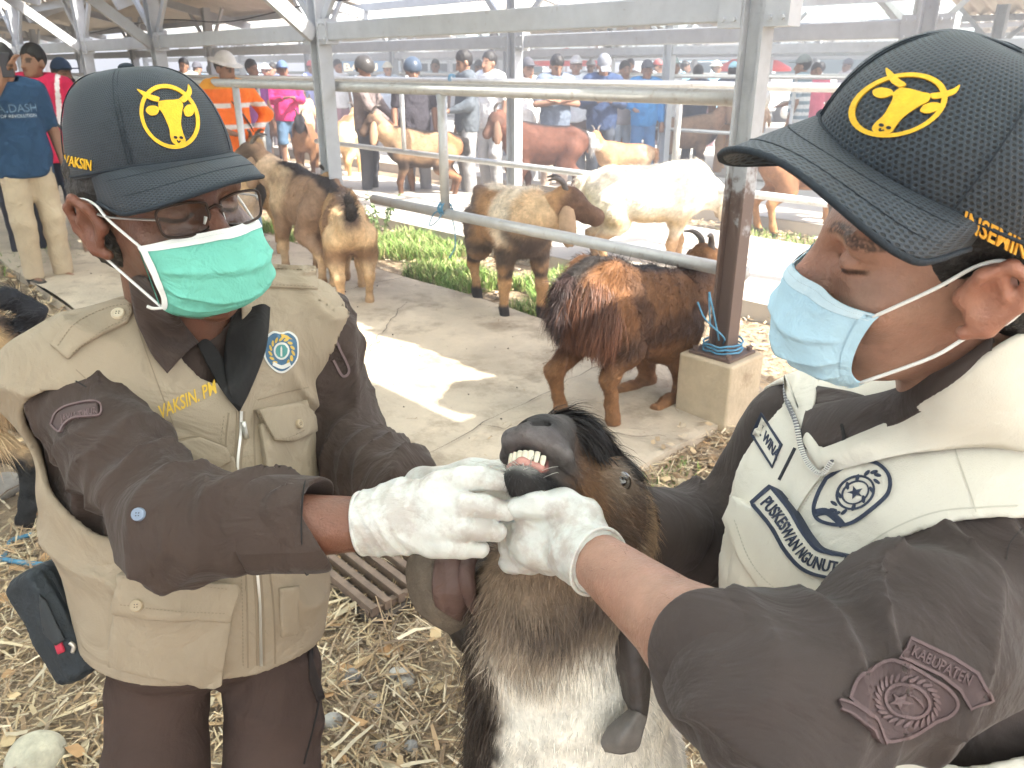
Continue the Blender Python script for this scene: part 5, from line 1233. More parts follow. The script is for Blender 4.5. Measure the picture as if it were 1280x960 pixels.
def cow_logo(parent, tree, org, ux, uy):
    """bull's head in a ring: shape units: ring radius 1, x right, y down"""
    ry = affine(org, ux, uy)
    lay('emblem_ring', poly_sheet(stroke(circle2((0, 0), 1, 1.02, 44), .13, True), .12), ry, tree, M_yel, parent, rise=.0016)
    headp = [(-.42, -.42), (-.18, -.52), (.10, -.60), (.30, -.66), (.44, -.50), (.42, -.30), (.40, -.02), (.42, .22), (.52, .50), (.60, .68), (.54, .86), (.36, .92), (.16, .86), (.06, .68), (.02, .44), (-.12, .16), (-.26, -.06), (-.40, -.20)]
    lay('emblem_head', poly_sheet([cr(headp+headp[:1], 54)[:-1]], .14), ry, tree, M_yel, parent, rise=.0018)
    ear1 = [(-.36, -.18), (-.52, -.24), (-.76, -.16), (-.84, .02), (-.66, .12), (-.46, .04)]; ear2 = [(.46, -.34), (.58, -.54), (.78, -.58), (.86, -.44), (.76, -.22), (.56, -.16)]
    horn1 = [(-.44, -.40), (-.70, -.40), (-1.0, -.50), (-1.20, -.64), (-1.02, -.64), (-.70, -.58), (-.40, -.56)]; horn2 = [(.28, -.68), (.42, -.84), (.56, -1.06), (.58, -1.26), (.72, -1.04), (.64, -.80), (.46, -.60)]
    for n_, pl in (('emblem_ear', ear1), ('emblem_ear', ear2), ('emblem_horn', horn1), ('emblem_horn', horn2)): lay(n_, poly_sheet([cr(pl+pl[:1], 26)[:-1]], .14), ry, tree, M_yel, parent, rise=.0017)
    for c in ((.24, .66), (.44, .62)): lay('emblem_nostril', poly_sheet([circle2(c, .07, .05, 10)], .2), ry, tree, M_dkemb, parent, rise=.0023)
    lay('emblem_mouth', poly_sheet(stroke([(.30, .74), (.36, .80), (.42, .73)], .05, n=8), .2), ry, tree, M_dkemb, parent, rise=.0023)
def word(name, s, tree, org, ux, uy, m, parent, rise=.0014, bold=.012, shear=0, arc=0, space=1.0):
    """lettering: org = photo pixel of its lower left, ux / uy = pixels per letter height along / down"""
    v, f, be = text_loops(s, shear, space, bold)
    if arc:
        w_ = v[:, 0].max(); th = (v[:, 0]-w_/2)*arc; r = 1/arc; v = np.stack([w_/2+(r+v[:, 1])*np.sin(th), (r+v[:, 1])*np.cos(th)-r], 1)
    v = v/.72; return lay(name, (v, f, be), affine(org, ux, (-uy[0], -uy[1])), tree, m, parent, rise=rise)
def seam_line(name, pts, tree, wd, m, parent, n=None, rise=.0006, closed=False):
    return lay(name, poly_sheet(stroke(pts, wd, closed, n or len(pts)*5), 6), pix_ray, tree, m, parent, rise=rise)
def stitched(pts, tree, m, parent, n=None, dash=2.6, gap=2.0, wd=.9, rise=.0007):
    """a row of stitches as one strip mesh"""
    q = cr(np.asarray(pts, float), n or len(pts)*12); s_ = np.concatenate([[0], np.cumsum(np.linalg.norm(np.diff(q, axis=0), axis=1))]); V = []; Fc = []; B = []
    x = 0
    while x+dash < s_[-1]:
        a = A(np.interp(x, s_, q[:, 0]), np.interp(x, s_, q[:, 1])); b = A(np.interp(x+dash, s_, q[:, 0]), np.interp(x+dash, s_, q[:, 1])); d = unit(b-a); nn = A(-d[1], d[0])*wd/2; i = len(V)
        V += [a-nn, b-nn, b+nn, a+nn]; Fc += [(i, i+1, i+2, i+3)]; B += [(i, i+1), (i+1, i+2), (i+2, i+3), (i+3, i)]; x += dash+gap
    o = lay('stitching', (np.array(V), Fc, B), pix_ray, tree, m, parent, rise=rise); o['kind'] = 'stuff'; return o
def disc_button(pos, nrm, r, m, parent, name='button'):
    nrm = unit(nrm); b = unit(np.cross(nrm, (0, 0, 1))); c = np.cross(nrm, b); prof = [(0, .0022), (.45, .0020), (.62, .0014), (.78, .0030), (.94, .0026), (1.0, .0008), (1.0, -.002)]; V = []; n = 18
    for k, (q, z) in enumerate(prof): V += [pos+nrm*z+(b*math.cos(t)+c*math.sin(t))*r*max(q, .02) for t in np.arange(n)*2*math.pi/n]
    f = [(k*n+j, k*n+(j+1) % n, (k+1)*n+(j+1) % n, (k+1)*n+j) for k in range(len(prof)-1) for j in range(n)]
    o = mk(name, V, f, m, parent)
    hs = []
    for sx in (-1, 1):
        for sy in (-1, 1):
            p = pos+(b*sx+c*sy)*r*.2+nrm*.0023; hs.append(tube_geo([p-nrm*.0008, p+nrm*.0003], r*.09, seg=6, n=2))
    v, fq = join_geo(hs); mk('button_hole', v, fq, M_lash, o); return o
def hit(tree, px, py):
    o, d = pix_ray(px, py); h_ = tree.ray_cast(Vector(o), Vector(d)); return (np.array(h_[0]), np.array(h_[1])) if h_[0] else (P(px, py, 1), -d)
def pix_button(tree, px, py, r, m, parent):
    p, n = hit(tree, px, py); n = n if n@ray(px, py) < 0 else -n; return disc_button(p+n*.0015, n, r, m, parent)
def panel(name, pts, tree, m, parent, rise=.004, cell=9, n=None, sink=.003):
    pl = cr(np.asarray(pts+pts[:1], float), n)[:-1] if n else pts
    o = lay(name, poly_sheet([pl], cell), pix_ray, tree, m, parent, rise=rise, sink=sink); o.data.polygons.foreach_set('use_smooth', np.ones(len(o.data.polygons), bool)); 
    o.modifiers.new('edge', 'BEVEL').width = min(.0015, rise*.4); o.modifiers['edge'].limit_method = 'ANGLE'; o.modifiers['edge'].angle_limit = 1.0
    return o
def face_mask(parent, o, R, m, wd=.078, top=-.016, bot=-.112, prot=.0, pleat=True):
    hp = in_head(o, R); rows = []
    # from the top edge over the nose down under the chin; each row goes right cheek -> nose -> left cheek
    prof = [(.0, .121, top), (.12, .130, top-.016), (.35, .134, top-.045), (.6, .130, top-.075), (.82, .118, bot+.012), (.94, .100, bot), (1.0, .080, bot-.004)]
    for u, zc, yc in prof:
        r_ = []
        for vv in np.linspace(-1, 1, 11):
            x = wd*math.sin(vv*1.22)/math.sin(1.22)*(1-.10*u**2); k = abs(vv)
            z = .052+(zc-.052)*math.cos(vv*1.22)**(.85)-.016*k**3*(1-u)
            if u < .2: z -= .010*math.exp(-((k-.42)/.22)**2)*(1-u*4)
            y = yc*(1-k**2)+((-.030-.070*u)+.006)*k**2
            r_.append((x*(1 if abs(vv) < .99 else 1.0), y, z+prot*(1-k)))
        rows.append(r_)
    def fn(u, v, g):
        d = 0*u
        if pleat:
            for c_, a_ in ((.34, .0045), (.52, .005), (.70, .0045)):
                q = (u-c_-.012*np.sin(v*7+c_*9)); d = d+a_*np.where(q < 0, np.exp(q/.05), np.exp(-q/.012))*sst(.02, .14, v)*sst(.98, .86, v)
        p = g.reshape(-1, 3); return d+.0016*fbm(p, 60, 5, 2).reshape(u.shape)+.002*fbm(p, 24, 7, 2).reshape(u.shape)
    v, f, uv = patch_geo([hp(r_) for r_ in rows], 60, 70, .0016, fn); mo = mk('face_mask', v, f, m, parent, uv=uv)
    n0 = 60*70; gv = v[:n0].reshape(60, 70, 3); nn = unit(np.cross(gv[30, 36]-gv[30, 34], gv[31, 35]-gv[29, 35]))*-1
    def strip(name, a, b, c, d, mt, th=.0012):
        s_ = gv[a:b, c:d]; gn = np.cross(np.gradient(s_, axis=0), np.gradient(s_, axis=1)); gn /= np.linalg.norm(gn, axis=2)[..., None]+1e-12; top_ = (s_+gn*.0012).reshape(-1, 3); k, l = s_.shape[:2]; ix = np.arange(k*l).reshape(k, l)
        mk(name, top_, [(ix[i, j], ix[i+1, j], ix[i+1, j+1], ix[i, j+1]) for i in range(k-1) for j in range(l-1)], mt, mo)
    strip('top_band', 0, 8, 1, 69, M_mwhite if m is M_mgreen else mat('blue_mask_band', (.60, .76, .86), .75, bump=.0004, bsc=500)); strip('bottom_band', 56, 59, 2, 68, m)
    strip('side_band', 1, 58, 0, 4, M_mwhite if m is M_mgreen else m); strip('side_band', 1, 58, 66, 70, M_mwhite if m is M_mgreen else m)
    for r_ in (3, 7): 
        pts = gv[r_, 3:67:1]; gn = np.cross(np.gradient(gv, axis=0), np.gradient(gv, axis=1))[r_, 3:67]; gn /= np.linalg.norm(gn, axis=1)[:, None]
        V = []; Fc = []
        for i in range(0, 63):
            for t_ in (0, .5):
                a = pts[i]*(1-t_)+pts[min(i+1, 63)]*t_; b = pts[i]*(1-t_-.25)+pts[min(i+1, 63)]*(t_+.25); w_ = (gv[r_+1, 3+i]-gv[r_, 3+i])*.16; n_ = gn[i]*.0018; j = len(V); V += [a+n_, b+n_, b+n_+w_, a+n_+w_]; Fc.append((j, j+1, j+2, j+3))
        so_ = mk('stitching', V, Fc, mat('mask_stitch', (.25, .36, .38), .8), mo, smooth=False); so_['kind'] = 'stuff'
    return mo, gv
def loop_cord(parent, pts, r=.0016, name='ear_loop'): return tube(name, pts, r, mat('white_elastic', (.82, .82, .80), .7), parent, seg=8, flat=1.0, n=40)
# ------------------------------------------------------------------ the man on the left
def build_left():
    R = C2W(np.array([[.683, .324, -.65], [-.079, .917, .374], [.726, -.204, .657]])); o = A(0, 0, H)+C2W(A(-.405, .204, -.909)); Rc, oc = R, o
    a_ = math.radians(6); R = np.array([R[0]*math.cos(a_)-R[2]*math.sin(a_), R[1], R[2]*math.cos(a_)+R[0]*math.sin(a_)]); o = o+C2W(A(-.004, .001, 0)); hp = in_head(o, R)
    root = thing('person', 'man in a khaki vest, dark bull cap and green face mask bending over the goat', 'person', tuple(W(.9, .35)*A(1, 1, 0)), world=True)
    HS = P(94, 490, .945); HE = P(222, 662, .80); HW = P(447, 655, .825)          # his right arm
    LS = P(388, 415, 1.14); LE = P(418, 556, 1.19); LW = P(535, 622, .97)          # his left arm
    nb = P(228, 425, 1.03); pel = P(268, 850, 1.13); l = unit(LS-HS); sp = unit(nb-pel); f = unit(np.cross(l, sp)); l = np.cross(sp, f); Rt = np.array([l, sp, f])
    ch = P(238, 575, 1.06); be = P(258, 715, 1.08)
    tor = U(ell(ch, (.155, .17, .105), Rt), ell(be, (.142, .17, .120), Rt), ell(pel, (.140, .12, .112), Rt), rc(HS*.8+nb*.2, LS*.8+nb*.2, .058), k=.06)
    kneeR = P(190, 1120, 1.08); kneeL = P(348, 1100, 1.15); hipR = P(200, 850, 1.10); hipL = P(338, 838, 1.14)
    ftR = A(kneeR[0]-.02, kneeR[1]+.06, .06); ftL = A(kneeL[0]+.02, kneeL[1]+.06, .06)
    legs = lambda a, b, c: U(chain([hipR, kneeR, ftR], [a, b, c], k=.03), chain([hipL, kneeL, ftL], [a, b, c], k=.03), k=.02)
    neck = rc(hp([(0, -.05, -.02)])[0], nb+sp*.0+f*.01, .054, .062)
    headw = local(HEAD, o, R)
    # his bare forearm runs into the gloved hand
    arms = U(rc(HS, HE, .042, .034), chain([HE, HE*.6+HW*.4, HW], [.036, .038, .029], k=.02), ell(HW+unit(HW-HE)*.05, (.03,)*3), rc(LS, LE, .045, .04), rc(LE, LW, .04, .028), k=.02)
    core = U(ell(ch, (.10, .14, .06), Rt), chain([ch, be, pel+sp*.08], [.07, .06, .04], k=.02), rc(pel+sp*.08, hipR+sp*.05, .035), rc(pel+sp*.08, hipL+sp*.05, .035), rc(HS*.8+nb*.2, LS*.8+nb*.2, .04), k=.03)
    body = U(headw, neck, core, arms, off(legs(.05, .04, .03), 0), k=.015)
    v, q = sdf_mesh(body, A(-.75, .45, -.02), A(.05, 1.5, 1.52), .0062)
    # finer surface on the head
    hv = (v-o)@R.T; dark = A(.155, .073, .048); c = skin_col(hv, dark, v); arm = np.linalg.norm(v-(HE+HW)/2, axis=1) < .2; c[arm] *= (1.15, 1.05, 1.0)
    far = np.linalg.norm(hv-A(0, -.03, 0), axis=1) > .175
    keep = far[q].any(1)
    q1 = q[keep]
    bo = mk('body', v, q, M_skinL, root, col=c)
    vh, qh = sdf_mesh(U(headw, neck, k=.015), o-.17, o+.18, .0022); 
    # head drawn again at a finer pitch as part of the same figure: replace the coarse part
    nearv = (np.linalg.norm((vh-o)@R.T-A(0, -.03, 0), axis=1) < .178)
    hh = qh[nearv[qh].all(1)]; vv = np.concatenate([v, vh]); qq = np.concatenate([q[far[q].any(1)], hh+len(v)]); cc = np.concatenate([c, skin_col((vh-o)@R.T, dark, vh)])
    old = bo.data; bpy.data.objects.remove(bo); bpy.data.meshes.remove(old); bo = mk('body', vv, qq, M_skinL, root, col=cc)
    nv_ = vnorm(vv, qq); mid = HE*.35+HW*.65; strands('arm_hair', vv, qq, nv_, np.tile(A(.03, .022, .018), (len(vv), 1)), 420, .011, lambda p: np.tile(unit(HW-HE)+A(0, 0, -.5), (len(p), 1)), root, wd=.00035, lift=.25, droop=.2, seg=2, where=lambda a: (np.linalg.norm(a-mid, axis=1) < .075)+1e-9)
    # ---- hair at the nape and temples
    hf = disp(SUB(U(ell((0, .030, -.020), (.0825, .104, .098)), ell((0, -.02, -.055), (.066, .055, .05)), k=.03), ell((0, -.05, .06), (.10, .085, .075)), ell((.092, -.008, .0), (.022, .038, .034)), ell((-.092, -.008, .0), (.022, .038, .034)), k=.010), lambda p: .003*noise(p, 90, 3)+.0015*noise(p, 260, 4))
    v, q = sdf_mesh(local(hf, o, R), o-.16, o+.18, .003); mk('hair', v, q, M_hair2, root)
    # ---- shirt
    aR = unit(HE-HS); fr = unit(HW-HE)
    cuff = HE+fr*.105
    slR = chain([HS, HS*.5+HE*.5, HE, cuff], [.053, .051, .050, .046], k=.03); slL = chain([LS, LE, LW*.80+LE*.20], [.070, .062, .050], k=.03)
    shf = U(off(tor, .006), slR, slL, k=.035)
    shf = disp(shf, lambda p: fold(p, aR+A(.2, .1, .5), 17, .012, 3, .06)*sst(.02, -.06, (p-nb)@sp)+fold(p, A(.6,.2,-.5), 26, .006, 43, .05)+.004*fbm(p, 26, 9, 2)+.006*noise(p, 11, 4))
    cutA = cuff+fr*.0
    shf = INT(shf, plane(pel+sp*.16, -sp), k=.004)
    shf = SUB(shf, INT(rc(cuff+fr*.052, cuff+fr*.3, .05), k=.003), ell(nb+sp*.06+f*.03, (.062,)*3), k=.006)
    v, q = sdf_mesh(shf, A(-.75, .45, .55), A(.05, 1.5, 1.35), .0042); v = relax(v, q, 1)
    v = relax(v, q, 2); so = mk('shirt', v, q, M_brown, root); tS = bvh(so)
    # rolled cuff of the right sleeve
    xa = unit(np.cross(fr, (0, 0, 1))); xb = np.cross(fr, xa); rows = []
    for u, r_ in ((-.048, .041), (-.040, .047), (.0, .048), (.030, .0475), (.038, .045), (.032, .040), (.0, .037)):
        rows.append([cuff+fr*u+(xa*math.cos(t)+xb*math.sin(t)*1.08)*r_*(1+.05*math.sin(3*t+1))+fr*.014*math.sin(t*2+.5) for t in np.linspace(0, 2*math.pi, 17)])
    patch('rolled_cuff', rows, 36, 64, M_brown, so, th=.0, fn=lambda u, vv, g: .0025*fbm(g.reshape(-1, 3), 30, 2, 2).reshape(u.shape))
    tube('cuff_seam', [cuff+fr*.026+(xa*math.cos(t)+xb*math.sin(t)*1.08)*.0482 for t in np.linspace(0, 6.28, 22)], .0009, M_black, so, seg=5)
    # ---- vest
    vout = U(off(tor, .026), rc(P(52, 470, .95), nb*.55+HS*.45+sp*.02, .052, .05), rc(LS*.95+nb*.05+sp*.008, nb*.55+LS*.45+sp*.018, .060, .05), ell(be+f*.01-sp*.03, (.140, .17, .130), Rt), k=.05)
    vout = disp(vout, lambda p: fold(p, l*.7+sp*.7, 9, .010, 13, .07)+.006*noise(p, 9, 5)+.003*fbm(p, 24, 3, 2))
    vest = shell(vout, .0085)
    armR = rc(P(92, 560, .90), P(185, 725, .78), .072, .11); armL = rc(LS+unit(LE-LS)*.005+l*.025, LS+unit(LE-LS)*.5+l*.10, .080, .12)
    # V neck down to the top of the zip
    A1 = P(268, 350, .98); zt = P(300, 512, .93)
    vn = chain([nb+sp*.14+f*.02, nb+sp*.02+f*.06, zt+f*.03+sp*.02], [.080, .050, .010], k=.02)
    vest = SUB(vest, armR, armL, vn, k=.004)
    vest = INT(vest, plane(pel+sp*.085, -sp-f*.02-l*.16), k=.004)
    v, q = sdf_mesh(vest, A(-.75, .45, .5), A(.05, 1.5, 1.35), .0040); v = relax(v, q, 1)
    vo = mk('vest', v, q, M_khaki, root); tV = bvh(vo)
    # shirt collar: two leaves lying over the vest, the black undershirt between them
    ps = surf_pts([tV, tS, bvh(bo)])
    patch('collar', [ps([(164, 352, .012), (172, 400, .014), (188, 440, .014), (209, 467, .012)]), ps([(172, 344, .020), (188, 386, .022), (206, 422, .022), (226, 448, .018)]), ps([(190, 350, .014), (210, 384, .016), (228, 410, .016), (244, 430, .012)]), ps([(196, 362, -.002), (214, 390, 0), (232, 414, 0), (246, 432, 0)])], 18, 30, M_brown, so, th=.003)
    patch('collar', [ps([(338, 384, .010), (336, 412, .012), (331, 442, .013), (313, 488, .011), (301, 512, .008)]), ps([(326, 380, .018), (322, 410, .020), (316, 442, .020), (302, 480, .016), (297, 508, .010)]), ps([(294, 392, .010), (284, 416, .012), (280, 450, .012), (285, 484, .010), (292, 506, .008)])], 16, 34, M_black, so, th=.003)
    patch('undershirt_front', [ps([(246, 430, .006), (262, 462, .006), (280, 492, .006), (298, 514, .004)]), ps([(258, 424, .007), (272, 456, .008), (286, 486, .007), (300, 512, .005)]), ps([(272, 440, .006), (284, 458, .007), (292, 480, .006), (300, 508, .004)])], 12, 24, M_black, so, th=.002)
    # ---- details on the vest
    zp = [(301, 514), (300, 545), (297, 580), (300, 610), (309, 640), (318, 690), (324, 750), (326, 832)]
    seam_line('zip_tape', zp, tV, 11, M_kseam, vo, rise=.0008); z_ = seam_line('zip', zp, tV, 3.2, M_zip, vo, rise=.0026)
    pz, nz = hit(tV, 304, 527); tube('zip_pull', [pz-ray(304, 527)*.006, pz-ray(304, 527)*.008+A(.002, -.002, -.022)], .0032, M_zip, vo, seg=8, n=4)
    seam_line('front_edge', [(286, 516), (282, 560), (288, 610), (300, 660), (308, 730), (310, 835)], tV, 2.2, M_kseam, vo); stitched([(280, 520), (276, 560), (282, 610), (294, 660), (302, 730), (304, 835)], tV, M_kseam, vo)
    seam_line('front_edge', [(318, 512), (318, 560), (322, 620), (334, 690), (342, 760), (344, 830)], tV, 2.2, M_kseam, vo)
    # right chest pocket
    panel('chest_pocket', [(226, 588), (292, 570), (300, 600), (306, 660), (240, 690), (228, 640)], tV, M_khaki, vo, .004); fl = panel('pocket_flap', [(214, 553), (250, 546), (284, 560), (289, 577), (246, 598), (222, 578)], tV, M_khaki, vo, .010)
    pix_button(bvh(fl), 252, 586, .0062, M_kbut, fl)
    # left chest pocket
    panel('chest_pocket', [(322, 530), (386, 520), (384, 618), (372, 628), (340, 622), (330, 590)], tV, M_khaki, vo, .010); fl = panel('pocket_flap', [(318, 512), (384, 500), (388, 540), (360, 552), (338, 552)], tV, M_khaki, vo, .016)
    pix_button(bvh(fl), 373, 530, .0062, M_kbut, fl); stitched([(324, 517), (342, 546), (360, 547), (384, 536)], bvh(fl), M_kseam, fl)
    # lower pocket
    lp = panel('lower_pocket', [(146, 764), (288, 774), (282, 812), (276, 852), (266, 856), (200, 846), (140, 830), (141, 800)], tV, M_khaki, vo, .012, cell=12); fl = panel('pocket_flap', [(150, 714), (220, 722), (292, 730), (296, 738), (286, 774), (220, 771), (146, 762)], tV, M_khaki, vo, .019, cell=12)
    tF = bvh(fl); pix_button(tF, 171, 757, .0072, M_kbut, fl); stitched([(153, 722), (220, 729), (288, 737)], tF, M_kseam, fl); stitched([(150, 756), (220, 764), (283, 767)], tF, M_kseam, fl)
    panel('lower_pocket', [(348, 735), (372, 732), (372, 792), (350, 796)], tV, M_khaki, vo, .006)
    seam_line('yoke_seam', [(322, 500), (350, 492), (386, 484)], tV, 1.6, M_kseam, vo); seam_line('yoke_seam', [(214, 552), (246, 546), (284, 558)], tV, 1.6, M_kseam, vo)
    # shoulder straps
    ep = panel('epaulette', [(64, 432), (84, 404), (120, 384), (150, 376), (165, 378), (166, 392), (160, 404), (130, 418), (102, 434), (86, 450)], tV, M_khaki, vo, .006); tE = bvh(ep)
    pix_button(tE, 148, 393, .0078, mat('pale_button', (.62, .54, .40), .35), ep); stitched([(72, 432), (92, 406), (122, 389), (150, 381), (161, 384), (158, 398), (130, 412), (90, 442)], tE, M_kseam, ep)
    ep = panel('epaulette', [(320, 345), (332, 331), (395, 334), (397, 362), (330, 360)], tV, M_khaki, vo, .004); tE = bvh(ep)
    pix_button(tE, 328, 346, .0072, mat('pale_button'), ep); stitched([(326, 355), (393, 358)], tE, M_kseam, ep); stitched([(334, 335), (392, 338)], tE, M_kseam, ep)
    for pts in ([(95, 462), (150, 512), (196, 556), (224, 590)], [(158, 340), (170, 400), (190, 460), (220, 540)]): seam_line('edge_seam', pts, tV, 1.5, M_kseam, vo)
    word('lettering', 'VAKSIN. PM', tV, (200, 524), (9.9, -4.6), (2.6, 17), mat('gold_thread', (.68, .44, .05), .7), vo)
    # round embroidered crest
    cc_ = (351, 440); ry = lambda x, y: pix_ray(cc_[0]+x*22, cc_[1]+y*26)
    shp = [(-.9, -.72), (-.45, -1.0), (0, -.92), (.45, -1.0), (.9, -.72), (1.0, -.2), (.92, .35), (.5, .82), (0, 1.02), (-.5, .82), (-.92, .35), (-1.0, -.2)]
    em = lay('crest', poly_sheet([cr(shp+shp[:1], 48)[:-1]], .2), ry, tV, mat('crest_white', (.66, .66, .62), .8), vo, rise=.0016)
    lay('crest_field', poly_sheet([cr(shp+shp[:1], 48)[:-1]*.9], .2), ry, tV, mat('crest_blue', (.07, .15, .24), .8, var=.2, vsc=200), em, rise=.0024)
    for a in np.linspace(2.2, 7.2, 13): lay('crest_leaf', poly_sheet([circle2((math.cos(a)*.64, math.sin(a)*.62), .15, .07, 8, a+.9)], .3), ry, tV, mat('crest_gold', (.60, .40, .08), .7), em, rise=.0031)
    lay('crest_wing', poly_sheet([[(-.05, -.86), (.3, -.78), (.62, -.6), (.3, -.62), (0, -.7)]], .3), ry, tV, mat('crest_gold'), em, rise=.0031)
    lay('crest_disc', poly_sheet([circle2((0, -.05), .44, .42, 20)], .2), ry, tV, mat('crest_white'), em, rise=.0031); lay('crest_disc', poly_sheet([circle2((0, -.05), .34, .32, 18)], .2), ry, tV, mat('crest_green', (.10, .30, .28), .8), em, rise=.0037)
    lay('crest_tower', poly_sheet([[(-.06, .2), (-.05, -.2), (0, -.32), (.05, -.2), (.06, .2)]], .2), ry, tV, mat('crest_white'), em, rise=.0043); lay('crest_ribbon', poly_sheet(stroke([(-.5, .56), (0, .72), (.5, .56)], .18, n=10), .3), ry, tV, mat('crest_white'), em, rise=.0037)
    # sleeve tab
    pl = [(66, 530), (72, 516), (88, 507), (122, 503), (124, 519), (96, 522), (82, 530), (76, 540)]
    pt = panel('sleeve_tab', pl, tS, mat('tab_brown', (.085, .058, .055), .8), so, .0022, cell=7); seam_line('tab_border', pl+pl[:1], tS, 2.0, mat('tab_edge', (.16, .11, .11), .8), so, n=60, rise=.004)
    word('lettering', 'JAWA TIMUR', tS, (79, 528), (5.3, -1.3), (1.0, 8.0), mat('tab_edge'), so, rise=.0036)
    pl = [(402, 388), (412, 404), (414, 412), (404, 408)]; seam_line('tab_border', pl+pl[:1], tS, 2.5, mat('tab_edge'), so, n=30, rise=.003); seam_line('tab_border', [(414, 414), (424, 436), (436, 462), (428, 470), (416, 450)], tS, 3, mat('tab_edge'), so, n=30, rise=.003)
    pix_button(tS, 174, 643, .0066, mat('blue_button', (.22, .27, .36), .3), so)
    seam_line('sleeve_seam', [(52, 452), (84, 470), (108, 484)], tS, 1.8, M_black, so)
    # ---- trousers
    tf = disp(U(legs(.069, .068, .064), ell(pel+sp*.085, (.140, .075, .112), Rt), k=.012), lambda p: fold(p, A(.3, .2, 1), 9, .006, 23, .06)+.006*noise(p, 9, 3)+.003*fbm(p, 25, 3, 2))
    tf = INT(tf, plane(pel+sp*.07, sp), k=.01); v, q = sdf_mesh(tf, A(-.75, .5, .05), A(.1, 1.6, .95), .006); v = relax(v, q, 1); to = mk('trousers', v, q, M_trou, root); tT = bvh(to)
    seam_line('side_seam', [(390, 800), (392, 860), (398, 880), (380, 955)], tT, 2, M_black, to)
    panel('pocket_flap', [(384, 800), (392, 830), (405, 872), (396, 878), (386, 850)], tT, mat('trouser_black', (.03, .022, .02), .9), to, .004)
    for k, ft in enumerate((ftR, ftL)):
        v, q = sdf_mesh(INT(U(rc(ft+A(-.02, .03, -.015), ft+A(.05, -.14, -.02), .05, .042), k=.02), plane((0, 0, .0), (0, 0, -1))), ft-A(.15, .25, .08), ft+A(.2, .15, .12), .007); mk('shoe', v, q, mat('boot_black', (.02, .018, .017), .4), root)
    # ---- cap
    co, br = cap(root, oc, Rc, M_mesh1, 1.0, 1.0, dict(reach=.070, drop=.020, arch=.026, roll=.10)); tC = bvh(co)
    cow_logo(co, tC, (212, 146), (35, 9), (-2, 36)); word('lettering', 'VAKSIN', tC, (81, 206), (7.2, 1.5), (-.3, 13), M_yel, co, rise=.0015)
    # ---- mask and spectacles
    mo, gv = face_mask(root, o, R, M_mgreen, wd=.073)
    ear = lambda s: hp([(.079*s, .020, .006), (.086*s, .026, -.014), (.090*s, .008, -.032), (.084*s, -.022, -.026), (.080*s, -.038, -.006)])
    loop_cord(mo, np.concatenate([[gv[2, 1]], hp([(-.080, .004, .030)]), ear(-1), hp([(-.074, -.060, .020)]), [gv[56, 1]]])); loop_cord(mo, np.concatenate([[gv[2, 68]], hp([(.080, .004, .030)]), ear(1), hp([(.074, -.060, .020)]), [gv[56, 68]]]))
    loop_cord(mo, [gv[56, 1], gv[56, 1]+R[0]*-.010+R[1]*.002, gv[56, 1]+R[0]*-.016+R[1]*.006], .0018, 'loop_end')
    gl = thing_part = bpy.data.objects.new('spectacles', None); COL.objects.link(gl); gl.parent = root; gl.matrix_parent_inverse = par_inv(root)
    gy, gz = .000, .109; Mf = mat('spectacle_frame', (.035, .02, .014), .3, metal=.3)
    lens = bpy.data.materials.new('lens_glass'); lens.use_nodes = True; n_ = lens.node_tree; n_.nodes.remove(n_.nodes['Principled BSDF']); tr_ = n_.nodes.new('ShaderNodeBsdfTransparent'); tr_.inputs[0].default_value = (.90, .91, .90, 1); gs = n_.nodes.new('ShaderNodeBsdfGlossy'); gs.inputs['Roughness'].default_value = .02; mx = n_.nodes.new('ShaderNodeMixShader'); fr_ = n_.nodes.new('ShaderNodeFresnel'); fr_.inputs[0].default_value = 1.32; n_.links.new(fr_.outputs[0], mx.inputs[0]); n_.links.new(tr_.outputs[0], mx.inputs[1]); n_.links.new(gs.outputs[0], mx.inputs[2]); n_.links.new(mx.outputs[0], n_.nodes['Material Output'].inputs[0])
    for s in (-1, 1):
        shp_ = [(-.026, .012), (-.010, .0165), (.012, .0165), (.027, .013), (.0285, 0), (.025, -.013), (.010, -.0175), (-.010, -.0175), (-.024, -.013), (-.0275, 0)]
        pts = [(s*(.035+x), gy+y, gz-.20*abs(x+.01)*max(0, x+.01)*8-.004*(x > 0)-abs(x)*.10) for x, y in shp_]; pts = cr(pts+pts[:1], 41)
        v, q = tube_geo(hp(pts), .0016, seg=8, n=41, caps=False); mk('rim', v, q, Mf, gl)
        v = hp(pts[:-1]); mk('lens', np.concatenate([v, [v.mean(0)]]), [(i, (i+1) % 40, 40) for i in range(40)], lens, gl)
        tube('temple', hp([(s*.0625, gy+.004, gz-.010), (s*.073, gy+.006, gz-.030), (s*.080, gy+.008, .02), (s*.084, gy+.018, -.012)]), .0022, mat('temple_silver', (.35, .33, .31), .3, metal=.6), gl, seg=8, flat=.6)
        tube('nose_pad', hp([(s*.010, gy-.002, gz-.006), (s*.012, gy-.010, gz-.008)]), .0022, M_mwhite, gl, seg=6, n=4)
    tube('bridge', hp([(-.008, gy+.006, gz-.001), (0, gy+.009, gz+.002), (.008, gy+.006, gz-.001)]), .0016, Mf, gl, seg=8)
    # ---- gloves
    K_ = [(546, 606, .806), (552, 634, .797), (550, 659, .795), (540, 681, .800)]; T1 = [(600, 597, .802), (604, 633, .793), (598, 660, .792), (578, 684, .797)]; T2 = [(636, 604, .808), (634, 639, .799), (622, 665, .797), (602, 687, .802)]; Md = [(576, 599, .800), (580, 632, .789), (576, 659, .788), (560, 683, .794)]
    pal = U(squash(rc(P(478, 652, .822), P(538, 644, .806), .031, .041), P(510, 647, .814), unit(np.cross(P(540, 642, .804)-P(478, 652, .822), P(550, 606, .806)-P(545, 680, .800))), .55), k=.01)
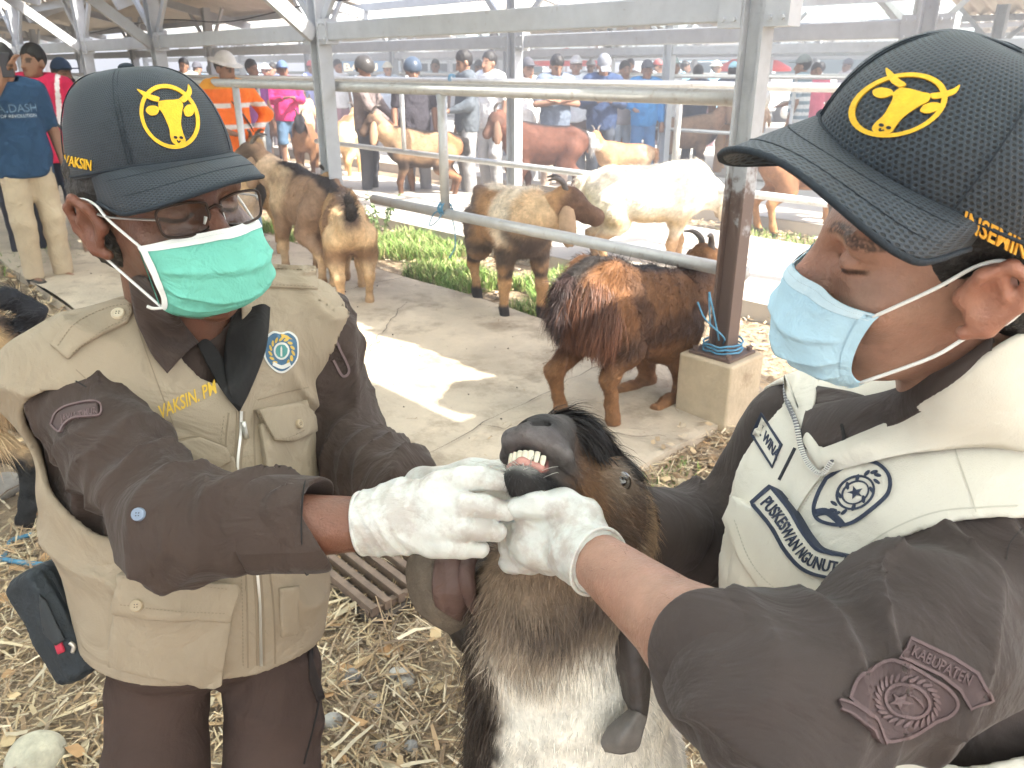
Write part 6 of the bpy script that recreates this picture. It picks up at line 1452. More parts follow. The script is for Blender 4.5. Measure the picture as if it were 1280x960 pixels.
    fing = [chain([P(*K_[i]), P(*Md[i]), P(*T1[i]), P(*T2[i])], [.0136, .0126, .0122, .0100][:4] if i < 3 else [.0124, .0112, .0108, .0090], k=.005) for i in range(4)]
    thumb = chain([P(500, 618, .840), P(545, 622, .850), P(585, 630, .846)], [.018, .016, .012], k=.01)
    gf = pal
    fg = U(*fing, k=.0010); gf = U(gf, fg, k=.006)
    gf = U(gf, thumb, rc(HW+unit(HE-HW)*.004, P(490, 650, .818), .0315, .032), k=.014)
    wd = unit(P(540, 644, .806)-HW)
    gf = disp(gf, lambda p: fold(p, wd+A(0,.3,.3), 48, .0013, 33, .07)*sst(.05, .0, (p-P(505, 648, .815))@wd)+.0006*noise(p, 120, 3)*sst(-.02, .05, (p-P(505, 648, .815))@wd)+.0008*noise(p, 55, 5)+fold(p, wd, 45, .0008, 37, .06)*sst(.03, .08, (p-P(505, 648, .815))@wd))
    gf = INT(gf, plane(HW+wd*.006, -wd), k=.002)
    v, q = sdf_mesh(gf, P(540, 645, .81)-.125, P(540, 645, .81)+.125, .0019); go = mk('glove', v, q, M_glove, root)
    xa = unit(np.cross(wd, (0, 0, 1))); xb = np.cross(wd, xa); tube('glove_cuff', [HW+wd*.007+(xa*math.cos(t)+xb*math.sin(t))*.0322*(1+.04*math.sin(3*t)) for t in np.linspace(0, 6.283, 26)], .0021, M_glove, go, seg=7)
    # left hand, mostly behind the right one
    d2 = unit(P(600, 610, .93)-LW); gl2 = U(squash(rc(LW+d2*.01, LW+d2*.075, .033, .040), LW, unit(np.cross(d2, (0, 0, 1))), .6), *[chain([LW+d2*.07+A(0, 0, .018-.018*i), LW+d2*.11+A(0, -.004, .020-.02*i), LW+d2*.135+A(.005, -.01, .012-.018*i)], [.0135, .0125, .0105], k=.006) for i in range(4)], rc(LW+unit(LE-LW)*.02, LW+d2*.02, .035, .034), k=.01)
    v, q = sdf_mesh(gl2, LW+d2*.06-.13, LW+d2*.06+.13, .0035); mk('glove', v, q, M_glove, root)
    # ---- belt bag: hangs from his belt, a thing of its own
    bg_ = thing('waist_bag', 'black ribbed zip pouch hanging at the hip of the man in the khaki vest', 'pouch', tuple(P(80, 770, 1.02)), world=True)
    c_ = P(84, 772, 1.03); ax = unit(P(128, 838, 1.03)-P(56, 714, 1.03)); wx = unit(P(110, 730, 1.06)-P(50, 760, .99)); wx = unit(wx-ax*(wx@ax)); nx = np.cross(ax, wx); Rb = np.array([ax, wx, nx])
    bf = disp(bx(c_, (.080, .040, .036), Rb, .018), lambda p: .0022*np.abs(np.sin(((p-c_)@wx)*260))*sst(.0, .01, np.abs((p-c_)@nx))+.003*noise(p, 30, 2)); v, q = sdf_mesh(bf, c_-.13, c_+.13, .0028); mk('pouch_body', v, q, mat('bag_nylon', (.018, .024, .030), .6, bump=.001, bsc=250, var=.2, vsc=20), bg_)
    tb = bvh([x for x in bg_.children][0])
    panel('zip_pocket', [(50, 742), (58, 750), (82, 800), (72, 806), (56, 790)], tb, mat('bag_panel', (.03, .034, .038), .6), bg_, .006, cell=8)
    panel('red_tag', [(68, 802), (77, 800), (82, 814), (73, 818)], tb, mat('bag_red', (.45, .03, .06), .7), bg_, .004, cell=8)
    for a, b in ((98, 777), (87, 803)): 
        p, n = hit(tb, a, b); p = p-ray(a, b)*.004; tube('zip_slider', [p, p+A(.004, 0, -.006), p+A(.002, -.002, -.014)], .0028, M_zip, bg_, seg=6)
    seam_line('zip_line', [(66, 722), (92, 770), (122, 826)], tb, 2.5, mat('bag_panel'), bg_, n=20); seam_line('zip_line', [(80, 712), (106, 758), (128, 800)], tb, 2.5, mat('bag_panel'), bg_, n=20)
build_left()
# ------------------------------------------------------------------ the man on the right
def build_right():
    def mkR(f_, l_): f_ = unit(f_); l_ = A(*l_); l_ = unit(l_-f_*(l_@f_)); return C2W(np.array([l_, np.cross(f_, l_), f_]))
    R = mkR((-.95, .03, -.18), (-.2, -.54, .80)); o = A(0, 0, H)+C2W(A(.366, .113, -.65)); hp = in_head(o, R)
    root = thing('person', 'man in a white vest, dark bull cap and pale blue face mask', 'person', tuple(W(-.4, .6)*A(1, 1, 0)), world=True)
    HS = P(1286, 732, .69); HE = P(985, 893, .565); HW = P(748, 702, .755)
    FS = P(992, 545, .99); FE = P(925, 672, 1.05); FW = P(765, 672, .95)
    nb = P(1225, 560, .80); pel = P(1130, 1010, .86); l = unit(HS-FS); sp = unit(nb-pel); f = unit(np.cross(l, sp)); l = np.cross(sp, f); Rt = np.array([l, sp, f])
    ch = P(1125, 700, .82); be = P(1115, 850, .84)
    tor = U(ell(ch, (.16, .17, .125), Rt), ell(be, (.158, .17, .125), Rt), ell(pel, (.16, .13, .12), Rt), rc(HS*.8+nb*.2, FS*.8+nb*.2, .055), k=.06)
    kn = [pel+l*s*.09-A(0, 0, .42)+f*.06 for s in (-1, 1)]; ft = [pel+l*s*.10+f*.03-A(0, 0, pel[2]-.07) for s in (-1, 1)]
    legs = lambda a, b, c: U(*[chain([pel+l*s*.085, kn[i], ft[i]], [a, b, c], k=.03) for i, s in enumerate((-1, 1))], k=.02)
    neck = chain([hp([(0, -.05, -.025)])[0], hp([(0, -.13, -.045)])[0], nb], [.056, .055, .055], k=.02); headw = local(HEAD, o, R)
    fa = unit(HW-HE)
    arms = U(rc(HS, HE, .045, .042), chain([HE, HE*.62+HW*.38, HW], [.043, .0425, .0285], k=.02), ell(HW+fa*.04, (.022,)*3), rc(FS, FE, .045, .04), rc(FE, FW, .04, .028), k=.02)
    skin = A(.36, .198, .142)
    body = U(headw, neck, off(tor, -.05), arms, off(legs(.075, .05, .035), 0), k=.015)
    lo, hi = A(-.02, .15, -.02), A(.85, 1.35, 1.62)
    v, q = sdf_mesh(body, lo, hi, .0065)
    far = np.linalg.norm((v-o)@R.T-A(0, -.03, 0), axis=1) > .180
    vh, qh = sdf_mesh(U(headw, neck, k=.015), o-.19, o+.19, .0021); nearv = np.linalg.norm((vh-o)@R.T-A(0, -.03, 0), axis=1) < .183; hh = qh[nearv[qh].all(1)]
    vv = np.concatenate([v, vh]); qq = np.concatenate([q[far[q].any(1)], hh+len(v)]); c = np.concatenate([skin_col((v-o)@R.T, skin, v), skin_col((vh-o)@R.T, skin, vh)])
    bo = mk('body', vv, qq, M_skinL, root, col=c)
    nv_ = vnorm(vv, qq); mid = HE*.35+HW*.65; strands('arm_hair', vv, qq, nv_, np.tile(A(.04, .028, .02), (len(vv), 1)), 420, .010, lambda p: np.tile(unit(HW-HE)+A(0, 0, -.5), (len(p), 1)), root, wd=.0003, lift=.25, droop=.2, seg=2, where=lambda a: (np.linalg.norm(a-mid, axis=1) < .10)+1e-9)
    hf = disp(SUB(U(ell((0, .034, -.020), (.0815, .104, .098)), ell((0, -.015, -.055), (.066, .052, .05)), k=.03), ell((0, -.056, .060), (.10, .085, .072)), ell((.092, -.006, -.002), (.022, .040, .032)), ell((-.092, -.006, -.002), (.022, .040, .032)), k=.012), lambda p: .002*noise(p, 90, 3)+.0013*noise(p, 260, 4))
    v, q = sdf_mesh(local(INT(hf, plane((0, .075, 0), (0, 1, .1))), o, R), o-.17, o+.19, .0026); mk('hair', v, q, M_hair2, root)
    # ---- shirt
    cuff = HE+fa*.048; aR = unit(HE-HS)
    shf = U(off(tor, .006), chain([HS, HS*.5+HE*.5, HE, cuff], [.064, .062, .056, .051], k=.04), chain([FS, FE, FE*.3+FW*.7], [.070, .064, .056], k=.03), k=.035)
    shf = disp(shf, lambda p: fold(p, aR+A(.2, .4, .6), 15, .014, 3, .06)*sst(.04, -.06, (p-nb)@sp)+fold(p, A(.5, .1, -.8), 22, .007, 47, .05)*sst(.25, .12, np.linalg.norm(p-HE, axis=1))+.004*fbm(p, 22, 9, 2)+.006*noise(p, 10, 4))
    shf = SUB(shf, rc(cuff+fa*.05, cuff+fa*.3, .052), ell(nb+sp*.08+f*.03, (.064,)*3), k=.006)
    v, q = sdf_mesh(shf, lo, hi, .0042); v = relax(v, q, 3); so = mk('shirt', v, q, M_brown2, root); tS = bvh(so)
    def cuffroll(c_, d, r0, ph=0):
        xa = unit(np.cross(d, (0, 0, 1))); xb = np.cross(d, xa); rows = []
        for u, r_ in ((-.050, r0*.90), (-.042, r0*1.0), (.0, r0*1.02), (.030, r0*1.0), (.038, r0*.96), (.032, r0*.86), (.0, r0*.78)): rows.append([c_+d*u+(xa*math.cos(t)+xb*math.sin(t)*1.06)*r_*(1+.05*math.sin(3*t+1+ph))+d*.012*math.sin(t*2+.5+ph) for t in np.linspace(0, 2*math.pi, 17)])
        patch('rolled_cuff', rows, 36, 64, M_brown2, so, th=.0, fn=lambda u, vv_, g: .002*fbm(g.reshape(-1, 3), 30, 2, 2).reshape(u.shape))
    cuffroll(cuff, fa, .058); fd = unit(FW-FE); cuffroll(FE*.25+FW*.75, fd, .061, 2)
    cl = lambda pts: [P(*a) for a in pts]
    # ---- vest
    vout = U(off(tor, .026), rc(HS*.93+nb*.07+sp*.012, nb*.55+HS*.45+sp*.018, .066, .052), rc(FS*.93+nb*.07+sp*.008, nb*.55+FS*.45+sp*.014, .058, .05), ell(be+f*.01-sp*.05, (.18, .19, .14), Rt), ell(P(990, 690, .88), (.10, .13, .07), Rt), k=.06)
    vout = disp(vout, lambda p: fold(p, l*.3+sp*.9, 8, .007, 17, .06)+.005*noise(p, 9, 5)+.0025*fbm(p, 24, 3, 2))
    vest = shell(vout, .0085)
    vest = SUB(vest, rc(P(1345, 752, .68), P(1105, 885, .58), .088, .12), rc(P(950, 560, .96), P(880, 700, 1.0), .085, .12), chain([nb+sp*.15+f*.0, nb+sp*.03+f*.05, P(1030, 575, .80)], [.060, .050, .012], k=.02), k=.004)
    vest = INT(vest, plane(pel-sp*.10, -sp), k=.004)
    v, q = sdf_mesh(vest, lo, hi, .0040); v = relax(v, q, 1); vo = mk('vest', v, q, M_cream, root); tV = bvh(vo)
    tB = bvh(bo); trs = [tV, tB, tS]
    ps = surf_pts(trs)
    # shirt collar, then the vest's stand collar folded outwards and edged with a zip
    patch('collar', [ps([(1000, 562, .010), (1050, 556, .012), (1110, 536, .016), (1180, 500, .016), (1240, 462, .014)]), ps([(1004, 534, .014), (1050, 524, .018), (1110, 506, .022), (1180, 478, .022), (1240, 440, .018)]), ps([(1010, 512, .006), (1052, 504, .010), (1110, 492, .012), (1182, 464, .012), (1242, 424, .010)]), ps([(1014, 512, -.006), (1054, 506, -.004), (1112, 496, -.002), (1184, 468, 0), (1244, 428, 0)])], 18, 40, M_brown2, so, th=.003)
    patch('collar', [ps([(1000, 545, .006), (1008, 500, .008), (1022, 482, .006)]), ps([(1024, 556, .012), (1036, 520, .014), (1058, 488, .010)]), ps([(1050, 556, .014), (1064, 524, .012), (1080, 494, .006)])], 12, 20, M_brown2, so, th=.003)
    patch('collar_edge', [ps([(1050, 530, .020), (1053, 545, .0195), (1052, 556, .018)]), ps([(1054, 530, .021), (1057, 545, .0205), (1056, 556, .019)])], 4, 14, M_black, so, th=.001)
    patch('stand_collar', [ps([(1032, 592, .006), (1078, 580, .008), (1130, 568, .008), (1192, 558, .008), (1250, 556, .008), (1296, 566, .008)]), ps([(1030, 582, .014), (1076, 566, .018), (1128, 546, .018), (1192, 524, .018), (1250, 505, .018), (1296, 490, .018)]), ps([(1028, 572, .018), (1070, 556, .024), (1124, 534, .022), (1190, 500, .022), (1250, 462, .022), (1296, 430, .024)]), ps([(1026, 562, .014), (1064, 548, .020), (1118, 524, .022), (1188, 482, .022), (1250, 434, .020), (1296, 410, .016)]), ps([(1028, 562, -.002), (1066, 552, .002), (1120, 532, .006), (1190, 492, .010), (1250, 446, .009), (1296, 424, .006)])], 26, 50, M_cream, vo, th=.003, fn=lambda u, vv_, g: .0035*fbm(g.reshape(-1, 3), 16, 2, 2).reshape(u.shape))
    patch('stand_collar', [ps([(983, 468, .010), (1000, 462, .012), (1024, 462, .012)]), ps([(985, 505, .014), (1002, 500, .018), (1018, 496, .014)]), ps([(1000, 545, .014), (1008, 538, .018), (1014, 530, .014)]), ps([(1024, 588, .010), (1030, 578, .014), (1032, 566, .012)])], 28, 14, M_cream, vo, th=.003)
    bk_ = []
    for hh_, rr_ in ((-.012, .098), (.018, .092), (.045, .080), (.040, .072), (.010, .070)): bk_.append([nb+sp*(.045+hh_)+l*math.cos(t)*rr_-f*math.sin(t)*rr_*.95 for t in np.linspace(-.25, math.pi+.1, 15)])
    patch('stand_collar', bk_, 18, 46, M_cream, vo, th=.002, fn=lambda u, vv_, g: .002*fbm(g.reshape(-1, 3), 22, 2, 2).reshape(u.shape))
    zc = ps([(983, 470, .014), (983, 498, .018), (995, 528, .020), (1001, 556, .020), (1010, 578, .018), (1026, 591, .016), (1040, 576, .022)])
    tube('zip_tape', zc, .0030, mat('zip_grey', (.12, .12, .13), .7), vo, seg=8, n=60, flat=.5)
    zq = cr(zc, 52); gs = []
    for i in range(1, 51): 
        t_ = unit(zq[i+1]-zq[i-1]); s_ = unit(np.cross(t_, unit(ray(1000, 540)))); gs.append(bar_geo(zq[i]-s_*.0030-unit(ray(1000, 540))*.0032, zq[i]+s_*.0022-unit(ray(1000, 540))*.0032, .0011, .0012, up=t_))
    vz, fz = join_geo(gs); zt = mk('zip_teeth', vz, fz, mat('zip_pale', (.66, .64, .60), .4), vo, smooth=False); zt['kind'] = 'stuff'
    # front band, seams and pocket
    seam_line('front_band', [(1024, 588), (1000, 620), (972, 668), (944, 720), (918, 775), (902, 820)], tV, 16, M_cream, vo, rise=.004); 
    for pts in ([(1016, 590), (992, 622), (962, 672), (934, 724), (908, 776)], [(1033, 592), (1008, 626), (982, 672), (954, 722), (930, 775)]): stitched(pts, tV, M_cseam, vo)
    seam_line('front_slit', [(994, 560), (984, 580), (974, 600)], tV, 3.5, M_dkemb, vo, n=16, rise=.001)
    seam_line('yoke_seam', [(1188, 544), (1200, 580), (1214, 620), (1220, 640)], tV, 1.6, M_cseam, vo); seam_line('shoulder_seam', [(1190, 542), (1230, 516), (1276, 490)], tV, 2, M_cseam, vo)
    seam_line('armhole_seam', [(1272, 632), (1230, 634), (1170, 640), (1110, 664), (1060, 700), (1010, 742)], tV, 1.8, M_cseam, vo)
    panel('chest_pocket', [(930, 660), (1000, 690), (1046, 720), (1000, 770), (950, 790), (905, 770), (915, 700)], tV, M_cream, vo, .004, cell=12); fl = panel('pocket_flap', [(925, 622), (962, 646), (1010, 690), (1058, 722), (1040, 744), (990, 754), (955, 738), (930, 700), (912, 650)], tV, M_cream, vo, .013, cell=10)
    tF = bvh(fl); stitched([(918, 650), (936, 698), (962, 730), (994, 746), (1036, 738)], tF, M_cseam, fl)
    tv2 = [tV, tF]
    ink = mat('navy_thread', (.035, .045, .075), .8, bump=.0005, bsc=500)
    # arched shoulder title
    q = cr([(962, 622), (985, 650), (1004, 680), (1024, 700), (1062, 710)], 40); nrm_ = np.stack([-np.gradient(q[:, 1]), np.gradient(q[:, 0])], 1); nrm_ /= np.linalg.norm(nrm_, axis=1)[:, None]
    up_ = q-nrm_*15; dn = q+nrm_*15; out = np.concatenate([up_, dn[::-1]])
    pt = lay('arched_patch', poly_sheet([out], 8), pix_ray, tV, M_cream, vo, rise=.0165); lay('patch_border', poly_sheet(stroke(out, 4.2, True), 8), pix_ray, tV, ink, pt, rise=.0182)
    v2, f2, b2 = text_loops('PUSKESWAN NGUNUT', 0, 1.0, .018); L_ = v2[:, 0].max(); s_ = np.linspace(0, 1, 40)
    xx = v2[:, 0]/L_*.90+.05; bx_ = np.stack([np.interp(xx, s_, q[:, 0]), np.interp(xx, s_, q[:, 1])], 1); nx_ = np.stack([np.interp(xx, s_, nrm_[:, 0]), np.interp(xx, s_, nrm_[:, 1])], 1)
    lay('patch_lettering', (bx_-nx_*((v2[:, 1]/.72-.5)*15)[:, None], f2, b2), pix_ray, tV, ink, pt, rise=.0182)
    # crest above it
    sh = [(1034, 598), (1064, 580), (1092, 578), (1110, 592), (1112, 612), (1100, 628), (1068, 652), (1046, 656), (1024, 650), (1018, 636), (1024, 616)]
    sh_ = cr(sh+sh[:1], 60)[:-1]; em = lay('crest', poly_sheet([sh_], 9), pix_ray, tv2, M_cream, vo, rise=.0015); lay('crest_border', poly_sheet(stroke(sh_, 4.4, True), 9), pix_ray, tv2, ink, em, rise=.0028)
    cx, cy = 1070, 616
    lay('crest_ring', poly_sheet(stroke(circle2((cx, cy), 24, 19, 30, -.5), 2.8, True), 8), pix_ray, tv2, ink, em, rise=.0028); lay('crest_ring', poly_sheet(stroke(circle2((cx, cy), 17, 13, 26, -.5), 2.0, True), 8), pix_ray, tv2, ink, em, rise=.0028)
    for a in np.linspace(0, 2*math.pi, 15)[:-1]:
        rr = (30, 24); c = (cx+rr[0]*math.cos(a)*.88-rr[1]*math.sin(a)*.35, cy+rr[1]*math.sin(a)*.9-rr[0]*math.cos(a)*.45); lay('crest_leaf', poly_sheet([circle2(c, 5, 2.2, 8, a+.6)], 8), pix_ray, tv2, ink, em, rise=.0028)
    star = [(cx+math.cos(a)*r_, cy+math.sin(a)*r_*.8) for k in range(10) for a, r_ in [(k*math.pi/5-.6, 10 if k % 2 == 0 else 4)]]; lay('crest_star', poly_sheet([star], 8), pix_ray, tv2, ink, em, rise=.0028)
    lay('crest_ribbon', poly_sheet(stroke([(1018, 642), (1034, 640), (1048, 650), (1054, 657)], 9, n=14), 8), pix_ray, tv2, ink, em, rise=.0030)
    # name tape on the far side of the chest
    nt_ = [(952, 518), (977, 556), (966, 584), (941, 544)]; pt = lay('name_tape', poly_sheet([nt_], 8), pix_ray, tV, M_cream, vo, rise=.0015); lay('tape_border', poly_sheet(stroke(nt_, 3.2, True), 8), pix_ray, tV, ink, pt, rise=.0026)
    word('tape_lettering', 'S. WINA', tV, (948, 540), (4.4, 6.9), (-5.2, 10.5), ink, pt, rise=.0026, bold=.02)
    # brown badge on the sleeve
    bd = mat('badge_thread', (.135, .09, .092), .75, bump=.0006, bsc=500); bdk = mat('badge_field', (.085, .056, .056), .8)
    bq = lambda pts, wd, rise=.003, **k: lay('badge_line', poly_sheet(stroke(pts, wd, **k), 9), pix_ray, tS, bd, bg, rise=rise)
    sh = [(1063, 872), (1076, 846), (1112, 826), (1138, 834), (1160, 846), (1186, 862), (1197, 880), (1188, 894), (1168, 902), (1140, 918), (1110, 926), (1098, 914), (1084, 890)]
    sh_ = cr(sh+sh[:1], 70)[:-1]; bg = lay('sleeve_badge', poly_sheet([sh_], 10), pix_ray, tS, bdk, so, rise=.0014); bq(sh_, 4.2, closed=True)
    cx, cy = 1132, 876; bq(circle2((cx, cy), 28, 20, 30, .25), 4, closed=True)
    for a in np.linspace(0, 2*math.pi, 27)[:-1]: lay('badge_leaf', poly_sheet([circle2((cx+math.cos(a)*38-math.sin(a)*4, cy+math.sin(a)*28+math.cos(a)*6), 7, 2.2, 8, a+.9)], 9), pix_ray, tS, bd, bg, rise=.0030)
    star = [(cx-8+math.cos(a)*r_, cy+math.sin(a)*r_*.75) for k in range(10) for a, r_ in [(k*math.pi/5+.3, 15 if k % 2 == 0 else 6)]]; lay('badge_star', poly_sheet([star], 9), pix_ray, tS, bd, bg, rise=.0032)
    for k in range(4): bq([(cx+2+k*4, cy-8+k*2), (cx+14+k*2, cy-1+k*3)], 1.6, n=4)
    rb = [(1047, 874), (1064, 878), (1086, 892), (1102, 912), (1106, 930), (1098, 928), (1090, 918), (1072, 900), (1060, 892), (1052, 886)]; lay('badge_ribbon', poly_sheet([rb], 9), pix_ray, tS, bdk, bg, rise=.0036); bq([(1048, 874), (1070, 882), (1090, 898), (1104, 928)], 3.2, .0052, n=20); bq([(1050, 886), (1066, 893), (1084, 908), (1092, 922)], 2.6, .0052, n=20)
    ar = [(1138, 798), (1190, 822), (1222, 842), (1238, 874), (1214, 886), (1200, 862), (1176, 844), (1126, 822)]; bt = lay('badge_title', poly_sheet([ar], 10), pix_ray, tS, bdk, so, rise=.0014); lay('title_border', poly_sheet(stroke(ar, 4.2, True), 9), pix_ray, tS, bd, bt, rise=.003)
    word('title_lettering', 'KABUPATEN', tS, (1136, 819), (9.6, 4.9), (-6, 13), bd, bt, rise=.003)
    seam_line('sleeve_seam', [(1278, 660), (1262, 680), (1258, 700)], tS, 2, mat('tab_edge2', (.04, .033, .032), .9), so, n=14)
    # ---- trousers
    tf = disp(INT(U(legs(.108, .09, .075), ell(pel, (.17, .12, .13), Rt), k=.03), plane(pel+sp*.05, sp), k=.01), lambda p: .006*noise(p, 12, 3)); v, q = sdf_mesh(tf, A(.05, .3, .05), A(.85, 1.4, .95), .008); mk('trousers', v, q, mat('black_trousers', (.03, .03, .034), .85, bump2=.01, b2sc=10), root)
    for i in (0, 1): v, q = sdf_mesh(INT(rc(ft[i]+A(0, 0, -.02), ft[i]+f*.17-A(0, 0, .025), .05, .042), plane((0, 0, 0), (0, 0, -1))), ft[i]-.28, ft[i]+.28, .01); mk('shoe', v, q, mat('boot_black', (.02, .018, .017), .4), root)
    # ---- cap and mask
    Rc = mkR((-.80, -.10, .50), (.42, -.68, .60)); oc = A(0, 0, H)+C2W(A(.325, .134, -.64))
    co, br = cap(root, oc, Rc, M_mesh2, 1.0, 1.2, dict(reach=.068, drop=.004, arch=.044, roll=.16, span=54, half=.080), lift_=.032, top_=.116); tC = bvh(co)
    cow_logo(co, tC, (1123, 132), (36, 22), (-44, 30)); word('lettering', 'INSEMINATOR', tC, (1200, 284), (15.5, 7.6), (-6, 22), mat('amber_thread', (.72, .36, .04), .7), co, rise=.0015)
    mo, gv = face_mask(root, o, R, M_mblue, wd=.074)
    ear = lambda s: hp([(.079*s, .022, .004), (.086*s, .027, -.014), (.090*s, .008, -.032), (.084*s, -.022, -.026), (.080*s, -.036, -.004)])
    loop_cord(mo, np.concatenate([[gv[3, 68]], hp([(.078, .002, .030)]), ear(1), hp([(.077, -.060, .020)]), [gv[55, 68]]])); loop_cord(mo, np.concatenate([[gv[3, 1]], hp([(-.078, .002, .030)]), ear(-1), hp([(-.077, -.060, .020)]), [gv[55, 1]]]))
    # ---- his left glove: thumb along the lip, fingers closing round the jaw
    pc = P(700, 673, .812); wd = unit(pc-HW)
    hf = U(squash(rc(HW+wd*.012, P(694, 669, .814), .027, .040), pc, unit(ray(694, 672)), .62), ell(P(676, 673, .830), (.034, .032, .023)), k=.02)
    fing = [chain([P(662, 650+i*17, .818+.004*i), P(641-i*1.0, 657+i*15, .838+.004*i), P(634+i*3, 665+i*13, .866), P(650, 668+i*11, .884)], [.0138, .0126, .0118, .0100], k=.004) for i in range(4)]
    th = chain([P(732, 642, .795), P(704, 630, .793), P(672, 630, .793), P(645, 634, .797)], [.0170, .0150, .0138, .0108], k=.008)
    gf = U(hf, U(*fing, k=.002), k=.010); gf = U(gf, th, rc(HW-fa*.004, HW+wd*.03, .0325, .033), k=.012)
    gf = disp(gf, lambda p: fold(p, wd+A(0, .2, .4), 36, .0013, 53, .07)*sst(-.01, .05, -((p-pc)@wd)-.01)+fold(p, A(.3, .2, 1), 40, .0014, 57, .06)+.0010*noise(p, 55, 5)+.0006*noise(p, 120, 2)); gf = INT(gf, plane(HW-fa*.002, -wd), k=.002)
    v, q = sdf_mesh(gf, pc-.12, pc+.12, .0019); go = mk('glove', v, q, M_glove, root)
    xa = unit(np.cross(wd, (0, 0, 1))); xb = np.cross(wd, xa); tube('glove_cuff', [HW-fa*.001+(xa*math.cos(t)+xb*math.sin(t))*.0335*(1+.04*math.sin(3*t)) for t in np.linspace(0, 6.283, 26)], .0020, M_glove, go, seg=7)
    d2 = unit(P(740, 670, .93)-FW); g2 = U(squash(rc(FW, FW+d2*.07, .033, .040), FW, unit(np.cross(d2, (0, 0, 1))), .6), *[chain([FW+d2*.065+A(0, 0, .018-.018*i), FW+d2*.10+A(0, .004, .02-.02*i), FW+d2*.125+A(0, .012, .012-.018*i)], [.0135, .0125, .0105], k=.006) for i in range(4)], k=.01)
    v, q = sdf_mesh(g2, FW+d2*.06-.13, FW+d2*.06+.13, .004); mk('glove', v, q, M_glove, root)
build_right()
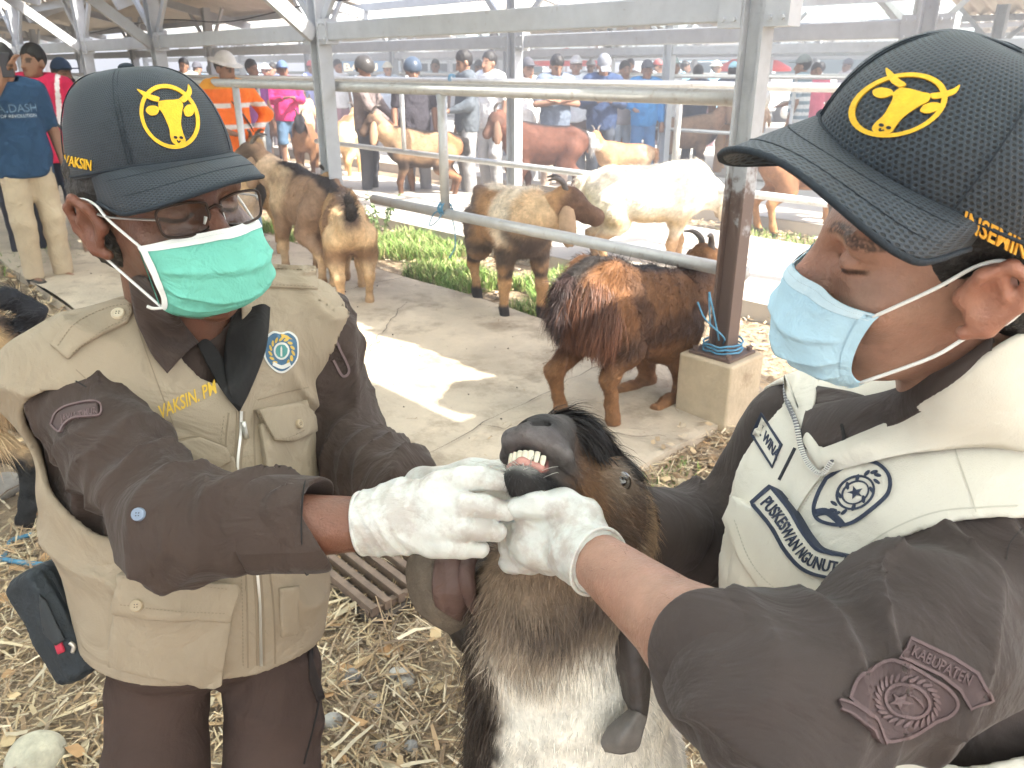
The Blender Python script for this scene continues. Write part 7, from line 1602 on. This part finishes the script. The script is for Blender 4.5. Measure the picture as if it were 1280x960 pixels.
# ------------------------------------------------------------------ the goat being examined
def build_fgoat():
    root = thing('goat', 'goat with its head held up by gloved hands and its lower teeth bared', 'goat', tuple(G(716, 1000)*A(1, 1, 0)), 0, world=True)
    n = unit(A(-.46, .60, .655)); d = A(.25, .86, -.43); d = unit(d-n*(d@n)); e = np.cross(n, d)
    Rh = C2W(np.array([n, e, d])); o = P(664, 545, .815); HSC = .93; hp = lambda pts: (np.asarray(pts, float)*HSC)@Rh+o                      # x to the nose, y across, z to the bridge of the nose
    head = U(ell((-.200, 0, .012), (.080, .054, .060)), rc((-.155, 0, .030), (-.030, 0, .016), .046, .027), ell((-.095, 0, .040), (.062, .034, .034)), ell((-.020, 0, .002), (.031, .034, .026)),
             rc((-.160, 0, -.012), (-.035, 0, -.006), .046, .028), rc((-.165, 0, -.058), (-.040, 0, -.046), .036, .021), ell((-.105, .030, -.025), (.06, .020, .032)), ell((-.105, -.030, -.025), (.06, .020, .032)),
             *[ell((-.126, s*.046, .015), (.027, .016, .022)) for s in (-1, 1)], k=.024)
    chin = ell((-.022, 0, -.050), (.030, .026, .019)); head = U(head, chin, k=.012)
    lip = chain([(-.050, .038, -.024), (-.022, .036, -.014), (.002, .022, -.006), (.009, 0, -.003), (.002, -.022, -.006), (-.022, -.036, -.014), (-.050, -.038, -.024)], [.008, .011, .0118, .0118, .0118, .011, .008], k=.006)
    head = U(head, lip, k=.008)
    head = SUB(head, ell((.006, 0, -.026), (.034, .025, .0125)), chain([(-.01, .026, -.028), (-.045, .040, -.032), (-.075, .044, -.034)], [.004, .003, .002]), chain([(-.01, -.026, -.028), (-.045, -.040, -.032), (-.075, -.044, -.034)], [.004, .003, .002]),
               *[chain([(.012, s*.007, .006), (.006, s*.014, .013), (-.004, s*.019, .013)], [.0035, .0052, .003], k=.003) for s in (-1, 1)], rc((.012, 0, .004), (.016, 0, -.012), .0014), k=.004)
    lids = [U(chain([(-0.1070, s*.054, 0.0140), (-0.1220, s*.0605, 0.0285), (-0.1410, s*.056, 0.0190)], [.004, .005, .004], k=.004), chain([(-0.1070, s*.054, 0.0140), (-0.1240, s*.0585, 0.0035), (-0.1410, s*.056, 0.0190)], [.004, .0045, .004], k=.004), k=.003) for s in (-1, 1)]
    head = U(head, *lids, k=.005); head = SUB(head, *[ell((-0.1235, s*.0565, 0.0162), (.0125, .012, .0100)) for s in (-1, 1)], k=.002)
    headw = local(lambda p: head(p/f32(HSC))*f32(HSC), o, Rh)
    thr = hp([(-.165, 0, -.045)])[0]; pol = hp([(-.215, 0, .0)])[0]
    neck = chain([pol*.5+thr*.5, P(718, 735, 1.00), P(712, 840, 1.03), P(718, 960, 1.09), P(722, 1080, 1.15)], [.076, .094, .120, .142, .16], k=.05)
    ruff = chain([thr, P(672, 738, .93), P(668, 800, .95)], [.045, .062, .070], k=.04)
    cs = P(722, 1050, 1.17); bk = unit(A(-.10, .99, 0))
    zt = .46
    trunk = U(ell(A(cs[0], cs[1], zt)+bk*.08, (.15, .18, .17)), rc(A(cs[0], cs[1], zt)+bk*.1, A(cs[0], cs[1], zt)+bk*.62, .15, .15), k=.06)
    lat = A(-bk[1], bk[0], 0); lg = []
    for s in (-1, 1):
        b0 = A(cs[0], cs[1], 0)+lat*s*.10; lg.append(chain([b0+A(0, 0, .42), b0+A(0, 0, .23), b0+A(0, 0, .08), b0-bk*.02+A(0, 0, .02)], [.07, .036, .026, .034], k=.03))
        b1 = A(cs[0], cs[1], 0)+bk*.66+lat*s*.10; lg.append(chain([b1+A(0, 0, .5), b1-bk*.04+A(0, 0, .34), b1+bk*.08+A(0, 0, .24), b1+bk*.04+A(0, 0, .02)], [.12, .08, .036, .032], k=.03))
    body = U(headw, neck, ruff, trunk, *lg, k=.03)
    body = disp(body, lambda p: fbm(p, 20, 5, 2)*.006*sst(.16, .26, np.linalg.norm(p-o, axis=1)))
    lo = np.minimum(A(cs[0], cs[1], 0)-.25, o-.2); hi = np.maximum(A(cs[0], cs[1], 0)+bk*.7+.3, o+.25); lo[2] = -.02; hi[2] = 1.45
    v, q = sdf_mesh(body, lo, hi, .0055)
    vh, qh = sdf_mesh(U(headw, neck, ruff, k=.03), o-.30, o+.26, .0026)
    dist = lambda p: ((p-o)@Rh.T)[:, 0]
    inb = ((vh > o-.295).all(1) & (vh < o+.255).all(1)) & (dist(vh) > -.195); hh = qh[inb[qh].all(1)]; far = (dist(v) < -.188) | (v < o-.29).any(1) | (v > o+.25).any(1)
    vv = np.concatenate([v, vh]); qq = np.concatenate([q[far[q].any(1)], hh+len(v)])
    def coat(p):
        L_ = (p-o)@Rh.T/HSC; x, y, z = L_.T; nz = fbm(p, 14, 3, 3); n2 = fbm(p, 45, 9, 2); px = proj(p); X, Y = px[:, 0], px[:, 1]
        c = np.tile(A(.24, .17, .115), (len(p), 1))
        def mx(col, w_): nonlocal c; c = c+(A(*col)-c)*np.clip(w_, 0, 1)[:, None]
        zz = p[:, 2]; neckp = (x < -.17) | (z < -.080+.02*nz)
        xl = (p-(cs+A(0, 0, 0)))@C2W(A(1, 0, 0))                     # across the throat
        # throat and chest: grey brown ruff above, white below, dark stripe on its right flank
        mx((.36, .29, .22), neckp*sst(.97, .86, zz+nz*.04)*1.0)
        mx((.76, .71, .62), neckp*sst(.875, .835, zz+nz*.03+n2*.012)*sst(-.14, -.105, xl+nz*.02))
        mx((.055, .043, .035), neckp*sst(.84, .76, zz)*sst(-.106, -.128, xl+n2*.014))
        mx((.10, .075, .058), neckp*np.exp(-(((xl+.06)/.05)**2+((zz-.895+.3*xl)/.020)**2))*1.1)
        mx((.11, .085, .07), neckp*np.exp(-(((xl+.005)/.06)**2+((zz-.94)/.035)**2)))
        mx((.30, .19, .11), neckp*sst(.02, .08, xl+nz*.03)*sst(.84, .92, zz))
        hd_ = ~neckp
        mx((.085, .052, .036), hd_*1.0); mx((.19, .095, .045), hd_*sst(.2, .6, nz+n2*.5)*sst(-.05, -.09, x))                                # face brown
        mx((.13, .072, .042), hd_*sst(-.08, -.14, x)*sst(.015, -.02, z)*sst(-.1, .4, nz+n2*.4))
        mx((.15, .08, .042), hd_*np.exp(-(((x+.09)/.03)**2+((np.abs(y)-.045)/.015)**2))*1.1)
        mx((.035, .030, .028), hd_*sst(.022, .040, z+n2*.012)*sst(.034, .026, np.abs(y)+n2*.006)*sst(-.20, -.15, x))   # black bridge of the nose
        mx((.30, .25, .20), hd_*1.2*np.exp(-(((x+.126)/.026)**2+((np.abs(y)-.051)/.014)**2+((z-.016)/.026)**2)))       # grey round the eye
        mx((.075, .066, .062), hd_*sst(-.055, -.025, x+n2*.008)); mx((.17, .15, .145), hd_*sst(-.03, -.01, x)*np.exp(-(((z+.012)/.006)**2))*(1+n2)); mx((.03, .028, .028), hd_*sst(-.02, .0, x)*sst(.0, .012, z)*.8)      # grey muzzle
        mx((.028, .026, .026), hd_*sst(-.095, -.07, x)*sst(-.032, -.040, z))   # black chin
        mx((.115, .10, .10), hd_*np.exp(-(((x-.006)/.02)**2+((z+.002)/.012)**2)))
        mx((.42, .17, .15), (x > -.03)*np.exp(-(((z+.030)/.007)**2))*(np.abs(y) < .022)*(x < .004))
        mx((.62, .60, .56), hd_*np.exp(-(((x+.002)/.018)**2+((z+.043)/.006)**2))*.5*sst(.024, .016, np.abs(y)))
        return np.clip(c*(1+n2*.25)[:, None], .004, 1)
    c = coat(vv); bo = mk('body', vv, qq, M_fur, root, col=c); nrm = vnorm(vv, qq)
    # ---- teeth
    for i, y in enumerate(np.linspace(-.0215, .0215, 7)):
        w_ = .0042*(.9+.2*rng.random()); y = y+rng.normal(0, .0004); zt_ = -.0195-.10*abs(y)+rng.normal(0, .0008); xb = .001-14*y*y; h_ = .0185-.12*abs(y)
        rows = [[(xb-.004+k*.001, y+s_*w_*wk, zt_-h_+h_*k/4) for s_ in np.linspace(-1, 1, 5)] for k, wk in ((0, .6), (1, .72), (2, .9), (3, 1.0), (4, .92))]
        rows = [[(a_[0]+.0022*(1-(2*j/4-1)**2), a_[1], a_[2]) for j, a_ in enumerate(r_)] for r_ in rows]
        patch('tooth', [hp(r_) for r_ in rows], 10, 8, mat('tooth_enamel', (.78, .70, .55), .22, var=.12, vsc=160, spec=.6, sss=.2), root, th=.0034)
    gum = chain([(-.010, .020, -.036), (.000, 0, -.0355), (-.010, -.020, -.036)], [.0052, .006, .0052], k=.004); v_, q_ = sdf_mesh(local(lambda p: gum(p/f32(HSC))*f32(HSC), o, Rh), o-.05, o+.05, .0016); mk('gum', v_, q_, mat('gum_pink', (.50, .24, .20), .25, var=.2, vsc=120, spec=.6, sss=.2), root)
    for s in (-1, 1):
        ep = hp([(-.1235, s*.0560, .0162)])[0]; v_, q_ = sdf_mesh(ell(ep, (.0135,)*3), ep-.017, ep+.017, .0017); ev = mk('eye', v_, q_, mat('goat_eye', (.030, .020, .014), .04, spec=.9, coat=1), root)
    # ---- ears: long, hanging, the near right one turned so that its inside shows
    E1 = mat('ear_outside', (.15, .12, .09), .75, var=.2, vsc=60, bump=.002, bsc=300); E2 = mat('ear_inside', (.105, .062, .052), .5, var=.2, vsc=30, bump2=.004, b2sc=30, spec=.4); 
    patch('ear', [[P(*a) for a in r_] for r_ in ([(586, 664, .955), (572, 660, .94), (552, 668, .93), (536, 680, .94), (524, 690, .96)], [(590, 700, .955), (572, 694, .925), (550, 690, .91), (528, 690, .925), (516, 694, .955)], [(592, 740, .96), (570, 735, .92), (546, 726, .905), (522, 716, .92), (511, 712, .955)], [(584, 775, .965), (564, 766, .93), (544, 756, .915), (524, 744, .93), (513, 735, .955)], [(562, 790, .97), (552, 784, .95), (540, 776, .94), (528, 766, .945), (520, 756, .955)])], 26, 26, E1, root, th=.004)
    patch('ear_inside', [[P(*a) for a in r_] for r_ in ([(588, 676, .945), (574, 672, .928), (560, 676, .918), (548, 684, .918)], [(594, 712, .945), (576, 708, .912), (560, 704, .898), (544, 704, .900)], [(592, 750, .95), (574, 746, .910), (558, 740, .894), (543, 734, .898)], [(576, 778, .955), (566, 772, .925), (554, 764, .908), (545, 756, .910)])], 24, 22, E2, root, th=.002, fn=lambda u, vv_, g: .005*np.sin(vv_*9+u*3)*np.sin(u*3.14))
    tube('ear_fold', [P(592, 690, .93), P(582, 712, .905), P(586, 740, .91), P(594, 764, .93)], [.008, .011, .010, .006], E2, root, seg=10)
    E3 = mat('dark_ear', (.055, .043, .038), .5, var=.25, vsc=40, bump2=.003, b2sc=40, spec=.4)
    patch('ear', [[P(*a) for a in r_] for r_ in ([(800, 690, 0.955), (812, 694, 0.940), (824, 704, 0.950)], [(768, 790, 0.920), (790, 776, 0.890), (812, 792, 0.900)], [(766, 830, 0.915), (790, 826, 0.880), (814, 840, 0.890)], [(776, 866, 0.910), (794, 868, 0.880), (812, 876, 0.885)], [(784, 892, 0.905), (794, 896, 0.880), (808, 902, 0.885)], [(756, 918, 0.900), (776, 920, 0.877), (800, 926, 0.883)], [(752, 934, 0.900), (774, 940, 0.883), (796, 936, 0.887)])], 40, 20, E3, root, th=.005, fn=lambda u, vv_, g: .004*np.sin(vv_*3.14))
    patch('ear_tip', [[P(*a) for a in r_] for r_ in ([(788, 884, 0.890), (798, 890, 0.870), (809, 896, 0.880)], [(762, 906, 0.890), (782, 912, 0.863), (804, 916, 0.875)], [(751, 926, 0.890), (774, 930, 0.865), (800, 932, 0.877)], [(756, 940, 0.895), (774, 943, 0.880), (794, 940, 0.885)])], 20, 18, mat('ear_tip_grey', (.15, .135, .125), .6, var=.2, vsc=60), root, th=.006)
    for s in (-1,): 
        tube('horn', [P(770, 648, .955), P(784, 655, .925), P(798, 664, .915)], [.0125, .011, .004], M_horn, root, seg=10)
        tube('horn_base', [P(764, 640, .955), P(774, 650, .945)], [.014, .013], mat('horn_pale', (.4, .36, .3), .6), root, seg=10)
    # ---- hair
    def hm(p): L_ = (p-o)@Rh.T/HSC; return L_, (L_[:, 0] > -.18) & (L_[:, 2] > -.082)
    eyes = hp([(-.1235, .056, .0162), (-.1235, -.056, .0162)])
    noeye = lambda a: np.minimum(np.linalg.norm(a-eyes[0], axis=1), np.linalg.norm(a-eyes[1], axis=1)) > .019
    def flow(p):
        L_, hd_ = hm(p); f = np.tile(A(0, 0, -1.), (len(p), 1)); f[hd_] = (-Rh[0]*.9+A(0, 0, -.25))
        return f+np.outer(fbm(p, 10, 4, 2)*.8, C2W(A(1, 0, 0)))
    def length(b):
        L_, hd_ = hm(b); x = L_[:, 0]; l = np.where(hd_, .012, .026); l = np.where(hd_ & (L_[:, 2] > .035) & (np.abs(L_[:, 1]) < .032) & (x < -.045), .030, l); l = np.where(~hd_ & (b[:, 2] > .80) & (b[:, 2] < .95), .036, l)
        l = np.where(~hd_ & (b[:, 2] < .84), .017, l); l = np.where(hd_ & (x < -.075), .019, l); return np.where(hd_ & (x > -.04), np.where(L_[:, 2] < -.036, .011, .004), l)
    def vis(a):
        L_, hd_ = hm(a); ok = (~hd_ | (L_[:, 0] < -.022) | (L_[:, 2] < -.036)) & (a[:, 2] > .45) & (np.hypot(a[:, 0]-o[0], a[:, 1]-o[1]) < .6) & noeye(a)
        return ok*np.where(hd_, 3.2, 1.0)
    strands('coat', vv, qq, nrm, c, 105000, length, flow, root, wd=.0010, lift=.17, droop=.12, seg=2, where=vis, jit=.22, shade=.42)
    strands('nose_mane', vv, qq, nrm, np.tile(A(.030, .025, .024), (len(vv), 1)), 9500, .050, lambda p: np.tile(-Rh[0]*.55-Rh[1]*.75-Rh[2]*.1, (len(p), 1)), root, wd=.0012, lift=.16, droop=.30, seg=4, jit=.20, shade=.6,
            where=lambda a: (lambda L_: (L_[:, 0] < -.034)*(L_[:, 0] > -.165)*(L_[:, 2] > .022)*(np.abs(L_[:, 1]) < .038)*noeye(a)+1e-9)((a-o)@Rh.T))
    strands('beard', vv, qq, nrm, np.tile(A(.06, .045, .036), (len(vv), 1)), 1600, .075, lambda p: np.tile(A(-.1, 0, -1.), (len(p), 1)), root, wd=.0014, lift=.22, droop=.3, seg=3, jit=.15, shade=.5,
            where=lambda a: np.exp(-(((a-P(598, 860, 1.0))/A(.02, .06, .14))**2).sum(1))+1e-9)
    w_ = []
    for k in range(26):
        y = rng.uniform(-.03, .03); b0 = hp([(rng.uniform(-.01, .008), y, -.045+rng.uniform(-.006, .004))])[0]; w_.append(tube_geo([b0, b0+Rh[0]*.012+Rh[1]*y*.5+rng.normal(0, .003, 3), b0+Rh[0]*.020+Rh[1]*y+A(0, 0, -.006)], [.0003, .0002], seg=4, n=4))
    v_, f_ = join_geo(w_); wo = mk('whiskers', v_, f_, mat('whisker', (.5, .48, .44), .5), root); wo['kind'] = 'stuff'
build_fgoat()
